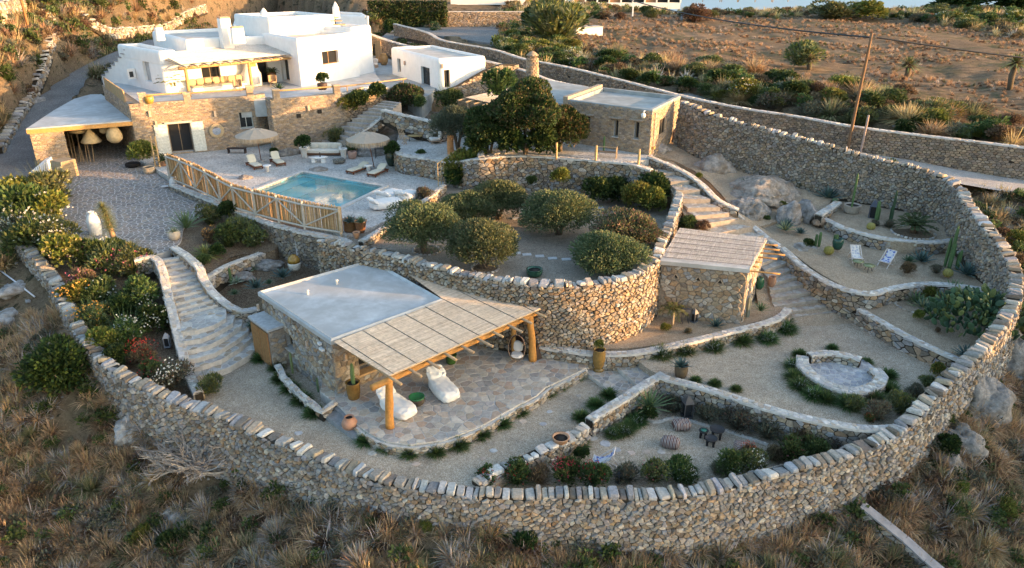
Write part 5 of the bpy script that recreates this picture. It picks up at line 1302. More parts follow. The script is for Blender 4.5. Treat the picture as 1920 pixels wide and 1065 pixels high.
dF=Vector((g2.x-g1.x,g2.y-g1.y)).normalized();dB=Vector((-dF.y,dF.x));LL=(g2-g1).length
reed_roof(hp,[tuple(q[:2])for q in(g1,g2,g3,g4)],lambda p:10.45+.07*max(0,(Vector(p)-Vector(g1[:2])).dot(dB)),dF,g1,[-6+2.4*k for k in range(0,12)],off=O,rad=.04,step=.09,seed=9,pal=((.56,.52,.48),(.5,.46,.42),(.6,.57,.53)))
for k in range(13):
 p=g1.lerp(g2,(k+.1)/12.6);a=p-Vector((*dB,0))*.9;b=p+Vector((*dB,0))*4
 mb=MB();log(mb,(a.x-O.x,a.y-O.y,10.28-O.z),(b.x-O.x,b.y-O.y,10.42-O.z+.2),.075,(.5,.38,.26));mb.build('rafter',MAT['wood'],hp,smooth=True)
mb=MB();a=g1-Vector((*dF,0))*.2+Vector((*dB,0))*.2;b=g2+Vector((*dB,0))*.2;log(mb,(a.x-O.x,a.y-O.y,10.1-O.z),(b.x-O.x,b.y-O.y,10.1-O.z),.13,(.5,.3,.13),10);mb.build('main_beam',MAT['wood'],hp,smooth=True)
for f in(.03,.5):
 p=g1.lerp(g2,f)+Vector((*dB,0))*.2;mb=MB();log(mb,(p.x-O.x,p.y-O.y,-.0),(p.x-O.x,p.y-O.y,2.5),.15,(.52,.3,.12),10);mb.build('post',MAT['wood'],hp,smooth=True)
#  carport
cr=[(-38.2,57.9),(-30.9,61.6),(-41.8,75.9),(-42.1,72.),(-40.6,66.)]
cp=empty('carport',(-38.2,57.9,3.1),0,'triangular stone carport with flat pale roof and timber front beam','carport');O=cp.location.copy()
mb=MB();mb.prism([(p[0]-O.x,p[1]-O.y)for p in cr],lambda p:6.42-O.z,lambda p:6.62-O.z,(.5,.5,.5));mb.build('roof',MAT['screed_blue'],cp)
a=Vector((cr[0][0],cr[0][1],6.38))-O;b=Vector((cr[1][0],cr[1][1],6.38))-O
mb=MB();d=(b-a);rz=math.atan2(d.y,d.x);mb.box((a+b)/2+Vector((.1,.12,0))*0,(d.length,.28,.3),rz,(.5,.28,.1));mb.build('front_beam',MAT['wood'],cp)
cw=empty('carport_pillar',(cr[0][0],cr[0][1],3),0,'broad sunlit stone pillar carrying the left end of the carport','pillar');cw['kind']='thing'
tt=d.normalized();O3=cw.location.copy();p0=Vector((cr[0][0],cr[0][1],0))+tt*.15
bk=Vector((-.28,.96,0)).normalized()
pr=[p0,p0+tt*2.3,p0+tt*2.1+bk*.8,p0+bk*.8*1.2]
mb=MB();mb.prism([(q.x-O3.x,q.y-O3.y)for q in pr],-.8,3.22,(.36,.28,.18));mb.build('core',MAT['stone'],cw)
clad(cw,pr[0],pr[1],2.6,6.22,(.34,.15),PALB,None,(),off=O3,seed=61,depth=.05,minpx=7,tile=TILE_COURSE);clad(cw,pr[1],pr[2],2.6,6.22,(.34,.15),PALB,None,(),off=O3,seed=62,depth=.05,minpx=7,tile=TILE_COURSE);clad(cw,pr[3],pr[0],3.0,6.22,(.34,.15),PALB,None,(),off=O3,seed=63,depth=.05,minpx=9,tile=TILE_COURSE)
q0=[Vector((cr[0][0]-.02,cr[0][1]+.9,0)),Vector((cr[4][0]+.25,cr[4][1],0)),Vector((cr[3][0]+.3,cr[3][1],0)),Vector((cr[2][0]+.6,cr[2][1]-.6,0))]
stone_wall('carport_back_wall','dim stone wall along the far side of the carport','stone wall',[(q.x,q.y,6.4,3,3)for q in q0],th=.4,stone=(.4,.2),cap=None,seed=64,smooth=False,sides='RL',pal=PALB,minpx=16)
ra_=P(62,325,3.3);rb__=P(86,303,3.9)
rm=empty('white_ramp_wall',ra_,0,'short sunlit whitewashed wall running down from the carport pillar','wall');rm['kind']='thing'
v_=Vector((p0.x,p0.y,0))+tt*1.0-Vector((ra_.x,ra_.y,0))
mb=MB();w3=Vector((-v_.y,v_.x,0)).normalized()*.2
mb.add([tuple(w3+Vector((0,0,-1))),tuple(-w3+Vector((0,0,-1))),tuple(v_-w3+Vector((0,0,-1))),tuple(v_+w3+Vector((0,0,-1))),tuple(w3+Vector((0,0,.15))),tuple(-w3+Vector((0,0,.15))),tuple(v_-w3+Vector((0,0,1.0))),tuple(v_+w3+Vector((0,0,1.0)))],[(4,5,6,7),(0,1,5,4)[::-1],(1,2,6,5)[::-1],(3,0,4,7)[::-1],(2,3,7,6)[::-1]]);mb.build('ramp',MAT['paint'],rm)
#  SMALL THINGS
def soft(mb,c,size,rz=0,e=4.,seg=7,col=(.75,.74,.72),fn=None,m=0,wr=.0,sd=0):
 """cushion like rounded box"""
 M=Matrix.Translation(c)@Matrix.Rotation(rz,4,'Z');key={};vs=[];fs=[]
 def vid(x,y,z):
  k=(round(x,4),round(y,4),round(z,4))
  if k not in key:
   d=(abs(x)**e+abs(y)**e+abs(z)**e)**(1/e);p=Vector((x/d*size[0]/2,y/d*size[1]/2,z/d*size[2]/2))
   if fn:p=fn(p)
   if wr:p+=Vector((0,0,1))*wr*noise.noise(Vector((p.x*6+sd,p.y*6,p.z*4)))+Vector((p.x,p.y,0))*wr*noise.noise(Vector((p.x*5,p.y*5+sd,p.z*5)))
   key[k]=len(vs);vs.append(tuple(M@p))
  return key[k]
 for ax in range(3):
  for s in(-1,1):
   for i in range(seg):
    for j in range(seg):
     q=[]
     for a,b in((i,j),(i+1,j),(i+1,j+1),(i,j+1)):
      p=[0,0,0];p[ax]=s;p[(ax+1)%3]=-1+2*a/seg;p[(ax+2)%3]=-1+2*b/seg;q.append(vid(*p))
     fs.append(tuple(q if s>0 else q[::-1]))
 mb.add(vs,fs,col,m)
def part(name,mat,parent,fn,smooth=True):
 mb=MB();fn(mb);return mb.build(name,MAT[mat],parent,smooth)
def axis(pa,pb):return(pa+pb)/2,math.atan2(pb.y-pa.y,pb.x-pa.x)
def daybed(name,label,pa,pb,L,wid,back=.35,sd=0,group=None):
 c,rz=axis(pa,pb);r=empty(name,c,rz,label,'beanbag',group)
 def fn(p):
  f=-p.x/L*2
  z=p.z+(.28*max(0,f)**2*back/.35 if p.z>0 else 0)
  return Vector((p.x,p.y*(1-.12*max(0,f)),z))
 part('cushion','cloth',r,lambda m:soft(m,Vector((0,0,.27)),(L,wid*1.1,.54),e=3.8,fn=fn,wr=.055,sd=sd,seg=16))
 part('pillow','cloth',r,lambda m:soft(m,Vector((-L*.42,0,.58+back*.4)),(.62,wid*.98,.36),e=2.6,wr=.12,sd=sd+5,fn=lambda p:Vector((p.x+p.z*-.4,p.y,p.z+p.x*-.5)),seg=12))
 return r
daybed('beanbag','white beanbag daybed partly behind the front log post on the stone terrace',P(722,757,0),P(772,787,0),1.9,.95,sd=1)
daybed('beanbag','white beanbag daybed with raised pillow right of the green drum table',P(817,722,0),P(848,755,0),1.95,.95,sd=8)
p=P(782,758,0);r=empty('drum_table',p,0,'dark wicker drum side table with green glazed top','side table')
part('base','reed',r,lambda m:m.lathe([(0,0),(.22,0),(.34,.12),(.38,.26),(.36,.36),(0,.37)],n=20,col=(.06,.05,.04)))
part('top','glaze',r,lambda m:m.lathe([(0,.37),(.36,.37),(.37,.42),(.34,.43),(.3,.405),(0,.4)],n=24,col=(.03,.16,.06)))
part('ring_handle','metal',r,lambda m:m.tube([(.39,-.08+.16*k/6,.2-.06*math.sin(math.pi*k/6))for k in range(7)],.01,5,(.1,.1,.1)))
def jar(name,label,cat,loc,prof,col,mat='clay',n=18,soil=True,group=None,parts=()):
 r=empty(name,loc,0,label,cat,group)
 inner=prof[-1][0]*.82;zt=prof[-1][1]
 part('body',mat,r,lambda m:m.lathe(prof+[(inner,zt),(inner*.95,zt-.08),(0,zt-.09)],n=n,col=col))
 if soil:part('soil','dark',r,lambda m:m.lathe([(0,zt-.075),(inner*.94,zt-.075),(0,zt-.07)],n=12,col=(.05,.04,.03)))
 return r
AMPH=[(.12,0),(.2,.06),(.29,.25),(.31,.38),(.26,.52),(.16,.6),(.15,.64),(.19,.68)]
jar('amphora','big bellied terracotta jar beside the grey terrace steps','jar',P(657,808,ZA),[(a*1.15,b*1.1)for a,b in AMPH],(.42,.22,.14))
TALLP=[(.2,0),(.27,.05),(.31,.3),(.33,.6),(.31,.78),(.35,.84)]
jar('glazed_pot','amber glazed tall pot with cactus against the pool house corner','pot',P(664,747,0),[(a*1.0,b*1.05)for a,b in TALLP],(.22,.12,.03),'glaze')
yp=P(1122,694,-.26)
jar('tall_yellow_jar','tall ribbed yellow jar on dark stand beside the steps, holding a small shrub','jar',yp,[(.28,0),(.28,.12),(.2,.14),(.22,.18),(.3,.4),(.34,.72),(.32,1.),(.27,1.12),(.33,1.19)],(.27,.16,.045),'glaze')
jar('mossy_pot','dark brown streaked pot with blue agave at the edge of the fire pit court','pot',P(1276,706,ZC),[(.22,0),(.27,.05),(.32,.3),(.32,.5),(.3,.6),(.34,.64)],(.11,.08,.05),'clay')
jar('terracotta_bowl','wide terracotta bowl of soil on the rubble divider','planter',P(1051,828,-.12),[(.26,0),(.3,.04),(.36,.22),(.39,.25)],(.42,.24,.14))
wp=P(181,441,2.8)
r=jar('white_amphora','tall white jar standing alone on the paved driveway','jar',wp,[(.3,0),(.36,.1),(.4,.6),(.38,1.0),(.28,1.3),(.16,1.42),(.14,1.5),(.2,1.56)],(.75,.73,.7),soil=False)
for s in(-1,1):part('handle','clay',r,lambda m:m.tube([(s*.14,0,1.46),(s*.27,0,1.48),(s*.3,0,1.36),(s*.27,0,1.25)],.03,6,(.75,.73,.7)))
jar('agave_pot','round cream pot with curling agave at the driveway corner','pot',P(328,449,2.8),[(.22,0),(.32,.1),(.38,.3),(.36,.48),(.3,.54),(.32,.58)],(.5,.42,.34))
jar('ribbed_pot','ribbed cream planter with small sunlit tree beside the bamboo ladder','planter',P(281,325,3.15),[(.32,0),(.42,.1),(.46,.3),(.44,.5),(.48,.55)],(.45,.35,.25))
jar('clay_pot','brown clay pot with palm behind the ladder','pot',P(308,312,3.4),[(.3,0),(.4,.2),(.42,.5),(.46,.55)],(.32,.17,.1))
jar('two_tone_jar','large jar glazed amber above and white below by the dark retaining wall','jar',P(553,506,1.4),[(.24,0),(.34,.12),(.38,.38),(.37,.5)],(.6,.58,.52),soil=False)
jr=[o for o in COL.objects if o.name.startswith('two_tone_jar')][0]
part('glazed_upper','glaze',jr,lambda m:m.lathe([(.37,.5),(.36,.7),(.28,.86),(.16,.92),(.18,.97)],n=18,col=(.34,.2,.04)))
jar('brown_pot','square brown glazed pot with blue agave behind the fence end','pot',P(657,433,ZDECK),[(.36,0),(.4,.1),(.42,.7),(.46,.75)],(.2,.1,.04),'glaze')
jar('brown_pot','tapered brown pot with spiky green agave nearest the fence end','pot',P(677,436,ZDECK),[(.2,0),(.28,.2),(.38,.7),(.42,.78)],(.24,.11,.05),'glaze')
jar('small_terracotta_pot','small terracotta pot with white base on the retaining wall end','pot',P(669,447,3.75),[(.1,0),(.16,.15),(.2,.35),(.22,.4)],(.55,.28,.15))
r=jar('dark_urn','dark green bulbous urn with topiary next to the patio wall','urn',P(734,311,ZDECK),[(.22,0),(.34,.2),(.46,.6),(.44,.95),(.34,1.15),(.38,1.22)],(.03,.05,.04),'glaze')
jar('green_pot','green pot with wispy grass standing at the foot of the patio wall','pot',P(790,322,ZDECK),[(.3,0),(.38,.1),(.36,.5),(.3,.65)],(.04,.12,.08),'glaze')
jar('white_pedestal_pot','white conical planter left of the outdoor sofa','planter',P(571,296,ZDECK),[(.16,0),(.2,.1),(.28,.75),(.36,.8),(.36,.9)],(.7,.69,.66))
jar('white_pedestal_pot','white conical planter right of the outdoor sofa','planter',P(645,298,ZDECK),[(.16,0),(.2,.1),(.26,.75),(.34,.8),(.34,.9)],(.7,.69,.66))
jar('pink_clay_pot','pinkish clay pot by the rocks behind the right umbrella','pot',P(661,297,ZDECK),[(.26,0),(.34,.1),(.38,.5),(.34,.6)],(.45,.28,.22))
jar('palm_pot','terracotta pot with sunlit sago palm on the veranda','pot',P(322,169,ZHOUSE),[(.36,0),(.42,.1),(.52,.8),(.56,.9)],(.5,.26,.13))
jar('veranda_jar','dark brown tall pot beside the glazed veranda doors','pot',P(511,156,ZHOUSE),[(.34,0),(.4,.1),(.46,.9),(.42,1.1)],(.12,.06,.03),'glaze')
jar('yellow_terrace_pot','small amber pot at the left corner of the terrace parapet','pot',P(281,194,ZHOUSE+.3),[(.25,0),(.36,.25),(.36,.5),(.3,.6)],(.45,.27,.05),'glaze')
jar('parapet_pot','dark pot with bushy plant on the right end of the terrace parapet','pot',P(605,168,8.0),[(.35,0),(.45,.3),(.45,.6)],(.08,.05,.04))
jar('yard_jar','tall amber jar by the timber gate in the side yard','jar',P(720,122,7.3),[(.3,0),(.5,.4),(.55,.9),(.35,1.3),(.4,1.4)],(.35,.2,.08),'glaze')
jar('green_barrel_pot','green banded barrel planter below the small white house','planter',P(786,214,5.6),[(.42,0),(.5,.3),(.52,.8),(.5,.95)],(.05,.15,.1),'glaze')
jar('cactus_pot','broad grey clay pot with a tall thin cactus by the rubble wall','pot',P(1596,400,3.1),[(.38,0),(.5,.2),(.52,.55),(.56,.62)],(.34,.3,.26))
jar('green_garden_jar','dark green jar of cactus behind the golden barrel cactus','jar',P(1569,467,2.45),[(.2,0),(.28,.15),(.33,.45),(.3,.65),(.26,.7)],(.02,.07,.05),'glaze')
jar('bottle_green_jar','bottle green jar beside the hut rafters','jar',P(1423,541,1.5),[(.16,0),(.24,.15),(.26,.45),(.2,.62),(.18,.7)],(.02,.09,.05),'glaze')
jar('terracotta_urn','terracotta urn on the stepped path side of the hut','urn',P(1446,537,1.6),[(.13,0),(.21,.14),(.25,.36),(.19,.56),(.21,.62)],(.32,.19,.13))
jar('green_lawn_pot','low dark green round pot standing on the orchard gravel','pot',P(1002,517,ZE),[(.3,0),(.42,.12),(.44,.3),(.4,.38),(.44,.4)],(.03,.09,.06),'glaze')
jar('green_shade_pot','dark green pot in the sun streaks under the pergola','pot',P(846,681,0),[(.2,0),(.26,.1),(.26,.45),(.3,.5)],(.04,.1,.02),'glaze')
jar('path_pot','dark green pot with succulent on the upper stepped path','pot',P(1369,406,3.2),[(.2,0),(.3,.2),(.3,.5)],(.02,.06,.04),'glaze')
for(u,v,lb,s)in((388,372,'white jar lying on its side in the planting below the fence',1),(326,352,'white jar fragment standing at the edge of the driveway',.8)):
 q=P(u,v,2.95);r=empty('white_jar',q,.4,lb,'jar');part('body','clay',r,lambda m:m.lathe([(0,0),(.2*s,.05),(.34*s,.3),(.3*s,.6),(.12*s,.75),(.14*s,.85),(0,.8)],n=14,col=(.68,.67,.66)));part('handle','clay',r,lambda m:m.tube([(.12*s,0,.8),(.3,0,.82),(.32*s,0,.6)],.03,6,(.68,.67,.66)))
q=P(316,354,3.);r=empty('white_slab',q,.3,'thin pale slab on legs lying by the driveway edge','slab');part('slab_top','cap',r,lambda m:m.box((0,0,.22),(.9,.3,.06),0,(.6,.6,.62)),False);part('leg','cap',r,lambda m:m.box((-.3,0,.1),(.08,.2,.2),0,(.3,.3,.3)),False);part('leg','cap',r,lambda m:m.box((.3,0,.1),(.08,.2,.2),0,(.3,.3,.3)),False)
p=P(970,676,0);r=empty('egg_chair',p,R(-100),'hanging wicker egg chair with white cushions beside the right log post','hanging chair')
def shell(m):
 vs=[];nu,nv=18,12
 for i in range(nv+1):
  th=math.pi*i/nv
  for j in range(nu+1):
   ph=math.pi*(.32+1.36*j/nu)
   w=.42*math.sin(th)**.8;vs.append((math.cos(ph)*w*.95,math.sin(ph)*w,.82-.68*math.cos(th)*(1 if th<math.pi/2 else .9)))
 fs=[]
 for i in range(nv):
  for j in range(nu):
   a=i*(nu+1)+j
   if th is not None and(i+j)%3!=0 or i>nv*.55:fs.append((a,a+1,a+nu+2,a+nu+1))
 m.add(vs,fs,(.05,.03,.025))
part('wicker_shell','reed',r,shell)
rim=[]
for k in range(25):
 th=2*math.pi*k/24;rim.append((.2+.1*math.cos(th),.43*math.sin(th),.82-.7*math.cos(th)))
part('rim','metal',r,lambda m:m.tube(rim,.018,6,(.3,.2,.14)))
part('seat_cushion','cloth',r,lambda m:soft(m,Vector((.08,0,.38)),(.62,.62,.16),e=2.6,wr=.05,col=(.75,.7,.66)))
part('back_cushion','cloth',r,lambda m:soft(m,Vector((-.2,0,.72)),(.2,.55,.62),e=2.6,wr=.05,col=(.75,.7,.66)))
part('chain','metal',r,lambda m:m.tube([(.1,0,1.5),(.1,0,2.5)],.012,5,(.2,.2,.2)))
p=P(1013,674,0);r=empty('leaning_bellows',p,.6,'dark pointed wooden bellows leaning beside the log post','bellows');part('board','wood',r,lambda m:m.add([(-.2,0,0),(.2,0,0),(.22,.12,.45),(0,.25,.75),(-.22,.12,.45),(-.2,.1,0),(.2,.1,0),(.22,.22,.45),(0,.3,.75),(-.22,.22,.45)],[(0,1,2,3,4),(9,8,7,6,5),(0,5,6,1),(1,6,7,2),(2,7,8,3),(3,8,9,4),(4,9,5,0)],(.07,.045,.035)),False);part('handle','wood',r,lambda m:m.tube([(0,.25,.7),(0,.3,.9)],.03,6,(.1,.06,.04)))
for k,(pts,z)in enumerate((([(604,775),(622,760),(690,806),(668,822)],-.22),([(622,762),(640,750),(700,800),(690,812)],-.1))):
 mb=MB();q=PL(pts,z);mb.prism([tuple(a[:2])for a in q],-.5,z,pick(rnd,[(.3,.3,.31)]));o=mb.build('terrace_step',MAT['cap']);tag(o,('lower','upper')[k]+' long grey slab step left of the terracotta jar','step')
stp=empty('court_steps',P(1150,700,-.2),0,'three broad flagstone steps between the pergola terrace and the fire pit court','steps');stp['kind']='thing'
SO=stp.location
for k,(pts,z)in enumerate((([(1092,694),(1146,678),(1206,722),(1162,746)],-.26),([(1146,680),(1196,668),(1248,706),(1200,726)],-.06),([(1198,668),(1222,660),(1262,690),(1240,706)],.14))):
 q=PL(pts,z);mb=MB();pol=[(a.x-SO.x,a.y-SO.y)for a in q];mb.prism(pol,-.6-SO.z,z-SO.z,(.36,.33,.3));t=mb.build('tread',MAT['joint'],stp)
 paving(t,pol,lambda x,y,zz=z:np.zeros(np.shape(x))+zz-SO.z,.3,PALPAVE,h=.012,seed=k+20,minpx=6)
mb=MB();q=PL([(988,712),(1022,727),(1008,745),(968,766),(930,745)],0);
def stair(name,label,cx,rows_,pal=PALSTEP,size=.36,jm='joint'):
 root=empty(name,rows_[0][0],0,label,'stairs');root['kind']='thing';O=root.location.copy()
 for k in range(len(rows_)-1):
  a0,b0=rows_[k];a1,b1=rows_[k+1]
  z=a1.z
  pol=[(a0.x,a0.y),(b0.x,b0.y),(b1.x,b1.y),(a1.x,a1.y)]
  pol=[(x-O.x,y-O.y)for x,y in pol]
  mb=MB();mb.prism(pol,z-O.z-1.,z-O.z,(.5,.48,.45));t=mb.build('step',MAT[jm],root)
  paving(t,pol,lambda x,y,zz=z:np.zeros(np.shape(x))+zz-O.z,size,pal,h=.012,seed=k,minpx=6,gap=.88)
  TERRAIN_DONE=True
 return root
STW=[]
LFT=[(292,482,2.8),(302,505,2.5),(312,540,2.05),(320,575,1.6),(326,602,1.2)]
RGT=[(340,476,2.8),(358,495,2.5),(372,528,2.05),(398,555,1.6),(424,578,1.2)]
def along(l,f):
 x=f*(len(l)-1);i=min(int(x),len(l)-2);t=x-i
 return tuple(l[i][k]*(1-t)+l[i+1][k]*t for k in range(3))
NS=11
rs=[]
for k in range(NS+1):
 f=k/NS;a=along(LFT,f);b=along(RGT,f);z=2.8-.145*k
 rs.append((P(a[0],a[1],z),P(b[0],b[1],z)))
stair('garden_stairs','straight flight of pale flagstone stairs between the oleander bed and the succulent bed',0,rs)
fan=empty('fan_stairs',P(400,640,0),0,'curved fan shaped lower stairs spreading onto the gravel court','stairs');fan['kind']='thing';O=fan.location.copy()
arcs=[((326,604),[(424,578),(424,596),(400,610),(365,620),(340,622),(330,620)],1.18),((328,620),[(424,578),(441,590),(436,606),(408,622),(375,636),(345,640),(336,638)],.92),((332,638),[(424,578),(456,590),(453,610),(425,630),(390,648),(360,656),(341,657)],.66),((338,655),[(424,578),(470,595),(466,620),(440,640),(402,662),(370,672),(350,674)],.4),((345,672),[(424,578),(482,604),(478,628),(450,652),(415,674),(380,686),(357,690)],.14),((350,688),[(424,578),(492,610),(489,645),(470,664),(430,688),(392,702),(364,706)],-.12)]
for k,(l,arc,z)in enumerate(arcs):
 q=PL([l]+[(330+3*k,600+12*k)]*0+arc,z);top=P(326,600,z)
 pts=[top]+q[1:]+[q[0]]
 pol=[(a.x-O.x,a.y-O.y)for a in pts]
 mb=MB();mb.prism(pol,z-1.2-O.z,z-O.z,(.5,.48,.45));t=mb.build('step',MAT['joint'],fan)
 paving(t,pol,lambda x,y,zz=z:np.zeros(np.shape(x))+zz-O.z,.38,PALSTEP,h=.012,seed=40+k,minpx=6,gap=.88)
PLt=[(1232,312,5.45),(1262,345,5.0),(1285,385,4.3),(1318,420,3.7),(1390,460,2.9),(1425,490,2.3),(1440,520,1.8),(1445,550,1.35),(1455,585,.8),(1480,605,.4)]
PRt=[(1250,306,5.45),(1300,345,5.0),(1345,385,4.3),(1385,410,3.7),(1440,446,2.9),(1475,470,2.3),(1505,500,1.8),(1550,530,1.35),(1590,565,.8),(1618,592,.4)]
rs=[];NS=21
for k in range(NS+1):
 f=k/NS;a=along(PLt,f);b=along(PRt,f);z=a[2]
 rs.append((P(a[0],a[1],z),P(b[0],b[1],z)))
stair('stepped_path','long winding stepped path of white jointed flagstones on the right side of the garden',0,rs,pal=[(.36,.34,.31),(.4,.38,.34),(.43,.4,.36),(.36,.3,.25)],size=.3,jm='joint_dark')
bedT,_,_=patch('path_bed',[P(*q)for q in[(1275,370,4.0),(1290,400,3.4),(1330,430,3.),(1345,445,2.8),(1280,430,2.6),(1262,420,2.6)]],MAT['soil'],.5,amp=.1)
L1=[(594,268,3.9),(625,247,5.0),(660,222,6.0),(695,200,6.8),(722,186,7.2)];L2=[(618,276,3.9),(655,255,5.0),(700,225,6.0),(735,205,6.8),(752,190,7.2)]
rs=[]
for k in range(15):
 a=along(L1,k/14);b=along(L2,k/14);z=a[2]+.05;rs.append((P(b[0],b[1],z),P(a[0],a[1],z)))
stair('rock_stairs','worn grey stone stairs climbing beside the terrace wall behind the pool',0,rs[::-1],pal=[(.3,.29,.28),(.35,.33,.31)],size=.5,jm='joint_dark')
stone_wall('slope_kerb','low mortared kerb running down the rock slope beside the worn stairs','kerb',rows([(650,262,4.9,4.6,4.3),(690,238,5.7,5.3,5.),(718,216,6.4,6.,5.8)]),th=.35,stone=(.3,.2),cap='flag',capsize=.4,seed=70,capcol=PAL)
stone_wall('curved_slope_wall','curved rough wall topping the rock slope below the small white house','stone wall',rows([(718,205,7.0,6.6,6.3),(745,212,6.9,6.6,5.9),(790,222,6.7,6.4,5.3),(820,228,6.6,6.3,5.),(850,212,6.8,6.4,5.2)]),th=.5,stone=(.34,.2),cap='flag',capsize=.4,seed=71)
fc=P(1569,703,ZC)
fr=empty('fire_pit_seat',fc,0,'round fire pit seating ring of pale stone with a gap at the left','stone seat');fr['kind']='thing'
def ring_wall(a0,a1,rx,ry,nm,lb,cx=0,cy=0,h=.48):
 pts=[]
 n=26
 for k in range(n+1):
  a=a0+(a1-a0)*k/n;pts.append((fc.x+cx+rx*math.cos(a),fc.y+cy+ry*math.sin(a),ZC+h,ZC,ZC))
 return pts
pl_=[P(u,v,ZC+.45)for u,v in((1505,667),(1507,685),(1530,707),(1566,725),(1605,732),(1640,722),(1653,705),(1640,690))]
stone_wall('seat_ring','','',[(q.x,q.y,ZC+.45,ZC,ZC)for q in pl_],th=.55,stone=(.2,.13),cap='flag',capsize=.26,seed=72,pal=PAL,palw=[4,5,1,6,2,3,1,5,4],parent=empty('fire_ring_bench',(0,0,0),0,'curved low stone bench, front half of the fire pit ring','stone bench'))
pl_=[P(u,v,ZC+.62)for u,v in((1518,664),(1545,660),(1580,663),(1615,672))]
stone_wall('seat_back','','',[(q.x,q.y,ZC+.62,ZC,ZC)for q in pl_],th=.4,stone=(.2,.13),cap='flag',capsize=.24,seed=73,pal=PAL,palw=[4,5,1,6,2,3,1,5,4],parent=empty('fire_ring_bench',(0,0,0),0,'shorter taller stone bench at the back of the fire pit ring','stone bench'))
for o in list(COL.objects):
 if o.name.startswith('fire_ring_bench'):o['kind']='thing'
pol=[tuple((P(u,v,ZC+.2)-fc)[:2])for u,v in((1510,672),(1530,662),(1580,662),(1625,675),(1645,692),(1640,715),(1600,730),(1560,722),(1520,705),(1503,688))]
mb=MB();mb.prism(pol,-.3,.16,(.4,.4,.4));t=mb.build('floor_slab',MAT['joint'],fr);paving(t,pol,lambda x,y:np.zeros(np.shape(x))+.16,.26,[(.33,.34,.37),(.38,.39,.42),(.42,.42,.43)],h=.012,seed=80,minpx=6)
fr['label']='pale round paved floor inside the fire pit ring';fr['category']='paved floor'
m,n,b,o=mk('striped_wool');tc=nd(n,'ShaderNodeTexCoord');wv=nd(n,'ShaderNodeTexWave');wv.bands_direction='X';wv.inputs['Scale'].default_value=2.3;wv.inputs['Distortion'].default_value=.6;n.links.new(tc.outputs['Object'],wv.inputs[0])
c=ramp(n,wv.outputs['Fac'],[(.0,(.12,.06,.05)),(.35,(.17,.09,.07)),(.5,(.5,.46,.42)),(.72,(.55,.5,.46)),(.85,(.14,.09,.08))]);n.links.new(c,b.inputs['Base Color']);b.inputs['Roughness'].default_value=.95;MAT['stripe']=m
m2=m.copy();m2.name='black_cream_stripe';MAT['stripe2']=m2
for nn_ in m2.node_tree.nodes:
 if nn_.type=='VALTORGB':
  for e_,c_ in zip(nn_.color_ramp.elements,((.02,.02,.02),(.03,.03,.03),(.6,.55,.45),(.6,.55,.45),(.03,.03,.03))):e_.color=(*c_,1)
def pouf(u,v,z,rz,s,lb,mat='stripe',h=.42):
 p=P(u,v,z);r=empty('floor_cushion',p,rz,lb,'floor cushion','striped floor cushions');part('cushion',mat,r,lambda m:soft(m,Vector((0,0,h/2)),(s,s*.8,h),e=3.2,wr=.08,sd=u,seg=10))
pouf(1277,803,ZB,.1,.82,'striped wool floor cushion nearest the stone wall, behind the other two');pouf(1256,836,ZB,-.35,.82,'red brown striped floor cushion left of the black tables');pouf(1388,846,ZB,1.45,.75,'grey striped floor cushion right of the black tables')
pouf(636,306,ZDECK,.5,1.0,'black and cream striped floor cushion beside the poolside sofa table','stripe2',.4)
for(u,v,rr,h,lb)in((1318,820,.2,.38,'smallest black round table with a green dish'),(1343,820,.32,.46,'largest black tray table at the back of the trio'),(1332,834,.26,.36,'black round table at the front of the trio')):
 p=P(u,v,ZB);r=empty('tray_table',p,.4,lb,'side table','black round tray tables')
 part('top','metal',r,lambda m:m.lathe([(0,h-.06),(rr,h-.06),(rr+.02,h),(rr,h+.01),(rr-.03,h-.02),(0,h-.025)],n=20,col=(.035,.033,.035)))
 if rr<.25:part('dish','glaze',r,lambda m:m.lathe([(0,h-.02),(.1,h-.02),(.14,h+.015),(0,h)],n=12,col=(.05,.2,.15)))
 for k in range(4):part('leg','wood',r,lambda m:m.box((rr*.75*math.cos(k*1.571),rr*.75*math.sin(k*1.571),(h-.06)/2),(.07,.07,h-.06),k*1.571,(.03,.028,.028)),False)
stone_wall('gravel_edging','thin line of small stones edging the lower seating gravel','stone edging',rows([(1196,770,ZB+.07,ZB,ZB),(1225,790,ZB+.07,ZB,ZB),(1265,782,ZB+.07,ZB,ZB),(1320,795,ZB+.07,ZB,ZB),(1380,812,ZB+.07,ZB,ZB),(1440,832,ZB+.07,ZB,ZB)]),th=.1,stone=(.1,.07),cap='flag',capsize=.12,seed=90)
m,n,b,o=mk('blue_patterned_canvas');v_=nd(n,'ShaderNodeTexVoronoi');v_.inputs['Scale'].default_value=7;n.links.new(objco(n),v_.inputs[0]);c=ramp(n,v_.outputs['Distance'],[(.15,(.05,.08,.3)),(.35,(.12,.17,.45)),(.5,(.5,.52,.6)),(.8,(.62,.6,.6))]);n.links.new(c,b.inputs['Base Color']);b.inputs['Roughness'].default_value=.9;MAT['canvas']=m
m2=m.copy();MAT['canvas_pale']=m2;m2.name='pale_patterned_canvas'
for nn_ in m2.node_tree.nodes:
 if nn_.type=='VALTORGB':
  for e_,c_ in zip(nn_.color_ramp.elements,((.3,.33,.45),(.5,.5,.55),(.65,.62,.58),(.7,.68,.65))):e_.color=(*c_,1)
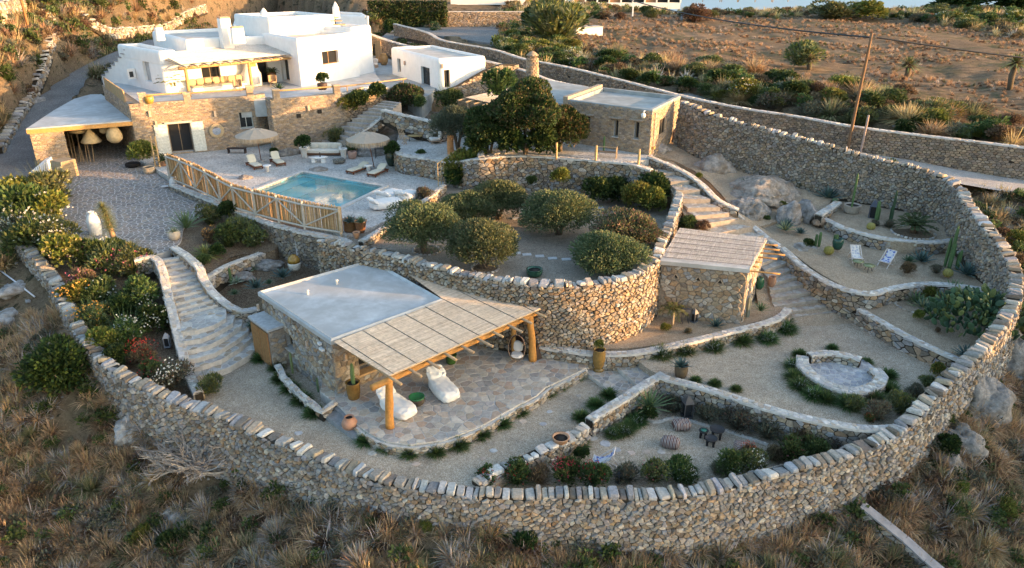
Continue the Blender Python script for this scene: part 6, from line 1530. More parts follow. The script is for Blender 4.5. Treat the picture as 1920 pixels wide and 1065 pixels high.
def deckchair(p,rz,lb,canvas='canvas'):
 r=empty('deck_chair',p,rz,lb,'deck chair');wc=(.68,.62,.58)
 for s in(-.29,.29):
  part('side_rail','wood',r,lambda m:m.tube([(.55,s,.02),(-.45,s,.95)],.022,5,wc),False);part('side_rail','wood',r,lambda m:m.tube([(-.55,s*.9,.02),(.42,s*.9,.42)],.022,5,wc),False);part('prop','wood',r,lambda m:m.tube([(-.18,s*1.05,.62),(-.62,s*1.05,.1)],.018,5,wc),False)
 for(x,z)in((.42,.42),(-.45,.95),(-.55,.02),(.55,.02)):part('crossbar','wood',r,lambda m:m.tube([(x,-.3,z),(x,.3,z)],.02,5,wc),False)
 def sl(m):
  vs=[];K=9
  for k in range(K+1):
   f=k/K;x=-.45+.87*f;z=.95+(.42-.95)*f-.26*math.sin(math.pi*f**.8);vs+=[(x,-.24,z),(x,.24,z),(x-.01,.24,z-.015),(x-.01,-.24,z-.015)]
  m.add(vs,[(4*k,4*k+4,4*k+5,4*k+1)for k in range(K)]+[(4*k+3,4*k+2,4*k+6,4*k+7)for k in range(K)],(.5,.5,.6))
 part('canvas_sling',canvas,r,sl,True)
deckchair(P(1603,492,2.07),R(-95),'pale patterned deck chair standing against the curved terrace wall','canvas_pale')
deckchair(P(1660,500,2.05),R(-140),'blue patterned deck chair right of the green topped tables')
deckchair(P(1130,878,ZB),R(165),'blue deck chair seen from behind among the red flowers')
for(u,v,lb)in((1607,502,'left green round topped table touching its twin'),(1627,510,'right green round topped table touching its twin')):
 p=P(u,v,2.05);r=empty('garden_table',p,0,lb,'side table','green topped tables by the deck chairs');part('top','glaze',r,lambda m:m.lathe([(0,.4),(.32,.4),(.34,.43),(0,.44)],n=20,col=(.22,.25,.12)))
 for k in range(3):part('leg','metal',r,lambda m:m.tube([(.12*math.cos(k*2.09),.12*math.sin(k*2.09),.4),(.26*math.cos(k*2.09),.26*math.sin(k*2.09),0)],.018,5,(.03,.03,.03)))
def lantern(u,v,z,s,lb,col=(.06,.06,.065)):
 p=P(u,v,z);r=empty('lantern',p,rnd.uniform(0,1),lb,'lantern')
 part('base','metal',r,lambda m:m.box((0,0,.03*s),(.3*s,.3*s,.06*s),0,col),False)
 part('pane','glass',r,lambda m:m.box((0,0,.3*s),(.2*s,.2*s,.46*s)),False)
 part('frame','metal',r,lambda m:[m.box((x*.13*s,y*.13*s,.3*s),(.03*s,.03*s,.5*s),0,col)for x in(-1,1)for y in(-1,1)],False)
 part('roof','metal',r,lambda m:m.lathe([(.22*s,.54*s),(.1*s,.72*s),(.03*s,.78*s),(0,.84*s)],n=4,col=col,rz=.785),False)
lantern(1287,782,ZB,1.5,'tall black lantern beneath the curved court wall');lantern(1301,604,.75,1.0,'small grey lantern on the gravel bed by the hut',(.12,.13,.15))
lantern(315,650,.35,1.0,'grey metal lantern in the oleander bed next to the stair wall',(.22,.24,.28));lantern(1635,410,3.05,1.6,'dark blue lantern beside a green column cactus',(.06,.07,.1))
lantern(1768,555,1.25,.9,'dark lantern behind the prickly pear',(.05,.06,.09));lantern(1881,541,2.1,1.4,'tall dark lantern leaning in the corner by the perimeter wall');lantern(1160,905,ZB,.7,'small black lantern half hidden by red flowers on the front wall')
p=P(1284,606,.72);r=empty('black_bench',p,.1,'small black metal table beside the grey lantern','table');part('top','metal',r,lambda m:m.box((0,0,.75),(.42,.3,.22),0,(.05,.06,.08)),False)
for x in(-.17,.17):
 for y in(-.1,.1):part('leg','metal',r,lambda m:m.box((x,y,.32),(.03,.03,.64),0,(.04,.04,.05)),False)
r_=random.Random(4)
for k,(u,v,s)in enumerate(((1112,822,.5),(1135,832,.55),(1157,843,.4),(1184,849,.4),(1212,847,.42),(1240,848,.38),(1110,808,.45),(700,850,.4),(625,853,.32),(980,790,.4),(1030,772,.3),(925,845,.35),(905,860,.3),(560,812,.4),(780,870,.35),(1085,742,.3),(1018,795,.35))):
 z=ZB if u>1100 else ZA;p=P(u,v,z);mb=MB();n=7;ring=[Vector((s*.5*(1+r_.uniform(-.25,.2))*math.cos(2*math.pi*j/n),s*.42*math.sin(2*math.pi*j/n)*(1+r_.uniform(-.2,.2)),0))for j in range(n)]
 cushion(mb,ring,Vector((0,0,-.02)),Vector((0,0,.018)),pick(r_,[(.46,.42,.38),(.5,.4,.33),(.42,.42,.43)]),.92,1);o=mb.build('stepping_stone',MAT['cap']);o.location=p;tag(o,'flat stepping stone set flush in the gravel','stepping stone','stepping stones in the gravel')
for k,(u,v)in enumerate(((968,475),(988,478),(1012,481),(1036,485),(1062,487),(968,410),(832,440),(1125,390),(850,430))):
 p=P(u,v,ZE);mb=MB();mb.box((0,0,.02),(.5,.34,.05),.1,(.5,.5,.5));o=mb.build('slab',MAT['cap']);o.location=p;tag(o,'pale square slab in the orchard gravel path','stepping stone','pale slabs in the orchard')
mb=MB();hp_=[onT(1095,985,.0,-3.5)]
q=P(1092,975,-1.5);q2=P(1108,1010,-2.3);q3=P(1142,1045,-3.3);q4=P(1150,1075,-3.9)
mb.tube([q+Vector((0,-.25,0)),q2+Vector((0,-.2,0)),P(1125,1030,-2.8)+Vector((0,-.2,0)),q3+Vector((0,-.3,0)),q4+Vector((.1,-.5,-.2))],.028,6,(.03,.22,.16));tag(mb.build('garden_hose',MAT['metal'],smooth=True),'green garden hose hanging down the outer face of the perimeter wall','hose')
#  pool
def m_pool():
 m,n,b,o=mk('pool_water');co=objco(n)
 gl=nd(n,'ShaderNodeBsdfGlossy');gl.inputs['Roughness'].default_value=.02;tr=nd(n,'ShaderNodeBsdfTransparent');tr.inputs[0].default_value=(.8,.96,1,1)
 fr=nd(n,'ShaderNodeFresnel');fr.inputs[0].default_value=1.33;mx=nd(n,'ShaderNodeMixShader');df=nd(n,'ShaderNodeBsdfDiffuse');df.inputs[0].default_value=(.26,.66,.68,1);m3=nd(n,'ShaderNodeMixShader');m3.inputs[0].default_value=.42;n.links.new(tr.outputs[0],m3.inputs[1]);n.links.new(df.outputs[0],m3.inputs[2]);n.links.new(fr.outputs[0],mx.inputs[0]);n.links.new(m3.outputs[0],mx.inputs[1]);n.links.new(gl.outputs[0],mx.inputs[2])
 bp=nd(n,'ShaderNodeBump');bp.inputs['Strength'].default_value=.12;bp.inputs['Distance'].default_value=.05;n.links.new(nz(n,co,2.2,4,.5),bp.inputs['Height'])
 n.links.new(bp.outputs[0],gl.inputs['Normal']);n.links.new(bp.outputs[0],fr.inputs['Normal']);n.links.new(mx.outputs[0],o.inputs[0]);return m
MAT['water']=m_pool();MAT['tile']=M_flat('turquoise_pool_render',(.3,.78,.9),sc=1.5,amt=.12,bs=0,rough=.5);MAT['tile_dark']=M_flat('blue_step_edge',(.05,.25,.36),sc=2,amt=.1,bs=0,rough=.5)
b_,c_,d_=P(568,323,ZDECK),P(718,350,ZDECK),P(640,387,ZDECK);a_=b_+d_-c_
a_=b_+(d_-c_)*1.05
pq=[tuple(q[:2])for q in(a_,d_+(d_-c_)*.05,c_,b_)]
cb_=Vector((sum(q[0]for q in pq)/4,sum(q[1]for q in pq)/4))
me=deck.data;bm_=None
mbk=MB();mbk.prism(pq,ZDECK-1.8,ZDECK+.3);kut=mbk.build('cutter',[])
dm=deck.modifiers.new('b','BOOLEAN');dm.operation='DIFFERENCE';dm.object=kut;dm.solver='EXACT'
import bmesh
bm=bmesh.new();bm.from_mesh(deck.data)
bmesh.ops.remove_doubles(bm,verts=bm.verts,dist=1e-4);bnd=[e for e in bm.edges if e.is_boundary]
bmesh.ops.contextual_create(bm,geom=bnd);bmesh.ops.recalc_face_normals(bm,faces=bm.faces);bm.to_mesh(deck.data);bm.free()
dg=bpy.context.evaluated_depsgraph_get();dg.update();nm_=bpy.data.meshes.new_from_object(deck.evaluated_get(dg));deck.modifiers.clear();deck.data=nm_;bpy.data.objects.remove(kut)
pool=empty('swimming_pool',(cb_.x,cb_.y,ZDECK),0,'turquoise swimming pool with underwater steps along its left side','swimming pool');O=pool.location.copy();pool['kind']='thing'
L4=[(x-O.x,y-O.y)for x,y in pq]
vs=[(x,y,.0)for x,y in L4]+[(x,y,-1.5)for x,y in L4];fs=[(i,4+i,4+(i+1)%4,(i+1)%4)for i in range(4)]+[(4,7,6,5)]
mb=MB();mb.add(vs,fs);bm=bmesh.new();o=mb.build('basin',MAT['tile'],pool);bm.free()
eS=Vector((L4[3][0]-L4[0][0],L4[3][1]-L4[0][1])).normalized();eN=Vector((L4[2][0]-L4[3][0],L4[2][1]-L4[3][1])).normalized()
LS=Vector((L4[3][0]-L4[0][0],L4[3][1]-L4[0][1])).length
for k in range(3):
 c=Vector((L4[0][0],L4[0][1]))+eS*LS/2+eN*(.6+1.2*k)*1.0;h=1.1-.38*k
 mb=MB();mb.box((c.x,c.y,-1.5+h/2),(LS,1.2,h),math.atan2(eS.y,eS.x),(.2,.5,.6));st=mb.build('pool_step',MAT['tile'],pool)
 ce=c+eN*.56;mb=MB();mb.box((ce.x,ce.y,-1.5+h+.01),(LS-.02,.1,.02),math.atan2(eS.y,eS.x));mb.build('step_edge',MAT['tile_dark'],st)
mb=MB();mb.add([(x,y,-.12)for x,y in L4],[(3,2,1,0)if poly_area(L4)<0 else(0,1,2,3)]);mb.build('water_surface',MAT['water'],pool)
for i in range(4):
 a,b=Vector(L4[i]),Vector(L4[(i+1)%4]);d=(b-a).normalized();n_=Vector((d.y,-d.x))*(1 if poly_area(L4)>0 else-1)
 m_=(a+b)/2+n_*.17;mb=MB();mb.box((m_.x,m_.y,.025),((b-a).length+.6*(i%2),.34,.05),math.atan2(d.y,d.x),(.55,.52,.48));mb.build('coping',MAT['cap'],pool)
def lounger(pf,ph_,lb,back=.55,seatc=(.66,.62,.5)):
 c,rz=axis(pf,ph_);r=empty('sun_lounger',c,rz,lb,'sun lounger','timber sun loungers by the pool')
 part('frame','wood',r,lambda m:[m.box((0,s*.36,.2),(1.95,.07,.1),0,(.16,.06,.03))for s in(-1,1)]+[m.box((x,0,.2),(.07,.72,.09),0,(.16,.06,.03))for x in(-.95,.95)],False)
 for sx in(-.85,.85):
  for sy in(-.34,.34):part('leg','wood',r,lambda m:m.box((sx,sy,.08),(.08,.08,.16),0,(.14,.05,.03)),False)
 part('seat_cushion','cloth',r,lambda m:soft(m,Vector((-.33,0,.31)),(1.3,.66,.12),e=6,col=seatc))
 a=math.asin(min(.95,back/.72))if back else 0
 part('back_cushion','cloth',r,lambda m:soft(m,Vector((0,0,0)),(.74,.66,.12),e=6,col=seatc,fn=lambda p:Vector((.32+(p.x+.36)*math.cos(a)-p.z*math.sin(a),p.y,.33+(p.x+.36)*math.sin(a)+p.z*math.cos(a)))))
 return r
lounger(P(493,322,ZDECK),P(463,305,ZDECK),'leftmost sun lounger with raised cream back near the fence')
lounger(P(535,317,ZDECK),P(508,298,ZDECK),'sun lounger with raised cream back right of the left umbrella pole')
lounger(P(652,328,ZDECK),P(690,316,ZDECK),'sun lounger left of the right umbrella pole',.25)
lounger(P(688,336,ZDECK),P(728,318,ZDECK),'sun lounger nearest the orchard wall, under the right umbrella',.3)
def side_table(u,v,lb):
 p=P(u,v,ZDECK);r=empty('pedestal_table',p,0,lb,'side table');part('pedestal','paint',r,lambda m:m.lathe([(.16,0),(.14,.4),(.26,.46),(0,.47)],n=14,col=(.7,.7,.7)));part('top','paint',r,lambda m:m.lathe([(0,.46),(.32,.47),(.32,.53),(0,.54)],n=16,col=(.7,.7,.7)))
side_table(502,322,'white pedestal table between the two left loungers');side_table(691,322,'white pedestal table between the two right loungers')
def umbrella(u,v,uu,vt,lb,seed):
 p=P(u,v,ZDECK);r=empty('fringed_umbrella',p,0,lb,'umbrella');h=ZV(p.x,p.y,vt)-ZDECK;R0=1.75;n=8
 top=Vector((uu,0,h))
 part('pole','wood',r,lambda m:m.tube([(0,0,0),tuple(top)],.035,8,(.2,.09,.05)))
 def can(m):
  vs=[tuple(top)];K=4
  for k in range(1,K+1):
   for j in range(n*2):
    a=math.pi*j/n;q=k/K;rr=R0*q*(1 if j%2==0 else .955);z=-.62*q**1.25-(.05*math.sin(math.pi*q)if j%2 else 0);vs.append((top.x+rr*math.cos(a),rr*math.sin(a),h+z+.25))
  fs=[(0,1+j,1+(j+1)%16)for j in range(16)]
  for k in range(K-1):
   for j in range(16):a=1+k*16+j;b=1+k*16+(j+1)%16;fs.append((a,a+16,b+16,b))
  m.add([(x,y,z-(.25 if i==0 else 0)+(.25 if i==0 else 0))for i,(x,y,z)in enumerate(vs)],fs,(.42,.35,.28))
 part('canopy','cloth',r,can,False)
 def fri(m):
  for j in range(220):
   a=2*math.pi*j/220;f=(a/(math.pi/8))%1;f=abs(((a/(math.pi/4))%1)-.5)*2;rr=R0*(.955+.045*f);L=rnd.uniform(.3,.42);z0=h-.36;w=.022
   x,y=top.x+rr*math.cos(a),rr*math.sin(a);tx,ty=-math.sin(a)*w,math.cos(a)*w;o=rnd.uniform(-.02,.02)
   m.add([(x-tx,y-ty,z0),(x+tx,y+ty,z0),(x+tx*.5+o,y+ty*.5,z0-L),(x-tx*.5+o,y-ty*.5,z0-L)],[(0,1,2,3)],pick(rnd,[(.45,.36,.26),(.4,.3,.2)]))
 f=part('fringe','reed',r,fri,False)
 for j in range(8):
  a=math.pi*j/4;part('rib','wood',r,lambda m:m.tube([tuple(top-Vector((0,0,.05))),(top.x+R0*.97*math.cos(a),R0*.97*math.sin(a),h-.4)],.014,5,(.3,.2,.12)))
 part('foot','stone',r,lambda m:m.lathe([(0,0),(.28,0),(.26,.08),(0,.1)],n=12,col=(.4,.4,.4)))
umbrella(490,303,-.1,245,'fringed straw coloured umbrella over the two left loungers, fringe lit by the sun',1)
umbrella(702,316,-.35,252,'fringed straw coloured umbrella over the two right loungers',2)
c,rz=axis(P(573,295,ZDECK),P(643,295,ZDECK));r=empty('outdoor_sofa',P(609,290,ZDECK),rz,'long white cushioned sofa under the stairs behind the pool','sofa')
part('frame','wood',r,lambda m:m.box((0,0,.17),(3.0,1.,.14),0,(.16,.08,.05)),False)
part('seat_cushion','cloth',r,lambda m:soft(m,Vector((0,-.05,.36)),(2.9,.95,.28),e=7,col=(.7,.66,.58)))
part('backrest','cloth',r,lambda m:soft(m,Vector((0,.42,.68)),(2.9,.24,.55),e=6,col=(.68,.64,.55)))
for s in(-1.4,1.4):part('armrest','cloth',r,lambda m:soft(m,Vector((s,-.0,.55)),(.22,1.,.4),e=5,col=(.68,.64,.55)))
for s in(-.9,-.1,.8):part('pillow','cloth',r,lambda m:soft(m,Vector((s,.22,.68)),(.6,.18,.4),e=2.8,col=(.6,.56,.48)))
p=P(598,304,ZDECK);r=empty('coffee_table',p,rz,'white low coffee table in front of the poolside sofa','coffee table');part('top','paint',r,lambda m:m.lathe([(0,.38),(.8,.38),(.82,.45),(0,.46)],n=8,sy=.55,rz=.39));[part('leg','paint',r,lambda m:m.box((s,0,.19),(.3,.4,.38)),False)for s in(-.4,.4)]
p_=p+Vector((.15,0,.47));r=empty('black_figurine',p_,0,'small black ornament standing on the white coffee table','ornament');part('figure','metal',r,lambda m:m.lathe([(.07,0),(.04,.1),(.06,.2),(.02,.26),(.05,.32),(0,.38)],n=8,col=(.03,.03,.03)))
daybed('pool_beanbag','rounder white lounge cushion behind, at the right corner of the pool',P(716,381,ZDECK),P(748,366,ZDECK),2.2,1.3,.1,11)
daybed('pool_beanbag','white lounge cushion in front, nearest the clipped olive tree',P(706,392,ZDECK),P(740,385,ZDECK),2.2,1.2,.05,15)
daybed('pool_beanbag','white lounge cushion half hidden behind the olive tree crown',P(752,380,ZDECK),P(775,368,ZDECK),1.8,1.1,.05,19)
p=P(759,322,ZDECK);r=empty('wooden_stool',p,.1,'small open timber stool against the patio wall','stool')
for x in(-.25,.25):
 for y in(-.2,.2):part('leg','wood',r,lambda m:m.box((x,y,.3),(.05,.05,.6),0,(.5,.35,.2)),False)
part('seat','wood',r,lambda m:m.box((0,0,.6),(.6,.5,.04),0,(.5,.35,.2)),False);part('stretcher','wood',r,lambda m:m.box((0,-.2,.15),(.5,.04,.05),0,(.5,.35,.2)),False)
p=P(462,284,ZDECK);r=empty('dark_bench',P(445,287,ZDECK),rz,'dark low bench against the terrace wall behind the left umbrella','bench');part('seat','wood',r,lambda m:m.box((0,0,.42),(1.6,.45,.07),0,(.05,.04,.04)),False)
for s in(-.72,.72):part('leg','wood',r,lambda m:m.box((s,0,.19),(.08,.4,.38),0,(.05,.04,.04)),False)
p=P(715,296,ZDECK);r=empty('bbq_trolley',p,rz,'black trolley table behind the right umbrella','trolley');part('top','metal',r,lambda m:m.box((0,0,.8),(1.,.5,.06),0,(.03,.03,.03)),False);[part('leg','metal',r,lambda m:m.box((x,y,.4),(.05,.05,.8),0,(.03,.03,.03)),False)for x in(-.45,.45)for y in(-.2,.2)]
la_,lb_=P(822,352,ZDECK),P(862,335,ZDECK);c,rz=axis(la_,lb_);ln=(lb_-la_).length+.3
r=empty('garden_trellis',la_,rz,'sloping timber trellis overgrown with a climber at the end of the patio wall','trellis');hh=ZV(la_.x,la_.y,308)-ZDECK;h2=hh+.6
for k in range(9):part('slat','wood',r,lambda m:m.box((ln*k/8,0,(hh+(h2-hh)*k/8)/2),(.04,.04,hh+(h2-hh)*k/8),0,(.5,.36,.18)),False)
for k in range(6):part('slat','wood',r,lambda m:m.tube([(0,.03,.1+hh*.94*k/5),(ln,.03,.1+h2*.96*k/5)],.02,5,(.5,.36,.18)),False)
part('top_rail','wood',r,lambda m:m.tube([(-.05,0,hh+.03),(ln+.05,0,h2+.03)],.045,6,(.55,.4,.22)))
p=P(846,310,4.0);r=empty('orange_log_post',p,0,'thick orange log post in front of the lounge terrace olive tree','post');part('log','wood',r,lambda m:log(m,(0,0,-.5),(0,0,ZV(p.x,p.y,254)-4.),.28,(.5,.24,.1),12))
def armchair(u,v,z,rz,lb,col=(.66,.62,.58),w=1.2):
 p=P(u,v,z);r=empty('lounge_chair',p,rz,lb,'armchair');part('frame','wood',r,lambda m:m.box((0,0,.22),(w,.9,.08),0,(.4,.28,.2)),False);part('seat_cushion','cloth',r,lambda m:soft(m,Vector((0,-.03,.36)),(w*.95,.85,.22),e=5,col=col));part('backrest','cloth',r,lambda m:soft(m,Vector((0,.38,.7)),(w*.9,.22,.6),e=5,col=col))
 for s in(-1,1):
  for y in(-.38,.38):part('leg','wood',r,lambda m:m.box((s*(w/2-.06),y,.1),(.06,.06,.2),0,(.4,.28,.2)),False)
armchair(803,258,4.9,.15,'cream sofa with tall cushion on the lounge terrace');armchair(816,268,4.9,-1.2,'low cream armchair nearest the big log post',w=.9)
p=P(780,264,4.9);r=empty('lounge_table',p,.1,'round topped low wooden table on black legs','table');part('top','wood',r,lambda m:m.lathe([(0,.42),(.7,.42),(.7,.47),(0,.48)],n=18,sy=.6,col=(.42,.3,.14)))
for k in range(4):part('leg','metal',r,lambda m:m.box((.55*(1 if k%2 else-1),.25*(1 if k>1 else-1),.21),(.04,.04,.42),0,(.03,.03,.03)),False)
for(u,v,lb,s)in((753,262,'slim light folding chair frame at the left edge of the lounge terrace',0),(761,270,'slim light folding chair frame in front of its pair',1)):
 p=P(u,v,4.9);r=empty('folding_chair',p,.5,lb,'chair')
 for y in(-.2,.2):part('leg','wood',r,lambda m:m.tube([(0,y,0),(-.3,y,1.3)],.03,5,(.5,.35,.22)),False);part('leg','wood',r,lambda m:m.tube([(-.3,y,0),(.25,y,.55)],.025,5,(.5,.35,.22)),False)
 part('seat','wood',r,lambda m:m.box((.05,0,.48),(.45,.42,.04),0,(.45,.32,.2)),False)
for(u,v,lb)in((1043,298,'leftmost short timber post on the patio wall, beside the big tree'),(1117,304,'middle short timber post on the patio wall'),(1197,311,'rightmost short timber post at the patio corner')):
 p=P(u,v,5.8);r=empty('patio_post',p,0,lb,'post','short timber posts along the patio edge');part('log','wood',r,lambda m:log(m,(0,0,-.1),(0,0,1.15),.09,(.55,.36,.18),9))
p=P(1135,296,5.8);r=empty('patio_bench',p,-.3,'rustic timber bench with rails on the patio','bench')
for x in(-.75,.75):
 for y in(0,.35):part('leg','wood',r,lambda m:m.tube([(x,y,0),(x,y,.8)],.035,6,(.4,.3,.2)),False)
for z in(.42,.78):part('rail','wood',r,lambda m:m.tube([(-.8,0,z),(.8,0,z)],.03,6,(.4,.3,.2)),False)
part('seat','wood',r,lambda m:m.box((0,.17,.4),(1.55,.4,.05),0,(.12,.08,.06)),False)
FT=[(316,290),(345,300),(375,312),(405,328),(435,345),(470,355),(510,364),(550,374),(600,384),(640,389)]
FB=[(322,338,3.3),(352,350,3.3),(380,362,3.4),(410,377,3.45),(440,392,3.5),(475,403,3.5),(515,414,3.5),(553,424,3.5),(602,434,3.5),(643,440,3.5)]
base_=[P(*q)for q in FB];fe=empty('reed_fence',base_[0],0,'long timber framed reed fence between the driveway garden and the pool','fence');fe['kind']='thing';O=fe.location.copy()
fpts=catmull([(b.x,b.y,b.z,ZV(b.x,b.y,t[1]))for b,t in zip(base_,FT)],.075);k0=0;npan=9;per=len(fpts)//npan
for q in range(npan):
 mb=MB();sub=fpts[q*per:(q+1)*per+(1 if q<npan-1 else len(fpts))]
 for p in sub:
  for e_ in range(2):
   h=p[3]+rnd.uniform(-.02,.12);x,y=p[0]+rnd.uniform(-.03,.03),p[1]+rnd.uniform(-.03,.03)+.05*e_;lx=rnd.uniform(-.05,.05)
   mb.box(((x+lx/2)-O.x,y-O.y,(p[2]+.12+h)/2-O.z),(.045,.03,h-p[2]-.12),rnd.uniform(0,3),pick(rnd,[(.52,.35,.18),(.46,.3,.15),(.6,.44,.26),(.4,.25,.13)]))
 mb.build('reed_screen',MAT['reed'],fe)
 a=sub[0];b=sub[-1]if q<npan-1 else fpts[-1];A3=lambda p,z:Vector((p[0]-O.x-.06,p[1]-O.y-.15,z-O.z));wc=(.5,.46,.4)
 for nm,z0,z1 in(('top_rail',a[3]-.12,b[3]-.12),('bottom_rail',a[2]+.2,b[2]+.2)):
  mb=MB();mb.tube([A3(a,z0),A3(b,z1)],.065,6,wc);mb.build(nm,MAT['wood'],fe)
 mb=MB();mb.tube([A3(a,a[3]-.15 if q%2 else a[2]+.25),A3(b,b[2]+.25 if q%2 else b[3]-.15)],.055,6,wc);mb.build('brace',MAT['wood'],fe)
 for pp_,last in((a,False),)+(((b,True),)if q==npan-1 else()):
  mb=MB();mb.box(A3(pp_,(pp_[3]+pp_[2]-.7)/2),(.13,.13,pp_[3]-pp_[2]+.9),.5,(.5,.4,.28)if last else wc);mb.build('post',MAT['wood'],fe)
for(u0,v0,u1,v1,lb)in((484,436,494,468,'pale grey slab stake leaning on the dark retaining wall, left'),(553,444,559,482,'pale grey slab stake leaning on the dark retaining wall, right')):
 b=P(u1,v1,1.8);t=Vector((b.x-.25,b.y+.35,ZV(b.x,b.y+.2,v0)));mb=MB();mb.box((0,0,(t.z-b.z)/2),(.17,.08,t.z-b.z),.3,(.45,.45,.47),rx=-.1);o=mb.build('leaning_stake',MAT['cap']);o.location=b;tag(o,lb,'stake')
g0=P(606,500,1.35);r=empty('bamboo_gate',g0,0,'bamboo gate in the dark retaining wall behind the pool house roof','gate');hg=ZV(g0.x,g0.y,462)-1.35;d_=P(637,506,1.35)-g0;rz=math.atan2(d_.y,d_.x);r.rotation_euler=(0,0,rz)
for k in range(12):part('bamboo','wood',r,lambda m:m.tube([(.05+d_.length*k/12,0,0),(.05+d_.length*k/12,0,hg)],.045,6,pick(rnd,[(.4,.27,.13),(.46,.32,.16)])),False)
for z in(.3,hg-.2):part('rail','wood',r,lambda m:m.box((d_.length/2,-.06,z),(d_.length,.05,.08),0,(.3,.2,.1)),False)
p=P(125,331,3.1);r=empty('wooden_crate',p,-.45,'big weathered timber cube at the mouth of the carport','crate')
def crate(m):
 for k in range(5):m.box((0,-.6,.13+.26*k),(1.3,.05,.24),0,pick(rnd,[(.36,.29,.2)]));m.box((.62,0,.13+.26*k),(.05,1.2,.24),0,pick(rnd,[(.38,.28,.17)]));m.box((-.62,0,.13+.26*k),(.05,1.2,.24),0,(.33,.26,.18));m.box((0,.6,.13+.26*k),(1.3,.05,.24),0,(.33,.26,.18))
part('boards','wood',r,crate,False);part('lid','wood',r,lambda m:[m.box((0,-.5+.25*k,1.33),(1.34,.23,.05),0,pick(rnd,[(.34,.27,.19)]))for k in range(5)],False)
for k,(u,w_,h,lb)in enumerate(((172,.8,1.25,'wide bell shaped basket lamp hanging under the carport beam'),(217,.62,1.35,'egg shaped basket lamp hanging at the right of the carport'),(193,.38,.6,'small drum basket lamp between the two big ones'),(146,.8,.6,'flat wide basket lamp at the left, half in shadow'))):
 p=P(u,262-(14 if k>1 else 0),4.6 if k<2 else 5.4);p=P(u,267 if k<2 else 251,4.85 if k<2 else 5.5);p+=Vector((0,.3 if k>1 else 0,0));r=empty('basket_lamp',p,0,lb,'basket lamp','basket lamps under the carport');prof=[(w_*.9,0),(w_,.08*h),(w_*.62,.45*h),(w_*.22,.78*h),(.05,h)]if k==0 else[(w_*.5,0),(w_*.95,.2*h),(w_,.45*h),(w_*.75,.8*h),(w_*.3,h)]
 part('shade','reed',r,lambda m:m.lathe(prof,n=18,col=(.5,.38,.22)));part('cord','metal',r,lambda m:m.tube([(0,0,h),(0,0,max(h+.1,6.4-p.z))],.012,4,(.1,.08,.06)))
r=empty('leaning_poles',P(140,305,3.2),0,'bundle of long thin timber poles leaning inside the carport','poles')
for k in range(9):part('pole','wood',r,lambda m:m.tube([(-.6+.28*k,0,0),(-1.3+.3*k+rnd.uniform(-.3,.3),1.2,2.2+rnd.uniform(-.2,.3))],.035,5,(.36,.25,.15)),False)
p=P(250,313,3.2);r=empty('round_basket',p,0,'round black basket lying on the driveway by the carport','basket');part('ring','reed',r,lambda m:m.lathe([(.35,0),(.58,.1),(.6,.28),(.5,.36),(.36,.3),(.3,.12),(0,.1)],n=20,col=(.02,.018,.018)))
r=empty('bamboo_ladder',P(297,320,3.2),-.3,'sunlit bamboo ladder leaning between the potted plants','ladder')
for x in(-.22,.22):part('rail','wood',r,lambda m:m.tube([(x,0,0),(x-.25,.35,2.7)],.055,6,(.6,.38,.18)),False)
for k in range(6):part('rung','wood',r,lambda m:m.tube([(-.22-.04*k,.06*k,.4+.4*k),(.22-.04*k,.06*k,.4+.4*k)],.03,5,(.55,.35,.17)),False)
c,rz=axis(P(347,165,ZHOUSE),P(420,162,ZHOUSE));VD=(A1-A0).normalized();VN=Vector((VD.y,-VD.x));vp=lambda s,d:Vector((*(A0+VD*s+VN*d),ZHOUSE));r=empty('veranda_sofa',vp(4.6,.75),.76,'long built in veranda sofa with a row of tan cushions','sofa')
part('bench','paint',r,lambda m:m.box((0,0,.2),(5.2,1.0,.4)),False);part('seat_cushion','cloth',r,lambda m:soft(m,Vector((0,0,.48)),(5.1,.95,.18),e=8,col=(.55,.45,.32)))
for k in range(7):part('cushion','cloth',r,lambda m:soft(m,Vector((-2.3+.75*k,.25,.85)),(.7,.25,.6),e=3,col=(.5,.38,.22)))
p=P(438,160,ZHOUSE);r=empty('veranda_fireplace',vp(8.1,.5),.76,'rounded white plaster fireplace on the veranda','fireplace');part('breast','paint',r,lambda m:m.lathe([(1.,0),(1.,1.1),(.75,1.5),(.62,2.8)],n=16,sy=.7,col=(.8,.79,.76)),True);part('vent','reed',r,lambda m:m.box((.1,-.5,2.1),(.5,.1,.55),0,(.5,.33,.12)),False)
for(u,v,lb)in((455,167,'round backed woven chair on the veranda near the stone pier'),(410,169,'low metal framed veranda chair in front of the sofa'),(552,163,'small veranda chair in the shade near the white wall')):
 p=vp(*{455:(9.2,2.6),410:(5.5,3.),552:(12.5,3.4)}[u]);r=empty('veranda_chair',p,.9,lb,'chair');part('seat','reed',r,lambda m:m.lathe([(0,.4),(.38,.4),(.4,.46),(0,.47)],n=14,col=(.45,.33,.22)));part('backrest','reed',r,lambda m:[m.box((.38*math.cos(a/6),.38*math.sin(a/6),.75),(.05,.1,.6),a/6,(.45,.32,.2))for a in range(-2,19,2)],False)
 for k in range(4):part('leg','metal',r,lambda m:m.tube([(.3*math.cos(k*1.57),.3*math.sin(k*1.57),0),(.3*math.cos(k*1.57),.3*math.sin(k*1.57),.4)],.02,4,(.3,.25,.2)),False)
p=P(592,168,7.6);
p=P(711,118,7.3);r=empty('yard_gate',p,-.9,'tall timber door in the side yard beside the white house','door');hg=2.6
for k in range(5):part('plank','wood',r,lambda m:m.box((-.6+.3*k,0,hg/2),(.28,.07,hg),0,pick(rnd,[(.4,.25,.12)])),False)
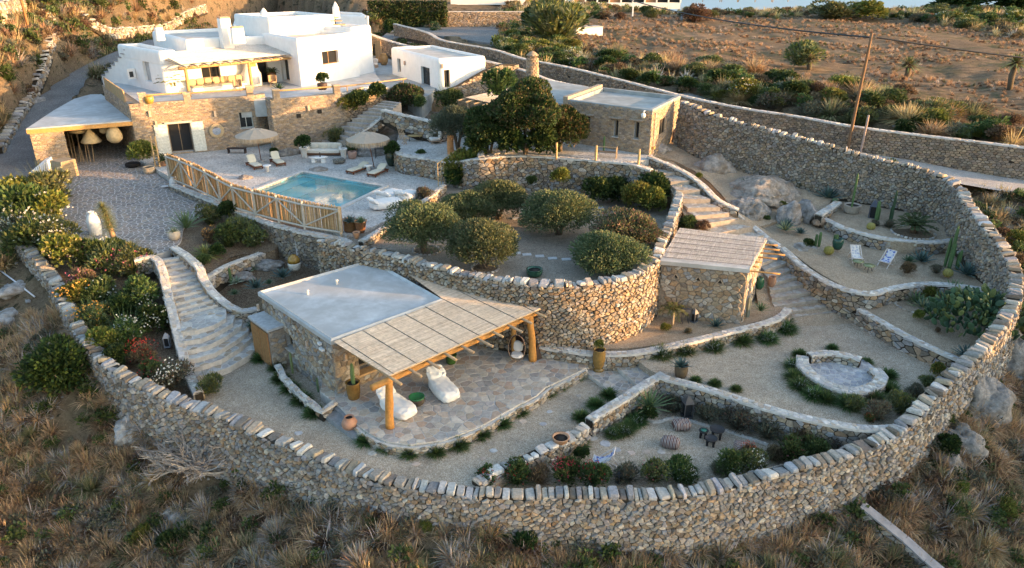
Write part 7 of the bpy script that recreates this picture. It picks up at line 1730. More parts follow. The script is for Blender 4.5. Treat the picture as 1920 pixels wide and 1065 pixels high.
p=P(697,126,7.3);r=empty('yard_bench',p,-.5,'pale cushioned bench in the narrow side yard','bench');part('seat','cloth',r,lambda m:soft(m,Vector((0,0,.4)),(1.6,.7,.25),e=5,col=(.6,.55,.5)));part('backrest','cloth',r,lambda m:soft(m,Vector((0,.3,.75)),(1.5,.2,.5),e=5,col=(.6,.55,.5)));part('base','wood',r,lambda m:m.box((0,0,.15),(1.5,.6,.3),0,(.35,.25,.18)),False)
mb=MB();mb.tube([onT(-20,495,.12,2),onT(25,528,.12,1),onT(66,560,.12,1)],.05,6,(.6,.62,.66));tag(mb.build('pale_pipe',MAT['metal'],smooth=True),'pale pipe lying on the rubble beside the left track','pipe')
def pole(u,v,z,v1,du,lb,r0=.13,col=(.2,.12,.07)):
 p=P(u,v,z);h=ZV(p.x,p.y,v1)-z;r=empty('utility_pole',p,0,lb,'utility pole');part('pole_shaft','wood',r,lambda m:log(m,(0,0,-1),(du,0,h),r0,col,9,8,.2,.75));return p,h
pR,hR=pole(1588,282,5.2,62,.25,'tall leaning brown utility pole behind the rubble wall')
tR=pR+Vector((.25,0,hR))
rr_=[o for o in COL.objects if o.name.startswith('utility_pole')][0]
part('insulator','metal',rr_,lambda m:m.box((.4,0,hR-.35),(.3,.15,.25),0,(.05,.05,.05)),False)
p2=P(1612,290,5.0);r=empty('short_pole',p2,0,'short pale timber stub pole right of the utility pole','pole');h2_=ZV(p2.x,p2.y,216)-5.;part('pole_shaft','wood',r,lambda m:log(m,(0,0,-1),(.1,0,h2_),.09,(.4,.3,.26),8))
pLf=onT(56,60,0,11);r=empty('utility_pole',pLf,0,'brown utility pole cut by the top edge on the left hillside','utility pole');part('pole_shaft','wood',r,lambda m:log(m,(0,0,-1),(-.2,0,8.5),.15,(.3,.14,.06),9,8,.2,.75))
def wire(a,b,sag,lb,r0=.06):
 pts=[a.lerp(b,k/24)-Vector((0,0,sag*4*(k/24)*(1-k/24)))for k in range(25)];mb=MB();mb.tube(pts,r0,4,(.02,.02,.02));tag(mb.build('power_cable',MAT['metal']),lb,'cable')
t2_=tR-Vector((0,0,.3));wire(t2_,Vector((-2,175,24.)),3.6,'black power cable running left from the pole over the field');wire(t2_+Vector((.4,0,0)),Vector((75,62,9.6)),.8,'black power cable running right from the pole to the frame edge')
p=P(1098,70,8.6);r=empty('white_cistern',p,-.75+.55,'low white rectangular cistern box at the edge of the mown field','cistern');part('walls','paint',r,lambda m:m.box((0,0,.7),(4.2,2.6,1.6),.55),False);part('cover','screed',r,lambda m:m.box((0,0,1.52),(4.3,2.7,.1),.55),False)
for(u,v,lb)in((1281,38,'small pale stone marker in front of the large round shrub'),(1186,31,'short white post in the shrubs behind the mown field'),(1837,36,'pale grey boulder on the far right hillside')):
 p=onT(u,v,0,9);mb=MB();(mb.box((0,0,.8),(.25,.25,1.9),0,(.7,.7,.7))if 'post' in lb else soft(mb,Vector((0,0,.5)),(2.6 if 'boulder' in lb else .9,1.4,1.3),e=2.5,wr=.2,col=(.4,.4,.42)));o=mb.build('marker_stone' if 'post' not in lb else 'white_post',MAT['rock' if 'post' not in lb else 'paint']);o.location=p;tag(o,lb,'stone' if 'post' not in lb else 'post')
def far_block(name,lb,u0,u1,v0,v1,z,dep,bays,glass=.55,fill='glass',skin='paint'):
 a,b=P(u0,v1,z),P(u1,v1,z);hgt=3.4;r=empty(name,a,0,lb,'building');W_=(b-a).length;r.rotation_euler=(0,0,math.atan2(b.y-a.y,b.x-a.x))
 part('plinth',skin,r,lambda m:m.box((W_/2,dep/2,.45),(W_,dep,1.3)),False);part('roof','paint',r,lambda m:m.box((W_/2,dep/2-.3,hgt+.15),(W_+.6,dep+.8,.35)),False);part('rear_wall',skin,r,lambda m:m.box((W_/2,dep-.2,hgt/2),(W_,.4,hgt)),False)
 for k in range(bays+1):part('pillar','paint',r,lambda m:m.box((W_*k/bays,.2,(hgt+1.1)/2),(.35,.35,hgt-1.1)),False)
 for k in range(bays):
  wd=part('window','paint',r,lambda m:m.box((W_*(k+.5)/bays,.32,1.17),(W_/bays*.96,.12,.1)),False);x_=W_*(k+.5)/bays
  part('pane',fill if k%3 else 'stone',wd,lambda m:m.box((x_,.4,2.2),(W_/bays*.94,.06,1.95),0,(.35,.2,.12)),False)
far_block('modern_villa','long low white villa with blue glazing beyond the mown field',1075,1275,-14,15,8.9,9,9)
far_block('white_villa_wing','white villa wing seen left of the big round tree',985,1060,-10,22,9.2,8,3)
far_block('arcade_house','orange sunlit arcaded house above the brown retaining wall',845,985,-16,7,11.2,8,5,fill='wood')
for k in range(5):
 p=P(1335+32*k,4,7.5);r=empty('straw_parasol_roof',p,.1*k,'flat grey shade roof in the row near the sea','shade roof','grey shade roofs near the sea');part('roof_sheet','reed',r,lambda m:m.box((0,0,2.4),(7,6,.25),0,(.2,.17,.17)),False)
 for sx in(-3,3):part('post','wood',r,lambda m:m.box((sx,0,1.2),(.2,.2,2.4),0,(.3,.25,.2)),False)
#  PLANTS
rg=np.random.default_rng(5)
def unit(n):
 v=rg.normal(size=(n,3));return v/np.linalg.norm(v,axis=1)[:,None]
def norm(v):return v/np.maximum(1e-6,np.linalg.norm(v,axis=1))[:,None]
def colvar(n,pal,var=.25,w=None):
 pal=np.array(pal);c=pal[rg.choice(len(pal),n,p=w)]
 return c*(1+rg.uniform(-var,var,(n,1)))*(1+rg.uniform(-.08,.08,(n,3)))
def leaves(c,d,L,Wd,pal,var=.3,w=None):
 """folded rhombic leaves at c pointing along d"""
 n=len(c);L=np.broadcast_to(L,(n,))[:,None];Wd=np.broadcast_to(Wd,(n,))[:,None]
 s=norm(np.cross(d,unit(n)));up=np.cross(s,d)
 a=c;b=c+d*L*.45+s*Wd+up*Wd*.3;t=c+d*L;e=c+d*L*.45-s*Wd+up*Wd*.3
 V=np.stack([a,b,t,e],1).reshape(-1,3);F=np.arange(4*n).reshape(n,4)
 return V,F,colvar(n,pal,var,w)
def lobes(n,k,rx,rz,zc,spread=.55,low=.25):
 """points near the surface of k overlapping lobes; returns points and outward directions"""
 cen=unit(k)*np.array([rx,rx,rz])*spread*rg.uniform(.5,1.1,(k,1));cen[:,2]+=zc;cen[:,2]=np.maximum(cen[:,2],low*zc)
 rad=rg.uniform(.38,.62,k)
 i=rg.integers(0,k,n);u=unit(n);u[:,2]=np.where(u[:,2]<-.5,-u[:,2],u[:,2])
 r=rad[i]*rg.uniform(.45,1.0,n)**.5
 p=cen[i]+u*r[:,None]*np.array([rx,rx,rz])
 return p,u
def m_foliage(n,k,rx,rz,zc,L,Wd,pal,up=.35,var=.3,spread=.55,w=None,jit=.6):
 p,u=lobes(n,k,rx,rz,zc,spread);d=norm(u+unit(n)*jit+np.array([0,0,up]));p[:,2]=np.maximum(p[:,2],.02)
 return leaves(p,d,L*rg.uniform(.7,1.3,n),Wd,pal,var,w)
def tuft(n,L,Wd,pal,spread=1.,droop=.5,base=.06,var=.25,upmin=.15):
 u=unit(n);u[:,2]=np.abs(u[:,2])+upmin;u[:,:2]*=spread;u=norm(u);ln=L*rg.uniform(.55,1.1,n)[:,None]
 c=rg.normal(size=(n,3))*base;c[:,2]=0;s=norm(np.cross(u,np.array([0,0,1.])+unit(n)*.2))*Wd
 m=c+u*ln*.55;t=c+u*ln;t[:,2]-=droop*ln[:,0]*(1-u[:,2]);t[:,2]=np.maximum(t[:,2],.02)
 V=np.stack([c-s,c+s,m+s*.8,m-s*.8,t],1).reshape(-1,3);b=np.arange(n)[:,None]*5
 q=np.concatenate([b,b+1,b+2,b+3],1);q2=np.concatenate([b+3,b+2,b+4,b+4],1)
 C=colvar(n,pal,var);T=np.concatenate([b+3,b+2,b+4],1)
 return V,[q,T],np.concatenate([C,C*1.1])
def to_mesh(name,V,F,C,mat):return np_mesh(name,V,F,C,[MAT[mat]])
def join(*parts):
 V=[];Q=[];T=[];CQ=[];CT=[];o=0
 for v,f,c in parts:
  fl=f if isinstance(f,list)else[f];k=0
  for a in fl:
   (Q if a.shape[1]==4 else T).append(a+o);(CQ if a.shape[1]==4 else CT).append(c[k:k+len(a)]);k+=len(a)
  V.append(v);o+=len(v)
 F=[];C=[]
 if Q:F.append(np.concatenate(Q));C.append(np.concatenate(CQ))
 if T:F.append(np.concatenate(T));C.append(np.concatenate(CT))
 return np.concatenate(V),F,np.concatenate(C)
def scatter(name,kinds,inst,mat,kind='stuff',parent=None):
 """many copies merged into one mesh. inst rows: kind, x, y, z, rz, scale, tint"""
 inst=np.array(inst);outs=[]
 for k,(V,F,C)in enumerate(kinds):
  I=inst[inst[:,0]==k]
  if not len(I):continue
  c,s=np.cos(I[:,4]),np.sin(I[:,4]);M=len(I);n=len(V)
  X=(V[None,:,0]*c[:,None]-V[None,:,1]*s[:,None])*I[:,5:6]+I[:,1:2];Y=(V[None,:,0]*s[:,None]+V[None,:,1]*c[:,None])*I[:,5:6]+I[:,2:3];Z=V[None,:,2]*I[:,5:6]+I[:,3:4]
  VV=np.stack([X,Y,Z],2).reshape(-1,3);fl=F if isinstance(F,list)else[F];FF=[];CC=[];q=0
  for a in fl:
   FF.append((a[None]+(np.arange(M)*n)[:,None,None]).reshape(-1,a.shape[1]));CC.append((C[q:q+len(a)][None]*I[:,6][:,None,None]).reshape(-1,3));q+=len(a)
  outs.append((VV,FF,np.concatenate(CC)))
 V,F,C=join(*outs);o=link(name,to_mesh(name,V,F,C,mat),parent);o['kind']=kind;return o
G_OLIVE=[(.10,.13,.06),(.13,.155,.075),(.075,.11,.05),(.17,.18,.09)]
G_DARK=[(.03,.06,.018),(.045,.08,.022),(.025,.05,.02),(.07,.1,.03)]
G_MID=[(.06,.1,.03),(.08,.12,.035),(.05,.085,.03),(.1,.13,.05)]
G_YEL=[(.16,.17,.035),(.11,.14,.03),(.2,.19,.05)]
G_BLUE=[(.07,.12,.11),(.09,.14,.12),(.06,.1,.1)]
G_GREY=[(.14,.15,.11),(.18,.18,.13),(.11,.12,.09)]
BROWN=[(.16,.11,.07),(.2,.14,.09),(.13,.09,.06)]
STRAW=[(.52,.37,.2),(.42,.30,.17),(.6,.46,.28),(.34,.25,.14)]
GRYST=[(.42,.40,.36),(.32,.30,.27),(.50,.47,.42)]
GSTR=[(.2,.21,.11),(.15,.18,.08),(.32,.28,.17),(.25,.23,.13)]
K={}
def kk(name,arr,mat):K[name]=(to_mesh(name,*arr,mat),arr,mat)
for i in range(3):
 kk('tuft_straw%d'%i,tuft(900,1.,.017,STRAW,droop=.35),'dry');kk('tuft_grey%d'%i,tuft(900,1.,.016,GRYST+STRAW[:1],droop=.25),'dry');kk('tuft_green%d'%i,tuft(800,1.,.018,GSTR,droop=.35),'dry')
 kk('bush_green%d'%i,join(m_foliage(1500,11,.5,.42,.42,.12,.032,G_MID,spread=.75),tuft(150,1.05,.014,G_MID+G_OLIVE[:1],droop=.2,upmin=.5)),'leaf');kk('bush_dark%d'%i,m_foliage(1900,9,.5,.42,.45,.12,.038,G_DARK),'leaf')
 kk('bush_grey%d'%i,join(m_foliage(1200,11,.5,.36,.34,.1,.02,G_GREY+BROWN[:1],up=.5,spread=.75),tuft(300,.95,.009,G_GREY+BROWN[:1],droop=.25,upmin=.3)),'dry');kk('bush_brown%d'%i,join(m_foliage(1300,9,.5,.34,.34,.1,.022,BROWN,up=.6),tuft(160,.8,.008,BROWN)),'dry')
 kk('bush_olive%d'%i,join(m_foliage(1500,11,.5,.4,.4,.11,.026,G_OLIVE+G_YEL[:1],up=.5,spread=.75),tuft(220,1.05,.012,G_OLIVE+G_YEL[:1],droop=.2,upmin=.5)),'leaf');kk('bush_yellow%d'%i,m_foliage(1700,9,.5,.42,.42,.11,.032,G_YEL),'leaf')
 kk('clump%d'%i,tuft(620,1.,.03,[(.07,.12,.035),(.05,.09,.03),(.1,.15,.05)],droop=.3,upmin=.25),'leaf')
def flowers(n,k,rx,rz,zc,pal,s=.05):
 p,u=lobes(n,k,rx,rz,zc);p+=u*.04;out=[]
 for q in range(3):
  d=norm(u+unit(n)*.8);out.append(leaves(p,d,s,s*.4,pal,.15))
 return join(*out)
WHT=[(.75,.75,.7),(.68,.7,.62)];PNK=[(.6,.2,.25),(.66,.3,.33),(.5,.14,.2)];RED=[(.4,.03,.04),(.5,.06,.06)];ORG=[(.65,.28,.07),(.6,.35,.1)]
for nm,pal in(('white',WHT),('pink',PNK),('red',RED),('orange',ORG),('yellowish',[(.5,.45,.2),(.6,.56,.35)])):
 kk('flowers_'+nm,flowers(110,9,.54,.46,.47,pal),'leaf')
def plant(name,kind,loc,s,label,cat='shrub',rz=None,sz=None,fl=None,group=None):
 o=link(name,K[kind][0]);o.location=loc;o.rotation_euler=(0,0,rnd.uniform(0,6.3)if rz is None else rz);o.scale=(s,s,s*(sz or 1));tag(o,label,cat,group)
 if fl:f=link('blossom',K['flowers_'+fl][0],o)
 return o
def rosette(n,L,Wd,pal,up0=.25,up1=1.4,droop=0,thick=.03,mat='cactus'):
 V=[];F=[];C=[];b=0
 for k in range(n):
  a=k*2.39996;e=up0+(up1-up0)*(k/n)**1.1;l=L*(1-.25*k/n)*rnd.uniform(.9,1.1);c=pick(rnd,pal)
  d=Vector((math.cos(a)*math.cos(e),math.sin(a)*math.cos(e),math.sin(e)));s=Vector((-math.sin(a),math.cos(a),0));n_=d.cross(s)*-1
  pts=[]
  for f,w in((0,.55),(.35,1.),(.7,.7),(1,.05)):
   c_=d*l*f-Vector((0,0,droop*l*f*f));pts+=[tuple(c_-s*Wd*w+n_*thick*.6),tuple(c_-n_*thick*w),tuple(c_+s*Wd*w+n_*thick*.6)]
  V+=pts
  for j in range(3):
   q=b+j*3;F+=[(q,q+1,q+4,q+3),(q+1,q+2,q+5,q+4)];C+=[c,c]
  b+=12
 return np.array(V),np.array(F),np.array(C)
kk('agave_blue',rosette(26,1.,.085,G_BLUE),'cactus');kk('agave_green',rosette(24,1.,.09,[(.06,.11,.06),(.08,.13,.07)]),'cactus')
kk('agave_striped',rosette(26,1.,.06,[(.35,.36,.2),(.1,.16,.12),(.3,.32,.16)]),'cactus');kk('agave_pale',rosette(18,1.,.13,[(.22,.28,.2),(.28,.32,.24)],.1,1.2),'cactus')
kk('yucca_head',rosette(90,1.,.03,[(.16,.18,.08),(.2,.2,.09),(.12,.15,.07)],-.6,1.5,thick=.01),'cactus');kk('sword_leaves',rosette(38,1.,.035,[(.1,.16,.07),(.13,.19,.09)],.35,1.45,.12,thick=.01),'cactus')
kk('palm_fan',rosette(60,1.,.05,[(.14,.17,.05),(.2,.2,.07)],-.3,1.4,.25,thick=.01),'cactus')
def fronds(n,L,pal,droop=.5,up0=.2,up1=1.2,lf=26,ll=.22):
 c=[];d=[];stems=[]
 for k in range(n):
  a=k*2.4;e=up0+(up1-up0)*k/n
  for j in range(lf):
   f=(j+1)/lf;x=L*f*math.cos(e);z=L*f*math.sin(e)-droop*L*f*f
   for s in(-1,1):
    c.append((x*math.cos(a),x*math.sin(a),z));dd=np.array([math.cos(a)*.5-math.sin(a)*s,math.sin(a)*.5+math.cos(a)*s,.25-droop*f]);d.append(dd)
 c=np.array(c);d=norm(np.array(d));return leaves(c,d,ll*L,.012*L+.006,pal,.25)
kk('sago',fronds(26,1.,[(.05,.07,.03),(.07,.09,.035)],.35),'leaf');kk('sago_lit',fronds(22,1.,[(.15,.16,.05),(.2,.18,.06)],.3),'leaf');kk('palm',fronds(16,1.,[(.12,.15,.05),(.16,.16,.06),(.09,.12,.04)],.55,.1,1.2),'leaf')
def column(h,r,n=8,ribs=6):
 v=[];prof=[(r*.8,0),(r,h*.2),(r*1.05,h*.6),(r*.9,h*.9),(r*.5,h*.98),(.01,h)]
 m=MB()
 N=ribs*2;vs=[]
 for q,z in prof:
  for j in range(N):a=2*math.pi*j/N;rr=q*(1 if j%2 else .78);vs.append((rr*math.cos(a),rr*math.sin(a),z))
 fs=[(k*N+j,k*N+(j+1)%N,(k+1)*N+(j+1)%N,(k+1)*N+j)for k in range(5)for j in range(N)]
 return vs,fs
def cactus(u,v,z,cols,lb,col=(.07,.13,.05),cat='cactus',name='column_cactus'):
 p=P(u,v,z);r=empty(name,p,rnd.uniform(0,3),lb,cat)
 for(dx,dy,h,rad)in cols:
  vs,fs=column(h,rad*.8);mb=MB();mb.add([(x+dx,y+dy,q)for x,y,q in vs],fs,pick(rnd,[col]));mb.build('stem',MAT['cactus'],r)
def barrel(u,v,z,s,lb,col=(.22,.2,.05)):
 p=P(u,v,z);mb=MB();N=28;vs=[]
 for q,zz in((.6,0),(.95,.25),(1,.5),(.85,.8),(.5,.97),(.1,1)):
  for j in range(N):a=2*math.pi*j/N;rr=s*q*(1 if j%2 else .86);vs.append((rr*math.cos(a),rr*math.sin(a),zz*s*1.6))
 mb.add(vs,[(k*N+j,k*N+(j+1)%N,(k+1)*N+(j+1)%N,(k+1)*N+j)for k in range(5)for j in range(N)],col)
 o=mb.build('barrel_cactus',MAT['cactus']);o.location=p;tag(o,lb,'cactus')
 V,F,C=tuft(160,s*.35,.004,[(.6,.55,.25)],base=.01,droop=0)
 V=V*1.;pts=unit(160);pts[:,2]=np.abs(pts[:,2]);V=(V.reshape(160,5,3)+(pts*np.array([s*.9,s*.9,s*1.45]))[:,None]).reshape(-1,3)
 link('spines',to_mesh('spines',V,F,C,'dry'),o)
def tree(u,v,z,cz,rx,rz,n,pal,lb,L=.13,Wd=.03,stems=4,k=14,seed=0,w=None,name='olive_tree',cat='tree',mat='leaf',up=.3,spread=.6,h0=.1):
 p=P(u,v,z);r=empty(name,p,0,lb,cat);cz-=.3 if name=='olive_tree' else .7
 for s in range(stems):
  a=s*6.28/stems+rnd.random();e=Vector((math.cos(a)*rx*.5,math.sin(a)*rx*.5,cz+rz*.1));m_=Vector((e.x*.3,e.y*.3,e.z*.5))+Vector((rnd.uniform(-.1,.1),rnd.uniform(-.1,.1),0))
  part('trunk' if s==0 else 'limb','bark',r,lambda m:m.tube([(rnd.uniform(-.1,.1),rnd.uniform(-.1,.1),-.2),tuple(m_*.6),tuple(m_),tuple(m_.lerp(e,.5)),tuple(e)],[.11,.09,.07,.05,.02],6,(.15,.12,.09)))
 n=int(n*1.5);V,F,C=m_foliage(n,k,rx*.9,rz*.78,cz,L,Wd*1.25,pal,up=up,var=.18,spread=spread+.1,w=w,jit=.9)
 m=int(n*.7);d=unit(m);d[:,2]=np.where(d[:,2]<-.35,-d[:,2],d[:,2]);ph=rg.uniform(0,6,6);q=d*np.array([rx,rx,rz])*(rg.uniform(.5,.78,m)[:,None])*(1+.2*np.sin(d[:,0:1]*4+ph[0])*np.cos(d[:,1:2]*4+ph[1])+.13*np.sin(d[:,1:2]*7+ph[2])*np.cos(d[:,2:3]*6+ph[3]));q[:,2]=np.maximum(q[:,2]+cz,.12)
 V2,F2,C2=leaves(q,norm(d+unit(m)*.7+np.array([0,0,up])),L*1.1,Wd*1.6,pal,.18)
 link('crown',to_mesh('crown',*join((V,F,C),(V2,F2,C2)),mat),r);return r
OL=G_OLIVE
for(u,v,rx,rz,cz,lb)in((795,472,2.1,1.5,1.8,'clipped olive tree nearest the white pool corner'),(908,503,2.0,1.4,1.5,'clipped olive tree at the front left of the orchard'),(878,424,1.9,1.2,1.4,'rounded olive tree left at the back of the orchard'),(935,412,2.0,1.3,1.7,'taller olive tree at the centre back of the orchard'),(1047,440,2.4,1.6,1.6,'largest spreading olive tree in the middle of the orchard'),(1178,462,2.1,1.2,1.2,'brownish domed olive at the right side of the orchard'),(1133,508,2.0,1.35,1.15,'round olive dome just inside the front of the bastion wall')):
 tree(u,v,ZE,cz,rx*1.13,rz*1.06,8500,OL if 'brown' not in lb else OL+[(.2,.13,.09),(.22,.15,.1)],lb,L=.15,Wd=.026,stems=4)
for(u,v,s,k,lb)in((948,318,2.9,'bush_dark0','large dark shrub at the foot of the big dark tree, patio wall top, left'),(1018,318,2.6,'bush_dark2','large dark shrub at the foot of the big dark tree, patio wall top, right'),(893,318,1.9,'bush_dark1','dark shrub under the left side of the big dark tree, patio wall top'),(1225,385,2.6,'bush_dark1','dark green hedge shrub in the back right corner of the orchard'),(1120,385,2.3,'bush_dark0','low dark shrub row along the orchard back wall'),(1155,380,2.2,'bush_dark2','low dark shrub joining the corner hedge'),(1195,395,2.2,'bush_yellow0','bright yellow green shrub in the orchard'),(1225,400,2.0,'bush_yellow1','yellow green shrub against the inside of the bastion wall'),(1052,348,1.5,'bush_yellow2','small yellow flowering shrub growing on the patio wall'),(996,345,.7,'bush_green0','tiny green plant growing from the patio wall'),(872,347,3.0,'bush_yellow0','sunlit yellow climber behind the trellis'),(905,345,3.3,'bush_yellow1','sunlit yellow climbing shrub below the big dark tree'),(940,345,2.9,'bush_olive1','bushy shrub at the back edge of the orchard'),(858,352,1.9,'bush_dark2','dark green climber growing through the trellis')):
 plant('shrub',k,P(u,v,ZE+(1.2 if 'patio wall' in lb else 0))if 'wall top' not in lb else P(u,v-24,5.8),s,lb)
tree(985,292,5.8,4.0,2.55,2.0,21000,G_DARK+[(.08,.09,.04),(.13,.1,.05)],'largest dark green broad tree in front of the stone cottage',L=.2,Wd=.055,stems=5,k=26,spread=.72,name='carob_tree')
tree(918,292,5.6,2.7,2.1,1.75,9500,G_DARK+[(.09,.1,.04)],'dark rounded lower tree joining the big dark tree on its left',L=.2,Wd=.05,stems=3,name='carob_tree')
tree(1050,284,5.8,2.5,2.1,1.75,8500,G_DARK+[(.1,.09,.04),(.15,.11,.05)],'lit rounded tree joining the big dark tree on its right',L=.2,Wd=.05,stems=3,name='carob_tree')
tree(858,284,4.9,2.5,2.1,1.6,8000,[(.1,.13,.09),(.13,.16,.11),(.08,.11,.07)],'silvery green feathery olive tree on the lounge terrace',L=.17,Wd=.018,stems=6,up=.6)
tree(762,208,5.8,1.9,2.1,1.5,6500,G_DARK+[(.1,.07,.05),(.16,.09,.06)],'dark reddish tree beside the small white house',L=.2,Wd=.035,stems=4,name='garden_tree')
for(u,v,z,s,k,lb)in((655,212,6.2,2.0,'bush_yellow1','bright green round bush below the yard wall'),(675,205,6.5,2.,'bush_dark0','dark bush right of the bright green one'),(708,192,7.0,2.,'bush_dark1','dark low shrub under the yard wall'),(840,200,6.3,2.2,'bush_green2','slim upright green shrub next to the small white house steps'),(737,66,8.6,2.6,'bush_dark2','dark bush at the corner of the grey upper road'),(630,268,4.2,1.6,'bush_olive0','mossy olive cushion on the rock slope behind the sofa'),(570,283,4.3,1.5,'bush_dark1','bushy plant in the left white planter by the sofa'),(515,292,3.5,.8,'bush_dark0','small bush at the foot of the terrace wall'),(270,306,3.6,2.2,'bush_yellow2','sunlit small tree in the ribbed planter'),(734,292,4.6,1.3,'bush_dark2','leafy topiary ball in the dark urn'),(790,305,4.1,1.1,'bush_green1','wispy plant in the green pot'),(786,200,6.5,1.3,'bush_green0','bushy plant in the green barrel planter'),(1122,652,1.02,.5,'bush_yellow0','small yellow green shrub in the tall yellow jar'),(605,158,8.6,1.2,'bush_dark0','dark bushy plant in the parapet pot'),(798,375,3.5,1.3,'bush_grey0','sparse grey shrub between lounge cushions and orchard'),(660,285,3.9,.8,'bush_green1','small plant in the pinkish clay pot'),(935,178,9.,2.4,'bush_green0','green climber on the wall beside the stone chimney'),(846,667,.45,.5,'bush_green0','small leafy plant in the shaded green pot')):
 plant('shrub',k,P(u,v,z),s,lb)
def ros(name,kind,u,v,z,s,lb,cat='agave',sz=1):return plant(name,kind,P(u,v,z),s,lb,cat,sz=sz)
ros('agave','agave_blue',1276,688,ZC+.6,.62,'blue agave spilling from the dark brown pot');ros('agave','agave_striped',327,436,3.3,.5,'striped agave in the round cream pot')
ros('agave','agave_blue',656,417,4.2,.6,'blue agave in the square brown pot');ros('agave','sword_leaves',677,418,4.25,.65,'spiky green agave in the tapered brown pot')
ros('sago_palm','sago_lit',322,154,8.5,1.5,'sunlit sago palm in terracotta on the veranda','palm');ros('sago_palm','sago',309,300,3.9,.9,'small palm in the brown clay pot','palm');ros('agave','agave_green',523,168,8.4,.8,'spiky plant on the terrace pier');ros('agave','sago',509,135,8.7,.8,'dark palm in the veranda jar','palm')
ros('agave','agave_blue',1342,612,.8,.6,'blue agave on the gravel bed in front of the hut');ros('agave','sword_leaves',1426,583,1.2,.75,'large grey green agave right of the hut wall')
ros('flax_lily','sword_leaves',1217,765,-.5,1.35,'big bright strap leaved clump in the corner of the lower seating','plant');ros('agave','agave_green',472,612,.4,.45,'small green agave beside the fan stairs')
ros('agave','agave_blue',1812,668,1.0,.75,'blue agave at the end of the prickly pear bed');ros('agave','agave_blue',1475,425,2.85,.75,'blue agave in front of the two rounded boulders');ros('agave','agave_striped',1472,432,2.8,.8,'yellow striped agave in front of the boulders')
ros('agave','agave_blue',1553,372,3.5,1.2,'large blue agave at the end of the short wall');ros('agave','agave_blue',1728,490,2.2,.9,'blue agave against the wall right of the deck chairs');ros('agave','agave_green',1704,492,2.2,.6,'dark green agave right of the deck chairs');ros('agave','agave_blue',1813,515,2.2,1.0,'grey blue agave at the right end of the gravel lounge');ros('agave','sword_leaves',1785,548,1.6,1.1,'sprawling agave hanging over the lime topped wall')
ros('agave','agave_striped',1730,578,1.1,.8,'pale spiky agave inside the stone circle');ros('agave','sword_leaves',1716,570,1.1,1.1,'tall green yucca inside the stone circle');ros('agave','agave_blue',1500,438,2.7,.6,'small blue agave beside the striped one');ros('agave','agave_blue',1470,322,4.3,1.1,'blue green agave on the rocky slope');ros('agave','agave_green',1395,345,4.3,.6,'small agave between the two rocks')
for(u,v,s,k,lb)in((475,505,.7,'agave_pale','pale ruffled agave beneath the bed wall'),(442,530,.55,'agave_pale','small pale ruffled agave near the green column cactus'),(530,520,.8,'agave_blue','blue agave near the two tone jar'),(480,540,.8,'agave_blue','blue agave beside the pool house roof'),(505,532,.4,'agave_green','tiny dark agave between the two blue ones'),(440,552,.45,'agave_green','small dark agave at the tip of the succulent bed'),(478,490,.6,'agave_green','dark agave behind the pale ruffled one')):ros('agave',k,u,v,1.25,s,lb)
ros('yucca','sword_leaves',350,428,2.9,1.5,'tall upright sword leaved plant at the driveway edge','yucca',1.2)
yr_=empty('yucca_tree',P(219,458,2.9),0,'tall shaggy yucca with a long brown head on the driveway edge','yucca');part('trunk','bark',yr_,lambda m:m.tube([(0,0,-.2),(-.1,0,.5),(-.25,.1,1.1),(-.4,.2,2.0)],[.2,.17,.14,.1],8,(.4,.26,.15)))
for k in range(6):h_=link('leaf_head',K['yucca_head'][0],yr_);h_.location=(-.2-.05*k,.05+.02*k,.95+.27*k);h_.scale=(.62,.62,.5);h_.rotation_euler=(rnd.uniform(-.1,.1),-.12,k)
ros('yucca','yucca_head',247,468,2.9,.75,'low shaggy yucca ball right of the tall one','yucca');ros('fan_palm','palm_fan',385,478,2.4,1.2,'sunlit fan palm in the terraced bed','palm')
sp_=empty('slender_palm',P(1260,612,.68),0,'slender young palm with yellow fronds in front of the bastion corner','palm');part('trunk','bark',sp_,lambda m:m.tube([(0,0,-.1),(.03,0,.5),(0,0,1.05)],[.09,.05,.04],7,(.4,.32,.22)));f_=link('fronds',K['palm'][0],sp_);f_.location=(0,0,1.0);f_.scale=(.85,)*3
sg=empty('large_sago',P(1712,437,3.05),0,'large dark sago palm inside a ring of small stones on the upper terrace','palm');part('trunk','bark',sg,lambda m:m.lathe([(.2,0),(.22,.3),(.16,.6),(0,.62)],n=10,col=(.1,.07,.05)));f_=link('fronds',K['sago'][0],sg);f_.location=(0,0,.45);f_.scale=(1.35,)*3
for(u,v,z,rr,lb)in((1712,437,3.05,1.25,'ring of small pale stones round the sago palm'),(1724,573,1.12,1.3,'ring of small pale stones round the green yucca'),(800,470,ZE,.8,'stone ring round the first olive trunk'),(910,503,ZE,.75,'stone ring round the front left olive trunk')):
 c=P(u,v,z);r=empty('stone_ring',c,0,lb,'stone edging')
 for k in range(int(rr*26)):a=2*math.pi*k/int(rr*26);part('stone','cap',r,lambda m:m.box((rr*math.cos(a),rr*math.sin(a),.03),(.16,.1,.1),a+1.57,pick(rnd,PALG)),False)
 mb=MB();mb.lathe([(0,-.02),(rr*.95,-.02),(rr*.8,.015),(0,.03)],n=20);mb.build('soil',MAT['soil'],r)
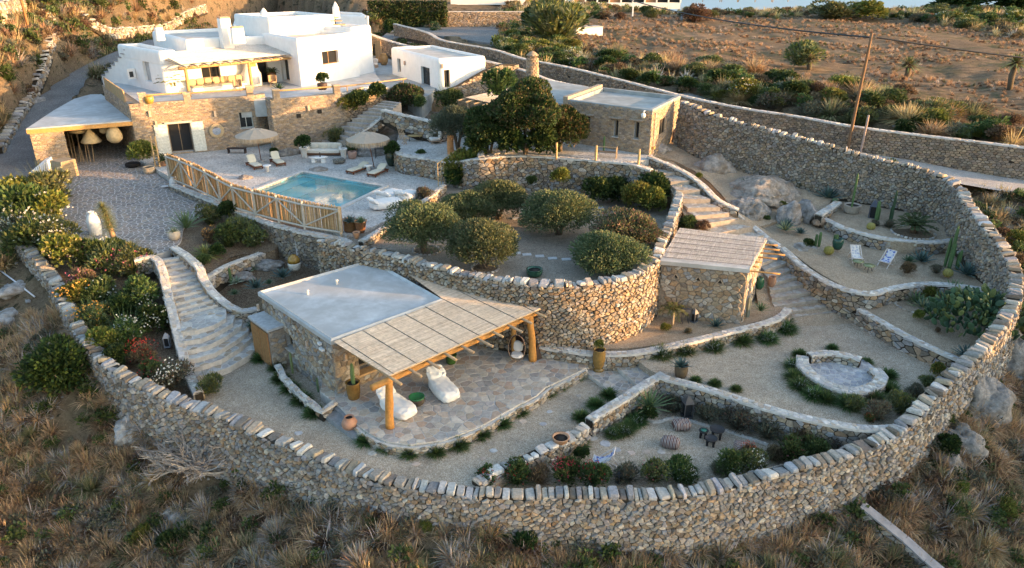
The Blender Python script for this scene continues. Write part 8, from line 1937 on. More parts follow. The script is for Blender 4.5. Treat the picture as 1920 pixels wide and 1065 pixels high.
cactus(1535,462,2.4,[(0,0,.95,.13),(.2,.05,.8,.12)],'pair of stubby column cacti left of the green jar');cactus(1568,452,3.0,[(0,0,.45,.12),(.15,0,.35,.1)],'short cactus growing in the dark green jar');cactus(1597,388,3.7,[(0,0,2.3,.09)],'tall thin cactus in the broad clay pot');cactus(1642,415,3.05,[(0,0,1.4,.14),(.15,.05,.9,.1)],'light green column cactus by the dark blue lantern');cactus(1670,415,3.1,[(0,0,2.1,.1),(.12,.05,1.0,.1),(-.12,0,.8,.1)],'tall dark column cactus left of the sago palm',(.04,.08,.04));cactus(1778,502,2.2,[(0,0,2.6,.12),(.2,.1,1.8,.12),(-.15,0,1.6,.1),(.35,0,1.3,.1)],'tallest clump of column cacti against the perimeter wall');cactus(1795,505,2.2,[(0,0,1.2,.12),(.2,0,1.,.1)],'shorter column cacti right of the tallest clump')
cactus(1401,594,1.0,[(0,0,1.15,.17)],'thick grey column cactus at the hut corner',(.16,.18,.15));cactus(663,722,.75,[(0,0,1.15,.11),(.1,.08,.8,.08)],'tall green cactus in the amber glazed pot',(.1,.17,.07));cactus(549,700,-.2,[(0,0,1.2,.08)],'thin cactus against the pool house side wall',(.14,.18,.08));cactus(597,735,-.2,[(0,0,.8,.07)],'short thin cactus near the pool house corner',(.08,.13,.07));cactus(434,532,1.2,[(0,0,1.,.1),(.12,0,.6,.08)],'green column cactus in the succulent bed');cactus(1132,283,5.85,[(0,0,1.1,.1)],'small green cactus against the cottage front wall',(.08,.15,.06))
barrel(1553,476,2.35,.3,'golden barrel cactus left of the deck chairs');barrel(1632,430,3.0,.27,'golden barrel cactus on the upper terrace',(.27,.24,.07));barrel(1776,518,2.15,.28,'yellow barrel cactus near the tall cactus clump',(.24,.21,.06));barrel(1565,345+35,3.4,.2,'small green barrel cactus by the short wall',(.1,.15,.08))
def prickly(u,v,z,rad,hgt,npad,lb):
 c0=P(u,v,z);r=empty('prickly_pear',c0,0,lb,'cactus');r_=random.Random(3);single=0;rest=MB()
 for k in range(npad):
  a=r_.uniform(0,6.28);d=rad*math.sqrt(r_.random());x,y=d*math.cos(a)*1.25,d*math.sin(a);zz=max(.1,(hgt*(1-(d/rad)**2*.6))*r_.uniform(.25,1.));L=r_.uniform(.16,.27);w=L*.6
  ax=Vector((math.cos(a)*.6+r_.uniform(-.6,.6),math.sin(a)*.6+r_.uniform(-.6,.6),r_.uniform(.3,1.3))).normalized();s=ax.cross(Vector((r_.uniform(-1,1),r_.uniform(-1,1),.1))).normalized();n_=ax.cross(s);ce=Vector((x,y,zz));vs=[]
  for q,dd in((-1,.35),(-.0,1),(1,.35)):
   for j in range(8):
    b=2*math.pi*j/8;vs.append(tuple(ce+(ax*math.sin(b)*L+s*math.cos(b)*w)*(1 if dd==1 else .8)+n_*q*.025))
  fs=[(i*8+j,i*8+(j+1)%8,(i+1)*8+(j+1)%8,(i+1)*8+j)for i in range(2)for j in range(8)]+[tuple(range(7,-1,-1)),tuple(range(16,24))]
  col=pick(r_,[(.05,.1,.045),(.065,.12,.06),(.045,.09,.055),(.12,.15,.05)])
  if k<290:mb=MB();mb.add(vs,fs,col);mb.build('pad',MAT['cactus'],r)
  else:rest.add(vs,fs,col)
 rest.build('pads',MAT['cactus'],r)['kind']='stuff'
prickly(1835,610,1.15,2.2,2.1,620,'huge dark green prickly pear filling the corner of the perimeter wall')
CL=[(488,676,-.45,.5),(519,692,-.45,.5),(527,714,-.45,.55),(545,732,-.45,.55),(567,754,-.45,.6),(588,778,-.45,.55),(686,830,-.45,.5),(727,842,-.45,.5),(769,853,-.45,.5),(817,851,-.45,.5),(860,838,-.45,.55),(903,818,-.45,.5),(941,798,-.45,.5),(973,776,-.45,.5),(1027,740,-.45,.52),(1048,726,-.45,.5),(1080,708,-.45,.52),(1142,744,-.45,.5),(1117,762,-.45,.5),(1092,786,-.45,.5)]
for k,(u,v,z,s)in enumerate(CL):plant('sea_daisy','clump%d'%(k%3),P(u,v,z),s*1.3,'low dark green clump edging the terrace and planter walls','low plant',sz=.8,group='green clumps edging the terrace')
for k,(u,v,s,f)in enumerate(((1239,668,.75,1),(1282,662,.7,1),(1337,655,.72,1),(1390,643,.75,0),(1440,640,.7,1),(1473,622,.75,1),(1474,603,.5,0),(1500,668,.5,0),(1487,690,.6,1),(1490,712,.65,0),(1502,728,.7,1),(1525,745,.7,1),(1548,752,.6,0),(1640,752,.62,0),(1668,735,.62,0),(1665,708,.55,0),(1625,682,.4,0),(1560,655,.4,0),(1590,762,.7,0),(1305,715,.35,0),(1340,722,.4,0),(1380,732,.35,0),(1168,812,.6,1),(1195,793,.6,1),(1180,802,.5,0),(1150,818,.5,1),(1170,778,.6,0),(1085,838,.6,0))):
 p=P(u,v,ZC if v<770 else ZB);o=plant('sea_daisy','clump%d'%(k%3),p,s*1.2,('white flowered' if f else 'plain green')+' grassy clump around the fire pit court and lower seating','low plant',sz=.8,group='clumps near the fire pit, '+('white flowered' if f else 'plain'))
 if f:q=link('blossom',K['flowers_white'][0],o);q.scale=(1.,1.,.8)
def bedrow(lst,hf=None,z=None,name='oleander'):
 for(u,v,s,kind,fl,lb)in lst:
  zz=z if z is not None else 1.;p=None
  if hf is not None:
   for _ in range(8):p=P(u,v,zz);zz=float(hf(np.array([p.x]),np.array([p.y]))[0])
  p=P(u,v,zz);plant(name,kind,p,s*(1.12 if hf is hBL else 1.),lb,'shrub',fl=fl)
bedrow([(40,400,2.6,'bush_yellow0','white','white flowering oleander above the left track, top of the hedge'),(95,385,2.9,'bush_olive0','yellowish','tall sunlit oleander nearest the carport'),(60,430,2.8,'bush_green1','white','white flowering oleander bulging over the wall'),(96,430,2.6,'bush_yellow1','white','yellow green oleander beside the paving'),(75,470,2.6,'bush_green2','white','dark oleander overhanging the outer wall top'),(112,472,2.1,'bush_olive1','white','oleander with pale blossoms at the driveway corner'),(125,505,2.3,'bush_yellow2','yellowish','sunlit oleander below the driveway corner'),(30,450,2.1,'bush_grey1','white','grey white flowering shrub outside the wall line')],hBL)
bedrow([(175,500,1.8,'bush_green0','pink','pink oleander under the sunlit kerb'),(215,515,1.9,'bush_olive2','pink','pink flowering oleander in the middle of the bed'),(205,490,1.6,'bush_green2','white','dark shrub behind the pink oleander'),(255,520,1.9,'bush_olive1','pink','orange pink oleander near the stair wall'),(160,545,1.7,'bush_brown1','pink','brownish shrub with pink blossom at the wall'),(150,580,1.7,'bush_yellow1','orange','orange tipped shrub inside the outer wall'),(195,575,1.7,'bush_green0','white','white flowered shrub near the orange one'),(270,580,1.7,'bush_green1','white','white oleander beside the upper stair wall'),(235,600,1.5,'bush_dark1',None,'plain green shrub in the middle of the sloping bed'),(180,620,1.7,'bush_olive0','orange','olive shrub with orange tips along the wall'),(295,620,1.6,'bush_dark2','white','dark white flowered oleander at mid stairs'),(240,645,1.7,'bush_green2','white','broad white flowered oleander in the lower bed'),(200,665,1.6,'bush_yellow2',None,'yellow green shrub in the lower bed'),(270,680,1.4,'bush_brown0','red','brown shrub with red blossom'),(225,690,1.3,'bush_dark0',None,'dark shrub against the outer wall in the lower bed'),(325,725,1.5,'bush_grey1','white','feathery white flowering shrub at the foot of the bed'),(290,715,1.2,'bush_green0','red','small green shrub at the lower tip of the bed'),(395,735,1.0,'bush_olive2',None,'grassy shrub at the end of the stair wall')],hBL)
bedrow([(395,420,1.5,'bush_olive1',None,'olive shrub below the fence in the terraced bed'),(430,415,1.6,'bush_dark1',None,'dark shrub below the fence'),(455,445,1.7,'bush_olive0',None,'olive shrub against the dark retaining wall'),(430,462,1.6,'bush_green1',None,'broad green shrub in the terraced bed'),(475,460,1.5,'bush_olive2',None,'shrub near the bed wall'),(395,455,1.2,'bush_brown1','orange','bronze shrub with orange leaves'),(410,480,1.0,'bush_dark2',None,'low dark shrub at the bed wall'),(380,495,.8,'bush_green2',None,'small green plant by the stair wall')],hBU)
bedrow([(1290,437,1.2,'bush_green1',None,'green shrub between bastion and hut roof'),(1315,440,1.3,'bush_brown1',None,'purplish brown shrub behind the hut roof'),(1285,415,1.,'bush_brown0',None,'brown shrub along the upper path')],None,3.0,'shrub')
bedrow([(915,912,1.0,'bush_green0','red','crimson flowered shrub at the left tip of the lower bed'),(970,905,1.1,'bush_green1','red','red flowered green shrub on the wall by the terracotta bowl'),(1012,905,1.1,'bush_brown1',None,'rounded brown shrub between the red flowered ones'),(1060,900,1.2,'bush_green2','red','red flowered shrub left of the blue deck chair'),(1090,862,.7,'bush_dark0',None,'small green shrub below the terracotta bowl'),(1115,905,1.1,'bush_green0','red','red flowered shrub in front of the blue deck chair'),(1175,900,1.1,'bush_grey0',None,'grey green shrub right of the blue deck chair'),(1225,900,1.15,'bush_olive1','pink','pale pink flowered shrub on the front wall'),(1270,898,1.1,'bush_green1','white','white oleander left of the stake in the front bed'),(1290,905,.9,'bush_green2','white','small white oleander on the front wall'),(1370,890,1.2,'bush_green1','white','white oleander near the grey floor cushion'),(1410,885,1.2,'bush_olive2','white','pale flowered oleander on the front wall, right part'),(1405,860,.9,'bush_brown2','red','dark red flowered shrub beside the grey cushion'),(1480,860,1.2,'bush_green0','pink','pink oleander in the front bed corner'),(1525,855,1.2,'bush_green2',None,'plain green oleander next to the pink one'),(1450,862,1.,'bush_brown0',None,'dry brown bush left of the pink oleander'),(1585,840,1.,'bush_brown1',None,'brownish shrub under the court wall end'),(1620,830,1.3,'bush_dark1',None,'dark green shrub in the far corner of the lower bed'),(1345,885,.6,'bush_grey1',None,'thin grey shrub in the front bed')],None,ZB)
bedrow([(1262,772,1.1,'bush_grey0',None,'lavender grey bush left of the black lantern'),(1325,786,1.2,'bush_grey1',None,'lavender grey bush right of the black lantern'),(1385,804,1.4,'bush_grey2',None,'lavender grey bush below the court wall'),(1440,820,1.4,'bush_grey0',None,'broad grey bush below the court wall'),(1500,832,1.3,'bush_brown2',None,'brown grey bush in the lower bed'),(1555,838,1.2,'bush_grey1',None,'grey bush near the corner of the lower bed'),(1495,835,.8,'bush_yellow1',None,'bright green plant in the lower bed'),(1215,790,.9,'bush_dark1',None,'dark green plant beneath the strap leaved clump')],None,ZB,'lavender_bush')
bedrow([(1600,770,.9,'bush_olive1',None,'olive cushion below the fire pit ring'),(1645,785,1.1,'bush_grey2',None,'feathery grey shrub on the court edge'),(1685,772,1.1,'bush_olive2',None,'feathery olive shrub beside the perimeter wall'),(1712,745,.9,'bush_grey0',None,'grey shrub along the perimeter wall'),(1630,790,.5,'bush_green0','red','small red flowered plant on the court edge'),(1755,705,.8,'bush_yellow0','orange','orange sunlit shrub on the court edge'),(1785,685,.8,'bush_olive0','orange','orange sunlit shrub at the end of the cactus bed wall'),(1737,725,.7,'bush_olive1',None,'low shrub along the wall')],None,ZC,'shrub')
for(u,v,z,s,k,lb)in((1246,622,.64,.6,'bush_yellow1','yellow green cushion under the slender palm'),(1290,625,.7,.45,'bush_grey0','grey cushion plant on the gravel bed'),(1755,512,2.2,.7,'bush_grey1','spreading grey bush on the gravel lounge'),(1700,512,2.2,1.,'bush_brown0','brown cushion bush right of the deck chairs'),(1720,600,1.1,.7,'bush_yellow1','yellow green tuft below the stone circle'),(1758,622,1.1,.35,'bush_brown1','tiny brown cushion by the prickly pear'),(1650,568,1.2,.6,'bush_green1','small green bush at the head of the cactus bed'),(1740,560,1.2,.9,'bush_yellow0','yellow bush behind the stone circle'),(1700,390,3.3,.8,'bush_green1','bright green bush behind the sago palm'),(1770,395,3.4,.8,'bush_yellow2','bright green bush against the perimeter wall'),(1500,350,3.9,.8,'bush_green2','small shrub behind the big boulder'),(1335,430-110,4.6,.7,'bush_olive1','small shrub beside the path wall'),(1460,395,3.1,.9,'bush_yellow1','yellow green tuft left of the rounded boulders'),(1435,415,2.9,.5,'bush_green0','small green clump under the big boulder'),(1640,425,3.,.6,'bush_grey0','dark grey cushion near the upper terrace edge'),(1515,465,2.5,.7,'bush_dark0','dark cushion left of the stubby cacti'),(1665,428,3.,.7,'bush_grey2','flat grey cushion on the upper terrace'),(1480,300,4.8,.9,'bush_green0','green shrub at the foot of the rubble wall'),(1310,335,4.8,.5,'bush_yellow0','small yellowish tuft by the path wall')):
 plant('shrub',k,P(u,v,z),s,lb)
def boulder(loc,size,lb,seed=0,rz=0,name='boulder',col=(.34,.32,.29),sub=4,rough=.35):
 bm=bmesh.new();bmesh.ops.create_icosphere(bm,subdivisions=sub,radius=1)
 for v in bm.verts:
  d=v.co.normalized();q=1+rough*noise.fractal(d*1.1+Vector((seed,0,0)),1,2.2,5)+.1*noise.voronoi(d*2.2+Vector((seed,1,0)))[0][0]-.05;c=abs(noise.noise(d*2.2+Vector((0,seed,0))));q-=.16*max(0,.07-c)/.07;c=abs(noise.noise(d*5+Vector((3,seed,0))));q-=.05*max(0,.1-c)/.1
  v.co=Vector((d.x*size[0]*q,d.y*size[1]*q,d.z*size[2]*q))
 me=bpy.data.meshes.new(name);bm.to_mesh(me);bm.free();me.materials.append(MAT['rock']);me.polygons.foreach_set('use_smooth',np.ones(len(me.polygons),bool))
 at=me.attributes.new('col','FLOAT_COLOR','FACE');c=np.ones((len(me.polygons),4),np.float32);c[:,:3]=col;at.data.foreach_set('color',c.ravel());o=link(name,me);o.location=loc;o.rotation_euler=(0,0,rz);tag(o,lb,'boulder')
LG=(.33,.31,.29)
for i,(u,v,z,s,lb,c,rz)in enumerate(((1430,372,3.3,(3.3,2.4,1.55),'largest pale boulder on the rocky slope',(.37,.33,.29),.7),(1400,405,3.0,(1.7,1.2,1.15),'lower half of the pale boulder mass by the path',LG,0),(1338,317,4.7,(1.5,1.1,1.),'medium pale boulder on the slope above the path wall',LG,0),(1478,408,3.1,(.8,.7,1.),'rounded boulder behind the striped agave',(.33,.31,.3),0),(1507,400,3.1,(.6,1.,.9),'elongated boulder next to the rounded one',(.32,.3,.29),.3),(1537,415,2.95,(.5,.4,.3),'small reddish boulder at the end of the curved wall',(.35,.25,.18),0),(1497,468,2.2,(1.25,.9,.3),'flat pale slab of rock on the gravel lounge',(.42,.4,.37),-.4),(1565,545,1.0,(.75,.5,.3),'flat dark boulder at the foot of the lounge wall',(.22,.21,.2),0),(1605,572,.75,(.85,.7,.55),'pale rounded boulder where the cactus bed wall begins',(.38,.36,.33),.2),(1275,268,5.4,(2.,1.4,1.2),'reddish rock outcrop beside the cottage end wall',(.3,.24,.2),.2),(1335,278,5.1,(1.6,1.1,1.),'rough rock outcrop under the rubble wall',(.3,.26,.23),0),(1235,283,5.5,(1.,.8,.6),'pale rock at the corner of the cottage',(.36,.34,.33),0),(598,321,3.4,(.75,.5,.35),'natural grey rock set into the pool edge',(.34,.31,.28),0),(461,335,3.45,(.6,.45,.3),'natural rock at the near corner of the pool',(.33,.29,.26),0),(540,290,3.5,(1.4,.6,.5),'low grey rock at the foot of the terrace wall',(.28,.26,.24),.4),(690,288,3.6,(1.6,.8,.7),'grey rock mass behind the right umbrella',(.3,.29,.28),.2),(765,318,3.4,(.9,.5,.8),'dark rounded rock under the patio wall',(.22,.2,.18),0),(455,520,1.2,(.7,.5,.3),'flat grey rock in the succulent bed',(.3,.29,.28),0),(505,497,1.4,(.9,.5,.35),'broad grey rock beneath the bed wall',(.3,.29,.28),0))):
 boulder(P(u,v,z),s,lb,i*3.7,rz,col=c,sub=5 if i<2 else 4,rough=.2 if i<2 else .35)
for i,(u,v,s,lb,c)in enumerate(((1835,760,(1.5,1.2,1.9),'large smooth pale boulder under the perimeter wall',LG),(1885,670,(1.3,1.1,2.2),'tall pale boulder against the right end of the perimeter wall',LG),(1800,830,(.9,.8,1.),'pale boulder below the large smooth one',LG),(1780,870,(.8,.7,.8),'half buried boulder at the base of the wall',LG),(255,800,(.95,.7,.75),'pale boulder at the base of the front left wall',(.42,.42,.42)),(335,965,(.75,.7,.5),'pale smooth boulder among the dry grass',(.38,.37,.36)),(110,985-30,(.9,.5,.35),'flat grey rock in the foreground grass',(.3,.3,.28)),(1650,1015,(.5,.4,.3),'small pale rock left of the boundary wall',LG),(1740,975,(.6,.3,.2),'flat pale slab right of the boundary wall',LG),(1570,1010,(.4,.3,.25),'small pale rock under the front wall',LG),(1030,1058,(.45,.35,.3),'small rounded rock at the foot of the wall',LG),(1850,395,(.7,.6,.4),'pale rock on the bank beside the road',LG),(1890,400,(.6,.5,.5),'pale rock near the right frame edge by the road',LG),(1870,440,(.5,.4,.5),'small pale rock outside the right wall',LG),(75,195,(1.2,.8,.8),'pale boulder in the scrub beside the hillside wall',LG),(1700,930,(.5,.5,.3),'rock at the foot of the wall near the boundary wall',LG),(1860,850,(.9,.4,.3),'low pale rock on the right slope',LG),(30,540,(1.2,.7,.4),'pale rubble beside the left track',(.4,.39,.38)),(12,590,(.9,.7,.3),'broken pale slab at the left frame edge',(.4,.39,.38)))):
 p=onT(u,v,0,-2);boulder(p-Vector((0,0,s[2]*.25)),s,lb,40+i*2.9,i,col=c)
p=onT(128,735,0,-1.5);r=empty('fig_bush',p,0,'big glossy dark green fig bush outside the front left wall','bush')
V,F,C=join(m_foliage(5200,16,1.75,1.45,1.35,.24,.07,[(.03,.065,.018),(.045,.09,.025),(.08,.13,.03),(.025,.05,.02)],up=.2),m_foliage(2200,10,1.2,1.1,1.1,.24,.08,G_DARK,up=.2));link('foliage',to_mesh('foliage',V,F,C,'leaf'),r)
for k in range(6):part('stem','bark',r,lambda m:m.tube([(0,0,-.2),(math.cos(k)*.5,math.sin(k)*.5,.8),(math.cos(k)*1.1,math.sin(k)*1.1,1.6)],[.09,.06,.03],6,(.12,.09,.07)))
def twigs(m,base,d,L,depth,r_):
 if depth==0 or L<.1:return
 e=base+d*L;mid=base.lerp(e,.5)+Vector((r_.uniform(-.1,.1),r_.uniform(-.1,.1),r_.uniform(-.1,.1)))*L
 m.tube([tuple(base),tuple(mid),tuple(e)],[.012*depth,.011*depth*.9,.01*depth*.7],3,pick(r_,[(.36,.33,.31),(.44,.41,.38),(.28,.25,.23)]),cap=False)
 for k in range(3 if depth>1 else 2):twigs(m,mid.lerp(e,r_.random()),(d+Vector((r_.uniform(-1,1),r_.uniform(-1,1),r_.uniform(-.6,.7)))*.75).normalized(),L*r_.uniform(.5,.8),depth-1,r_)
r_=random.Random(8);p=onT(420,890,.2,-3);mb=MB()
for k in range(46):
 a=r_.uniform(0,6.28);s0=Vector((r_.uniform(-1.,1.2),r_.uniform(-.3,.6),0));twigs(mb,s0,Vector((math.cos(a),math.sin(a)*.8,r_.uniform(.15,.7))).normalized(),r_.uniform(.6,1.),4,r_)
o=mb.build('dead_shrub',MAT['bark']);o.location=p+Vector((0,0,.1));o.scale=(1.75,1.5,1.5);DEADP=p.copy();tag(o,'leafless grey tangle of dead branches against the front wall','dead shrub')
TUS=[(130,1010,1.25,'straw'),(60,1040,1.0,'straw'),(215,1040,.9,'straw'),(260,960,.8,'straw'),(165,985,.9,'grey'),(45,975,.8,'straw'),(95,900,.8,'green'),(170,920,1.0,'green'),(330,1045,1.0,'straw'),(420,1020,.95,'straw'),(405,975,.7,'straw'),(520,1010,1.1,'grey'),(480,1060,1.,'grey'),(560,1070,.9,'straw'),(680,1065,1.25,'grey'),(690,1085,1.1,'straw'),(740,1080,.9,'straw'),(860,1070,.9,'grey'),(900,1085,.8,'green'),(790,1085,.9,'green'),(970,1065,.7,'green'),(1200,1080,.8,'straw'),(1330,1075,.7,'green'),(1440,1070,.9,'green'),(1560,1060,1.,'green'),(1670,1055,1.1,'green'),(1480,1040,.7,'straw'),(1800,960,1.,'green'),(1790,985,.7,'straw'),(1850,1035,1.1,'straw'),(1905,1050,1.,'straw'),(1890,930,.9,'green'),(1760,900,.8,'green'),(290,905,.7,'straw'),(20,880,.7,'green'),(60,820,.8,'green'),(150,850,.7,'straw'),(250,860,.8,'straw'),(30,740,.9,'straw'),(90,690,.8,'straw'),(40,650,.9,'straw'),(20,690,.8,'straw'),(115,600,.8,'straw'),(60,600,.8,'straw'),(600,1000,.6,'straw'),(640,1015,.6,'straw'),(1100,1075,.6,'straw'),(1260,1070,.6,'straw'),(355,1000,.7,'straw'),(1840,900,.8,'green'),(1730,1000,.7,'green'),(1900,990,.8,'green')]
NM={'straw':'straw coloured spiky grass tussock in the foreground outside the wall','grey':'silver grey spiky grass tussock in the foreground outside the wall','green':'greenish grass tussock in the foreground outside the wall'}
for k,(u,v,s,kd)in enumerate(TUS):
 p=onT(u,v,-.03,-3);plant('grass_tussock','tuft_%s%d'%(kd,k%3),p,s,NM[kd],'grass tussock',group=kd+' tussocks in the foreground')
for(u,v,s,k,lb)in((275,1020,1.1,'bush_yellow1','bright green low bush among the foreground tussocks'),(320,1030,1.1,'bush_dark1','dark green low bush right of the bright one'),(985,1030,1.0,'bush_dark0','dark green bush at the foot of the front wall'),(800,995,.6,'bush_yellow0','small green bush against the wall base'),(700,990,.6,'bush_green1','small green bush under the front wall'),(1795,930,.9,'bush_yellow1','bright green bush on the right slope'),(1880,970,1.1,'bush_yellow0','yellow green bush on the right slope'),(1770,850,1.2,'bush_dark2','dark bush below the right wall boulders'),(70,930,1.1,'bush_brown1','dark brown dry bush in the foreground'),(1905,460,1.2,'bush_yellow2','green bush at the right frame edge outside the wall'),(1880,450,1.3,'bush_brown0','orange brown cushion outside the right wall'),(15,330-180,1.8,'bush_green0','green bush on the left hillside'),(1860,980,.8,'bush_green1','green bush between tussocks on the right slope')):
 plant('wild_bush',k,onT(u,v,-.05,-2),s,lb)
for(u,v,z,s,sz,k,lb)in((1040,78,8.8,8.5,.8,'bush_olive0','huge rounded tree at the corner of the upper road'),(1070,62,8.9,6.,.8,'bush_dark1','rounded tree joining the huge one on its right'),(1015,60,8.9,6.,.8,'bush_dark0','dark rounded tree joining the huge one on its left'),(1302,41,9.2,6.,.75,'bush_brown0','round brown shrub beyond the mown field'),(1560,38,9.,7.,.55,'bush_olive1','wide olive shrub at the far edge of the field'),(1625,38,9.,7.,.55,'bush_yellow0','wide yellowish shrub at the far edge of the field'),(1500,122,7.8,4.,.8,'bush_olive2','pink flowered shrub left of the low field palm'),(1790,22,9.2,10,.5,'bush_dark2','broad dark tree mass at the top right'),(1880,25,9.,10,.5,'bush_dark0','broad dark tree mass in the top right corner')):
 plant('round_tree',k,P(u,v,z),s,lb,'tree',sz=sz)
hg_=[(696+16*k,48)for k in range(10)]
hr=empty('creeper_hedge',P(695,50,8.9),0,'dark green creeper hedge hanging over the wall behind the white house','hedge');pw=P(695,50,8.9)
pts=np.array([[rg.uniform(0,1),rg.uniform(0,1),rg.uniform(-.5,.5)]for _ in range(9000)]);pe=P(840,50,8.9);cc=np.stack([pts[:,0]*(pe.x-pw.x),pts[:,0]*(pe.y-pw.y)-.8+pts[:,2],pts[:,1]**.8*4.2],1)
link('foliage',to_mesh('foliage',*leaves(cc,norm(unit(9000)+np.array([0,-1,-.6])),.4,.1,G_DARK+[(.09,.08,.03)],.3),'leaf'),hr)
for(u,v,z,v1,s,lb)in((1697,150,7.0,122,1.7,'ragged palm with brown skirt in the middle of the field'),(1893,168,6.9,118,1.8,'ragged palm at the right frame edge'),(1518,128,7.7,114,1.3,'low yellow green palm beside the flowering shrub')):
 p=P(u,v,z);h=ZV(p.x,p.y,v1)-z;r=empty('field_palm',p,rnd.uniform(0,3),lb,'palm');part('trunk','bark',r,lambda m:m.tube([(0,0,-.3),(.15,0,h*.5),(.05,0,h)],[.22,.3,.25],9,(.13,.1,.07)));f_=link('crown',K['palm_fan'][0],r);f_.location=(.05,0,h);f_.scale=(s,)*3
 V,F,C=tuft(220,1.1,.06,BROWN+STRAW[3:],droop=1.2);q=link('dead_leaves',to_mesh('dead',V,F,C,'dry'),r);q.location=(0,0,h*.85)
def inpx(u0,v0,u1,v1):return rnd.uniform(u0,u1),rnd.uniform(v0,v1)
SCR=[]
def region(n,poly,smin,smax,kinds,zs):
 k=0;q=[(a,b)for a,b in poly];us=[a for a,b in q];vs=[b for a,b in q]
 while k<n:
  u,v=inpx(min(us),min(vs),max(us),max(vs))
  if in_poly(np.array([u]),np.array([v]),q)[0]:SCR.append((u,v,rnd.uniform(smin,smax),rnd.choice(kinds),zs));k+=1
GR=['bush_green','bush_olive','bush_yellow','bush_dark'];BR=['bush_brown','bush_grey','tuft_straw','tuft_green','bush_brown']
region(150,[(935,85),(1085,100),(1300,118),(1500,150),(1700,185),(1920,240),(1920,285),(1600,238),(1290,178),(1060,128),(935,105)],1.3,2.9,GR+BR,7)
region(55,[(960,72),(1080,90),(1060,125),(940,108)],1.6,2.6,['bush_olive','bush_yellow','bush_green','bush_dark'],8)
region(90,[(1120,26),(1300,28),(1500,18),(1920,18),(1920,75),(1750,42),(1480,30),(1330,34),(1120,36)],1.5,3.4,GR+BR[:2],9)
SCR.sort(key=lambda t:t[1]*0-t[2])
FLW=[None,None,None,'white','yellowish']
for k,(u,v,s,kd,z)in enumerate(SCR[:290]):
 p=onT(u,v,-.05,z);plant('scrub_bush',kd+str(k%3),p,s,{'bush_green':'leafy green','bush_olive':'olive green','bush_yellow':'yellow green','bush_dark':'dark green','bush_brown':'dry brown','bush_grey':'grey green','tuft_straw':'straw tufted','tuft_green':'green tufted'}[kd]+' bush on the field margin beyond the roadside wall','wild bush',fl=rnd.choice(FLW)if kd in GR[:3]else None,sz=.7,group=kd.split('_')[1]+' wild bushes along the field')
small=[tuft(130,1.,.019,STRAW,droop=.5),tuft(110,1.,.022,GSTR,droop=.4),tuft(130,1.,.018,GRYST+STRAW[:1],droop=.4),m_foliage(150,6,.5,.34,.32,.15,.05,BROWN,up=.6),m_foliage(150,6,.5,.36,.34,.15,.045,G_GREY,up=.5),m_foliage(170,7,.5,.42,.42,.17,.06,G_MID+G_OLIVE[:1])]
walls_poly=[(p[0],p[1])for p in PERR]+[(-3,88),(-12,104),(-40,96),(-41,84),(-44,77),(-43.5,70),(-40.5,62),(-39,57)]
RD_=[(q[0],q[1])for q in ROADL]
def near_road(x,y):
 for rr in(ROADL,ROADR):
  for a,b in zip(rr[:-1],rr[1:]):
   ax,ay,bx,by=a[0],a[1],b[0],b[1];t=max(0,min(1,((x-ax)*(bx-ax)+(y-ay)*(by-ay))/((bx-ax)**2+(by-ay)**2)))
   if math.hypot(x-ax-t*(bx-ax),y-ay-t*(by-ay))<2.4:return True
 return False
def cover(name,n,box,s0,s1,w,lim=None,zoff=-.03,fq=.25):
 inst=[];k=0
 while len(inst)<n and k<n*6:
  k+=1;x=rnd.uniform(box[0],box[1]);y=rnd.uniform(box[2],box[3])
  dep=y*cT+20*sT
  if abs(x)>dep*.74+3:continue
  if in_poly(np.array([x]),np.array([y]),walls_poly)[0]or near_road(x,y):continue
  if lim and not lim(x,y):continue
  if math.hypot((x-DEADP.x)/1.7,y-DEADP.y+.3)<1. and rnd.random()<.85:continue
  if noise.noise(Vector((x*fq,y*fq,2)))*1.4+rnd.uniform(-.35,.35)<(-.6 if fq>.2 else .0):continue
  inst.append((rnd.choices(range(6),w)[0],x,y,HT(x,y)+zoff,rnd.uniform(0,6.3),rnd.uniform(s0,s1),rnd.uniform(.75,1.4)))
 scatter(name,small,inst,'dry')
cover('dry_grass',6800,(-34,32,14,36),.3,1.15,[9,2.5,4,2,2,1.4])
cover('hill_scrub',5200,(-92,-12,36,136),.7,1.9,[4,3,1,5,3,2],lim=lambda x,y:x<-30-(y-50)*.0 or y>92)
def field_ok(x,y):return not in_poly(np.array([x]),np.array([y]),FIELD)[0]
cover('hill_scrub',3000,(-95,-15,72,140),1.1,2.3,[4,3,1,6,4,4],lim=lambda x,y:x<-30 or y>92)
cover('field_margin_scrub',2600,(-2,120,50,180),.7,2.,[4,3,1,5,3,3],lim=lambda x,y:y>88-.9*x and field_ok(x,y)and(x>27 or y>60))
cover('field_stubble',4200,(0,100,66,150),.25,.6,[9,1,2,2,.6,.1],lim=lambda x,y:not field_ok(x,y),fq=.13)
cover('bank_grass',700,(27,60,20,55),.5,1.2,[5,3,1,3,1,1])
inst=[];r0_=[]
mbs=MB();soft(mbs,Vector((0,0,.2)),(1,.8,.6),e=2.4,seg=3,wr=.25);pv=(np.array(mbs.v),np.array(mbs.f),np.full((len(mbs.f),3),.33))
for k in range(900):
 x,y=rnd.uniform(-34,34),rnd.uniform(14,60)
 if in_poly(np.array([x]),np.array([y]),walls_poly)[0]or near_road(x,y)or abs(x)>y*.9+8:continue
 inst.append((0,x,y,HT(x,y)-.02,rnd.uniform(0,6),rnd.uniform(.08,.35),rnd.uniform(.8,1.5)))
scatter('loose_stones',[pv],inst,'rock')
ORD=['first','second','third','fourth','fifth','sixth','seventh','eighth','ninth','tenth','eleventh','twelfth','thirteenth','fourteenth','fifteenth','sixteenth']
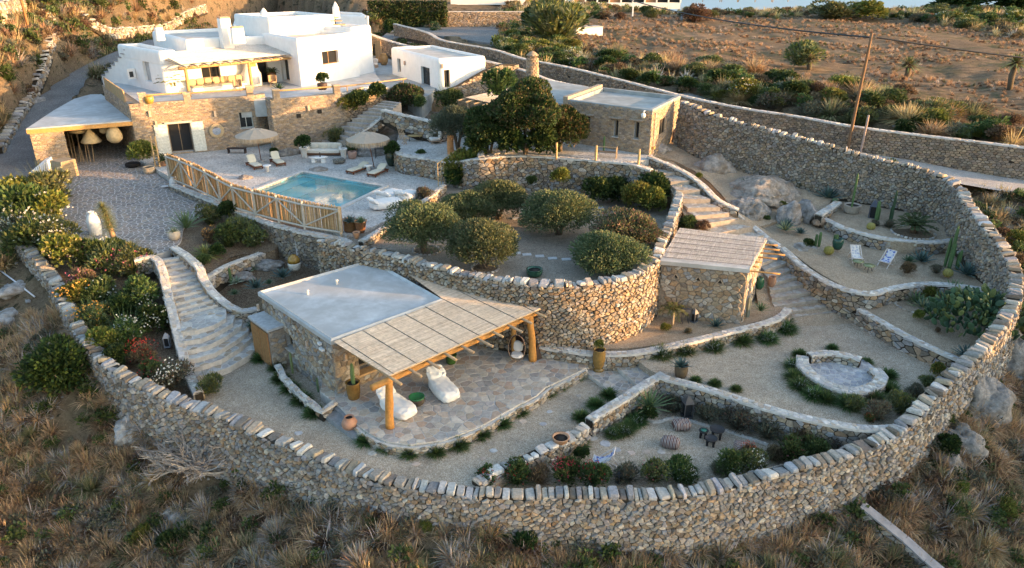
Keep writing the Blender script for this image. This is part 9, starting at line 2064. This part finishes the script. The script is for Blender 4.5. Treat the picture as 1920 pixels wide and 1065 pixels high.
def pu(o):p=o.location;return 960+FPX*p.x/max(1,DEP(p))
def relabel(pre,base,segs):
 obs=sorted([o for o in COL.objects if o.get('group','').startswith(pre)and o.parent is None],key=pu);by={}
 for o in obs:
  b=base(o)if callable(base)else base;t=next((t for um,t in segs if pu(o)<um),segs[-1][1]);by.setdefault((b,t),[]).append(o)
 for(b,t),l in by.items():
  for k,o in enumerate(l):o['label']=(b+', '+(ORD[k]+' from the left ' if len(l)>1 else '')+t)if k<16 else o['label']
FS=[(120,'at the left frame edge'),(330,'below the fig bush'),(600,'below the dead shrub'),(1000,'below the pergola terrace'),(1600,'below the long front wall'),(3000,'by the boundary wall')]
for kd,w_ in(('straw','straw coloured grass tussock'),('grey','silver grey grass tussock'),('green','greenish grass tussock')):relabel(kd+' tussocks',w_,FS)
relabel('green clumps edging','low dark green clump',[(600,'along the pool house planter wall'),(900,'along the curved terrace front'),(1060,'at the right end of the terrace'),(3000,'along the divider wall')])
relabel('clumps near the fire pit',lambda o:('white flowered' if 'white' in o['group']else 'plain green')+' grassy clump',[(1200,'beside the divider wall'),(1480,'along the planter and court walls'),(3000,'around the fire pit ring')])
FG=[(1010,'near the grey upper road'),(1100,'by the huge rounded tree'),(1190,'beyond the cottage roof'),(1280,'right of the white cistern'),(1360,'behind the cottage corner'),(1440,'left of the low field palm'),(1520,'below the low field palm'),(1600,'left of the utility pole'),(1680,'right of the utility pole'),(1760,'beneath the ragged palm'),(1840,'right of the ragged palm'),(3000,'at the right frame edge')]
relabel('',lambda o:' '.join(o['label'].split(' on the field margin')[0].split(' '))+(' near the wall' if DEP(o.location)<80 else ' in mid field' if DEP(o.location)<125 else ' on the far crest'),FG)if False else None
for nm in('green','olive','yellow','dark','brown','grey','straw'):
 relabel(nm+' wild bushes',lambda o:o['label'].split(' on the field')[0]+(' by the wall' if DEP(o.location)<85 else ' in mid field' if DEP(o.location)<120 else ' on crest'),FG)
relabel('stepping stones in','flat stepping stone',[(700,'in the gravel left of the terrace jar'),(1000,'in the gravel below the terrace'),(1100,'in the gravel left of the divider'),(3000,'in the lower seating')])
relabel('pale slabs in','pale square slab',[(900,'by the left orchard olives'),(3000,'on the orchard gravel path')])
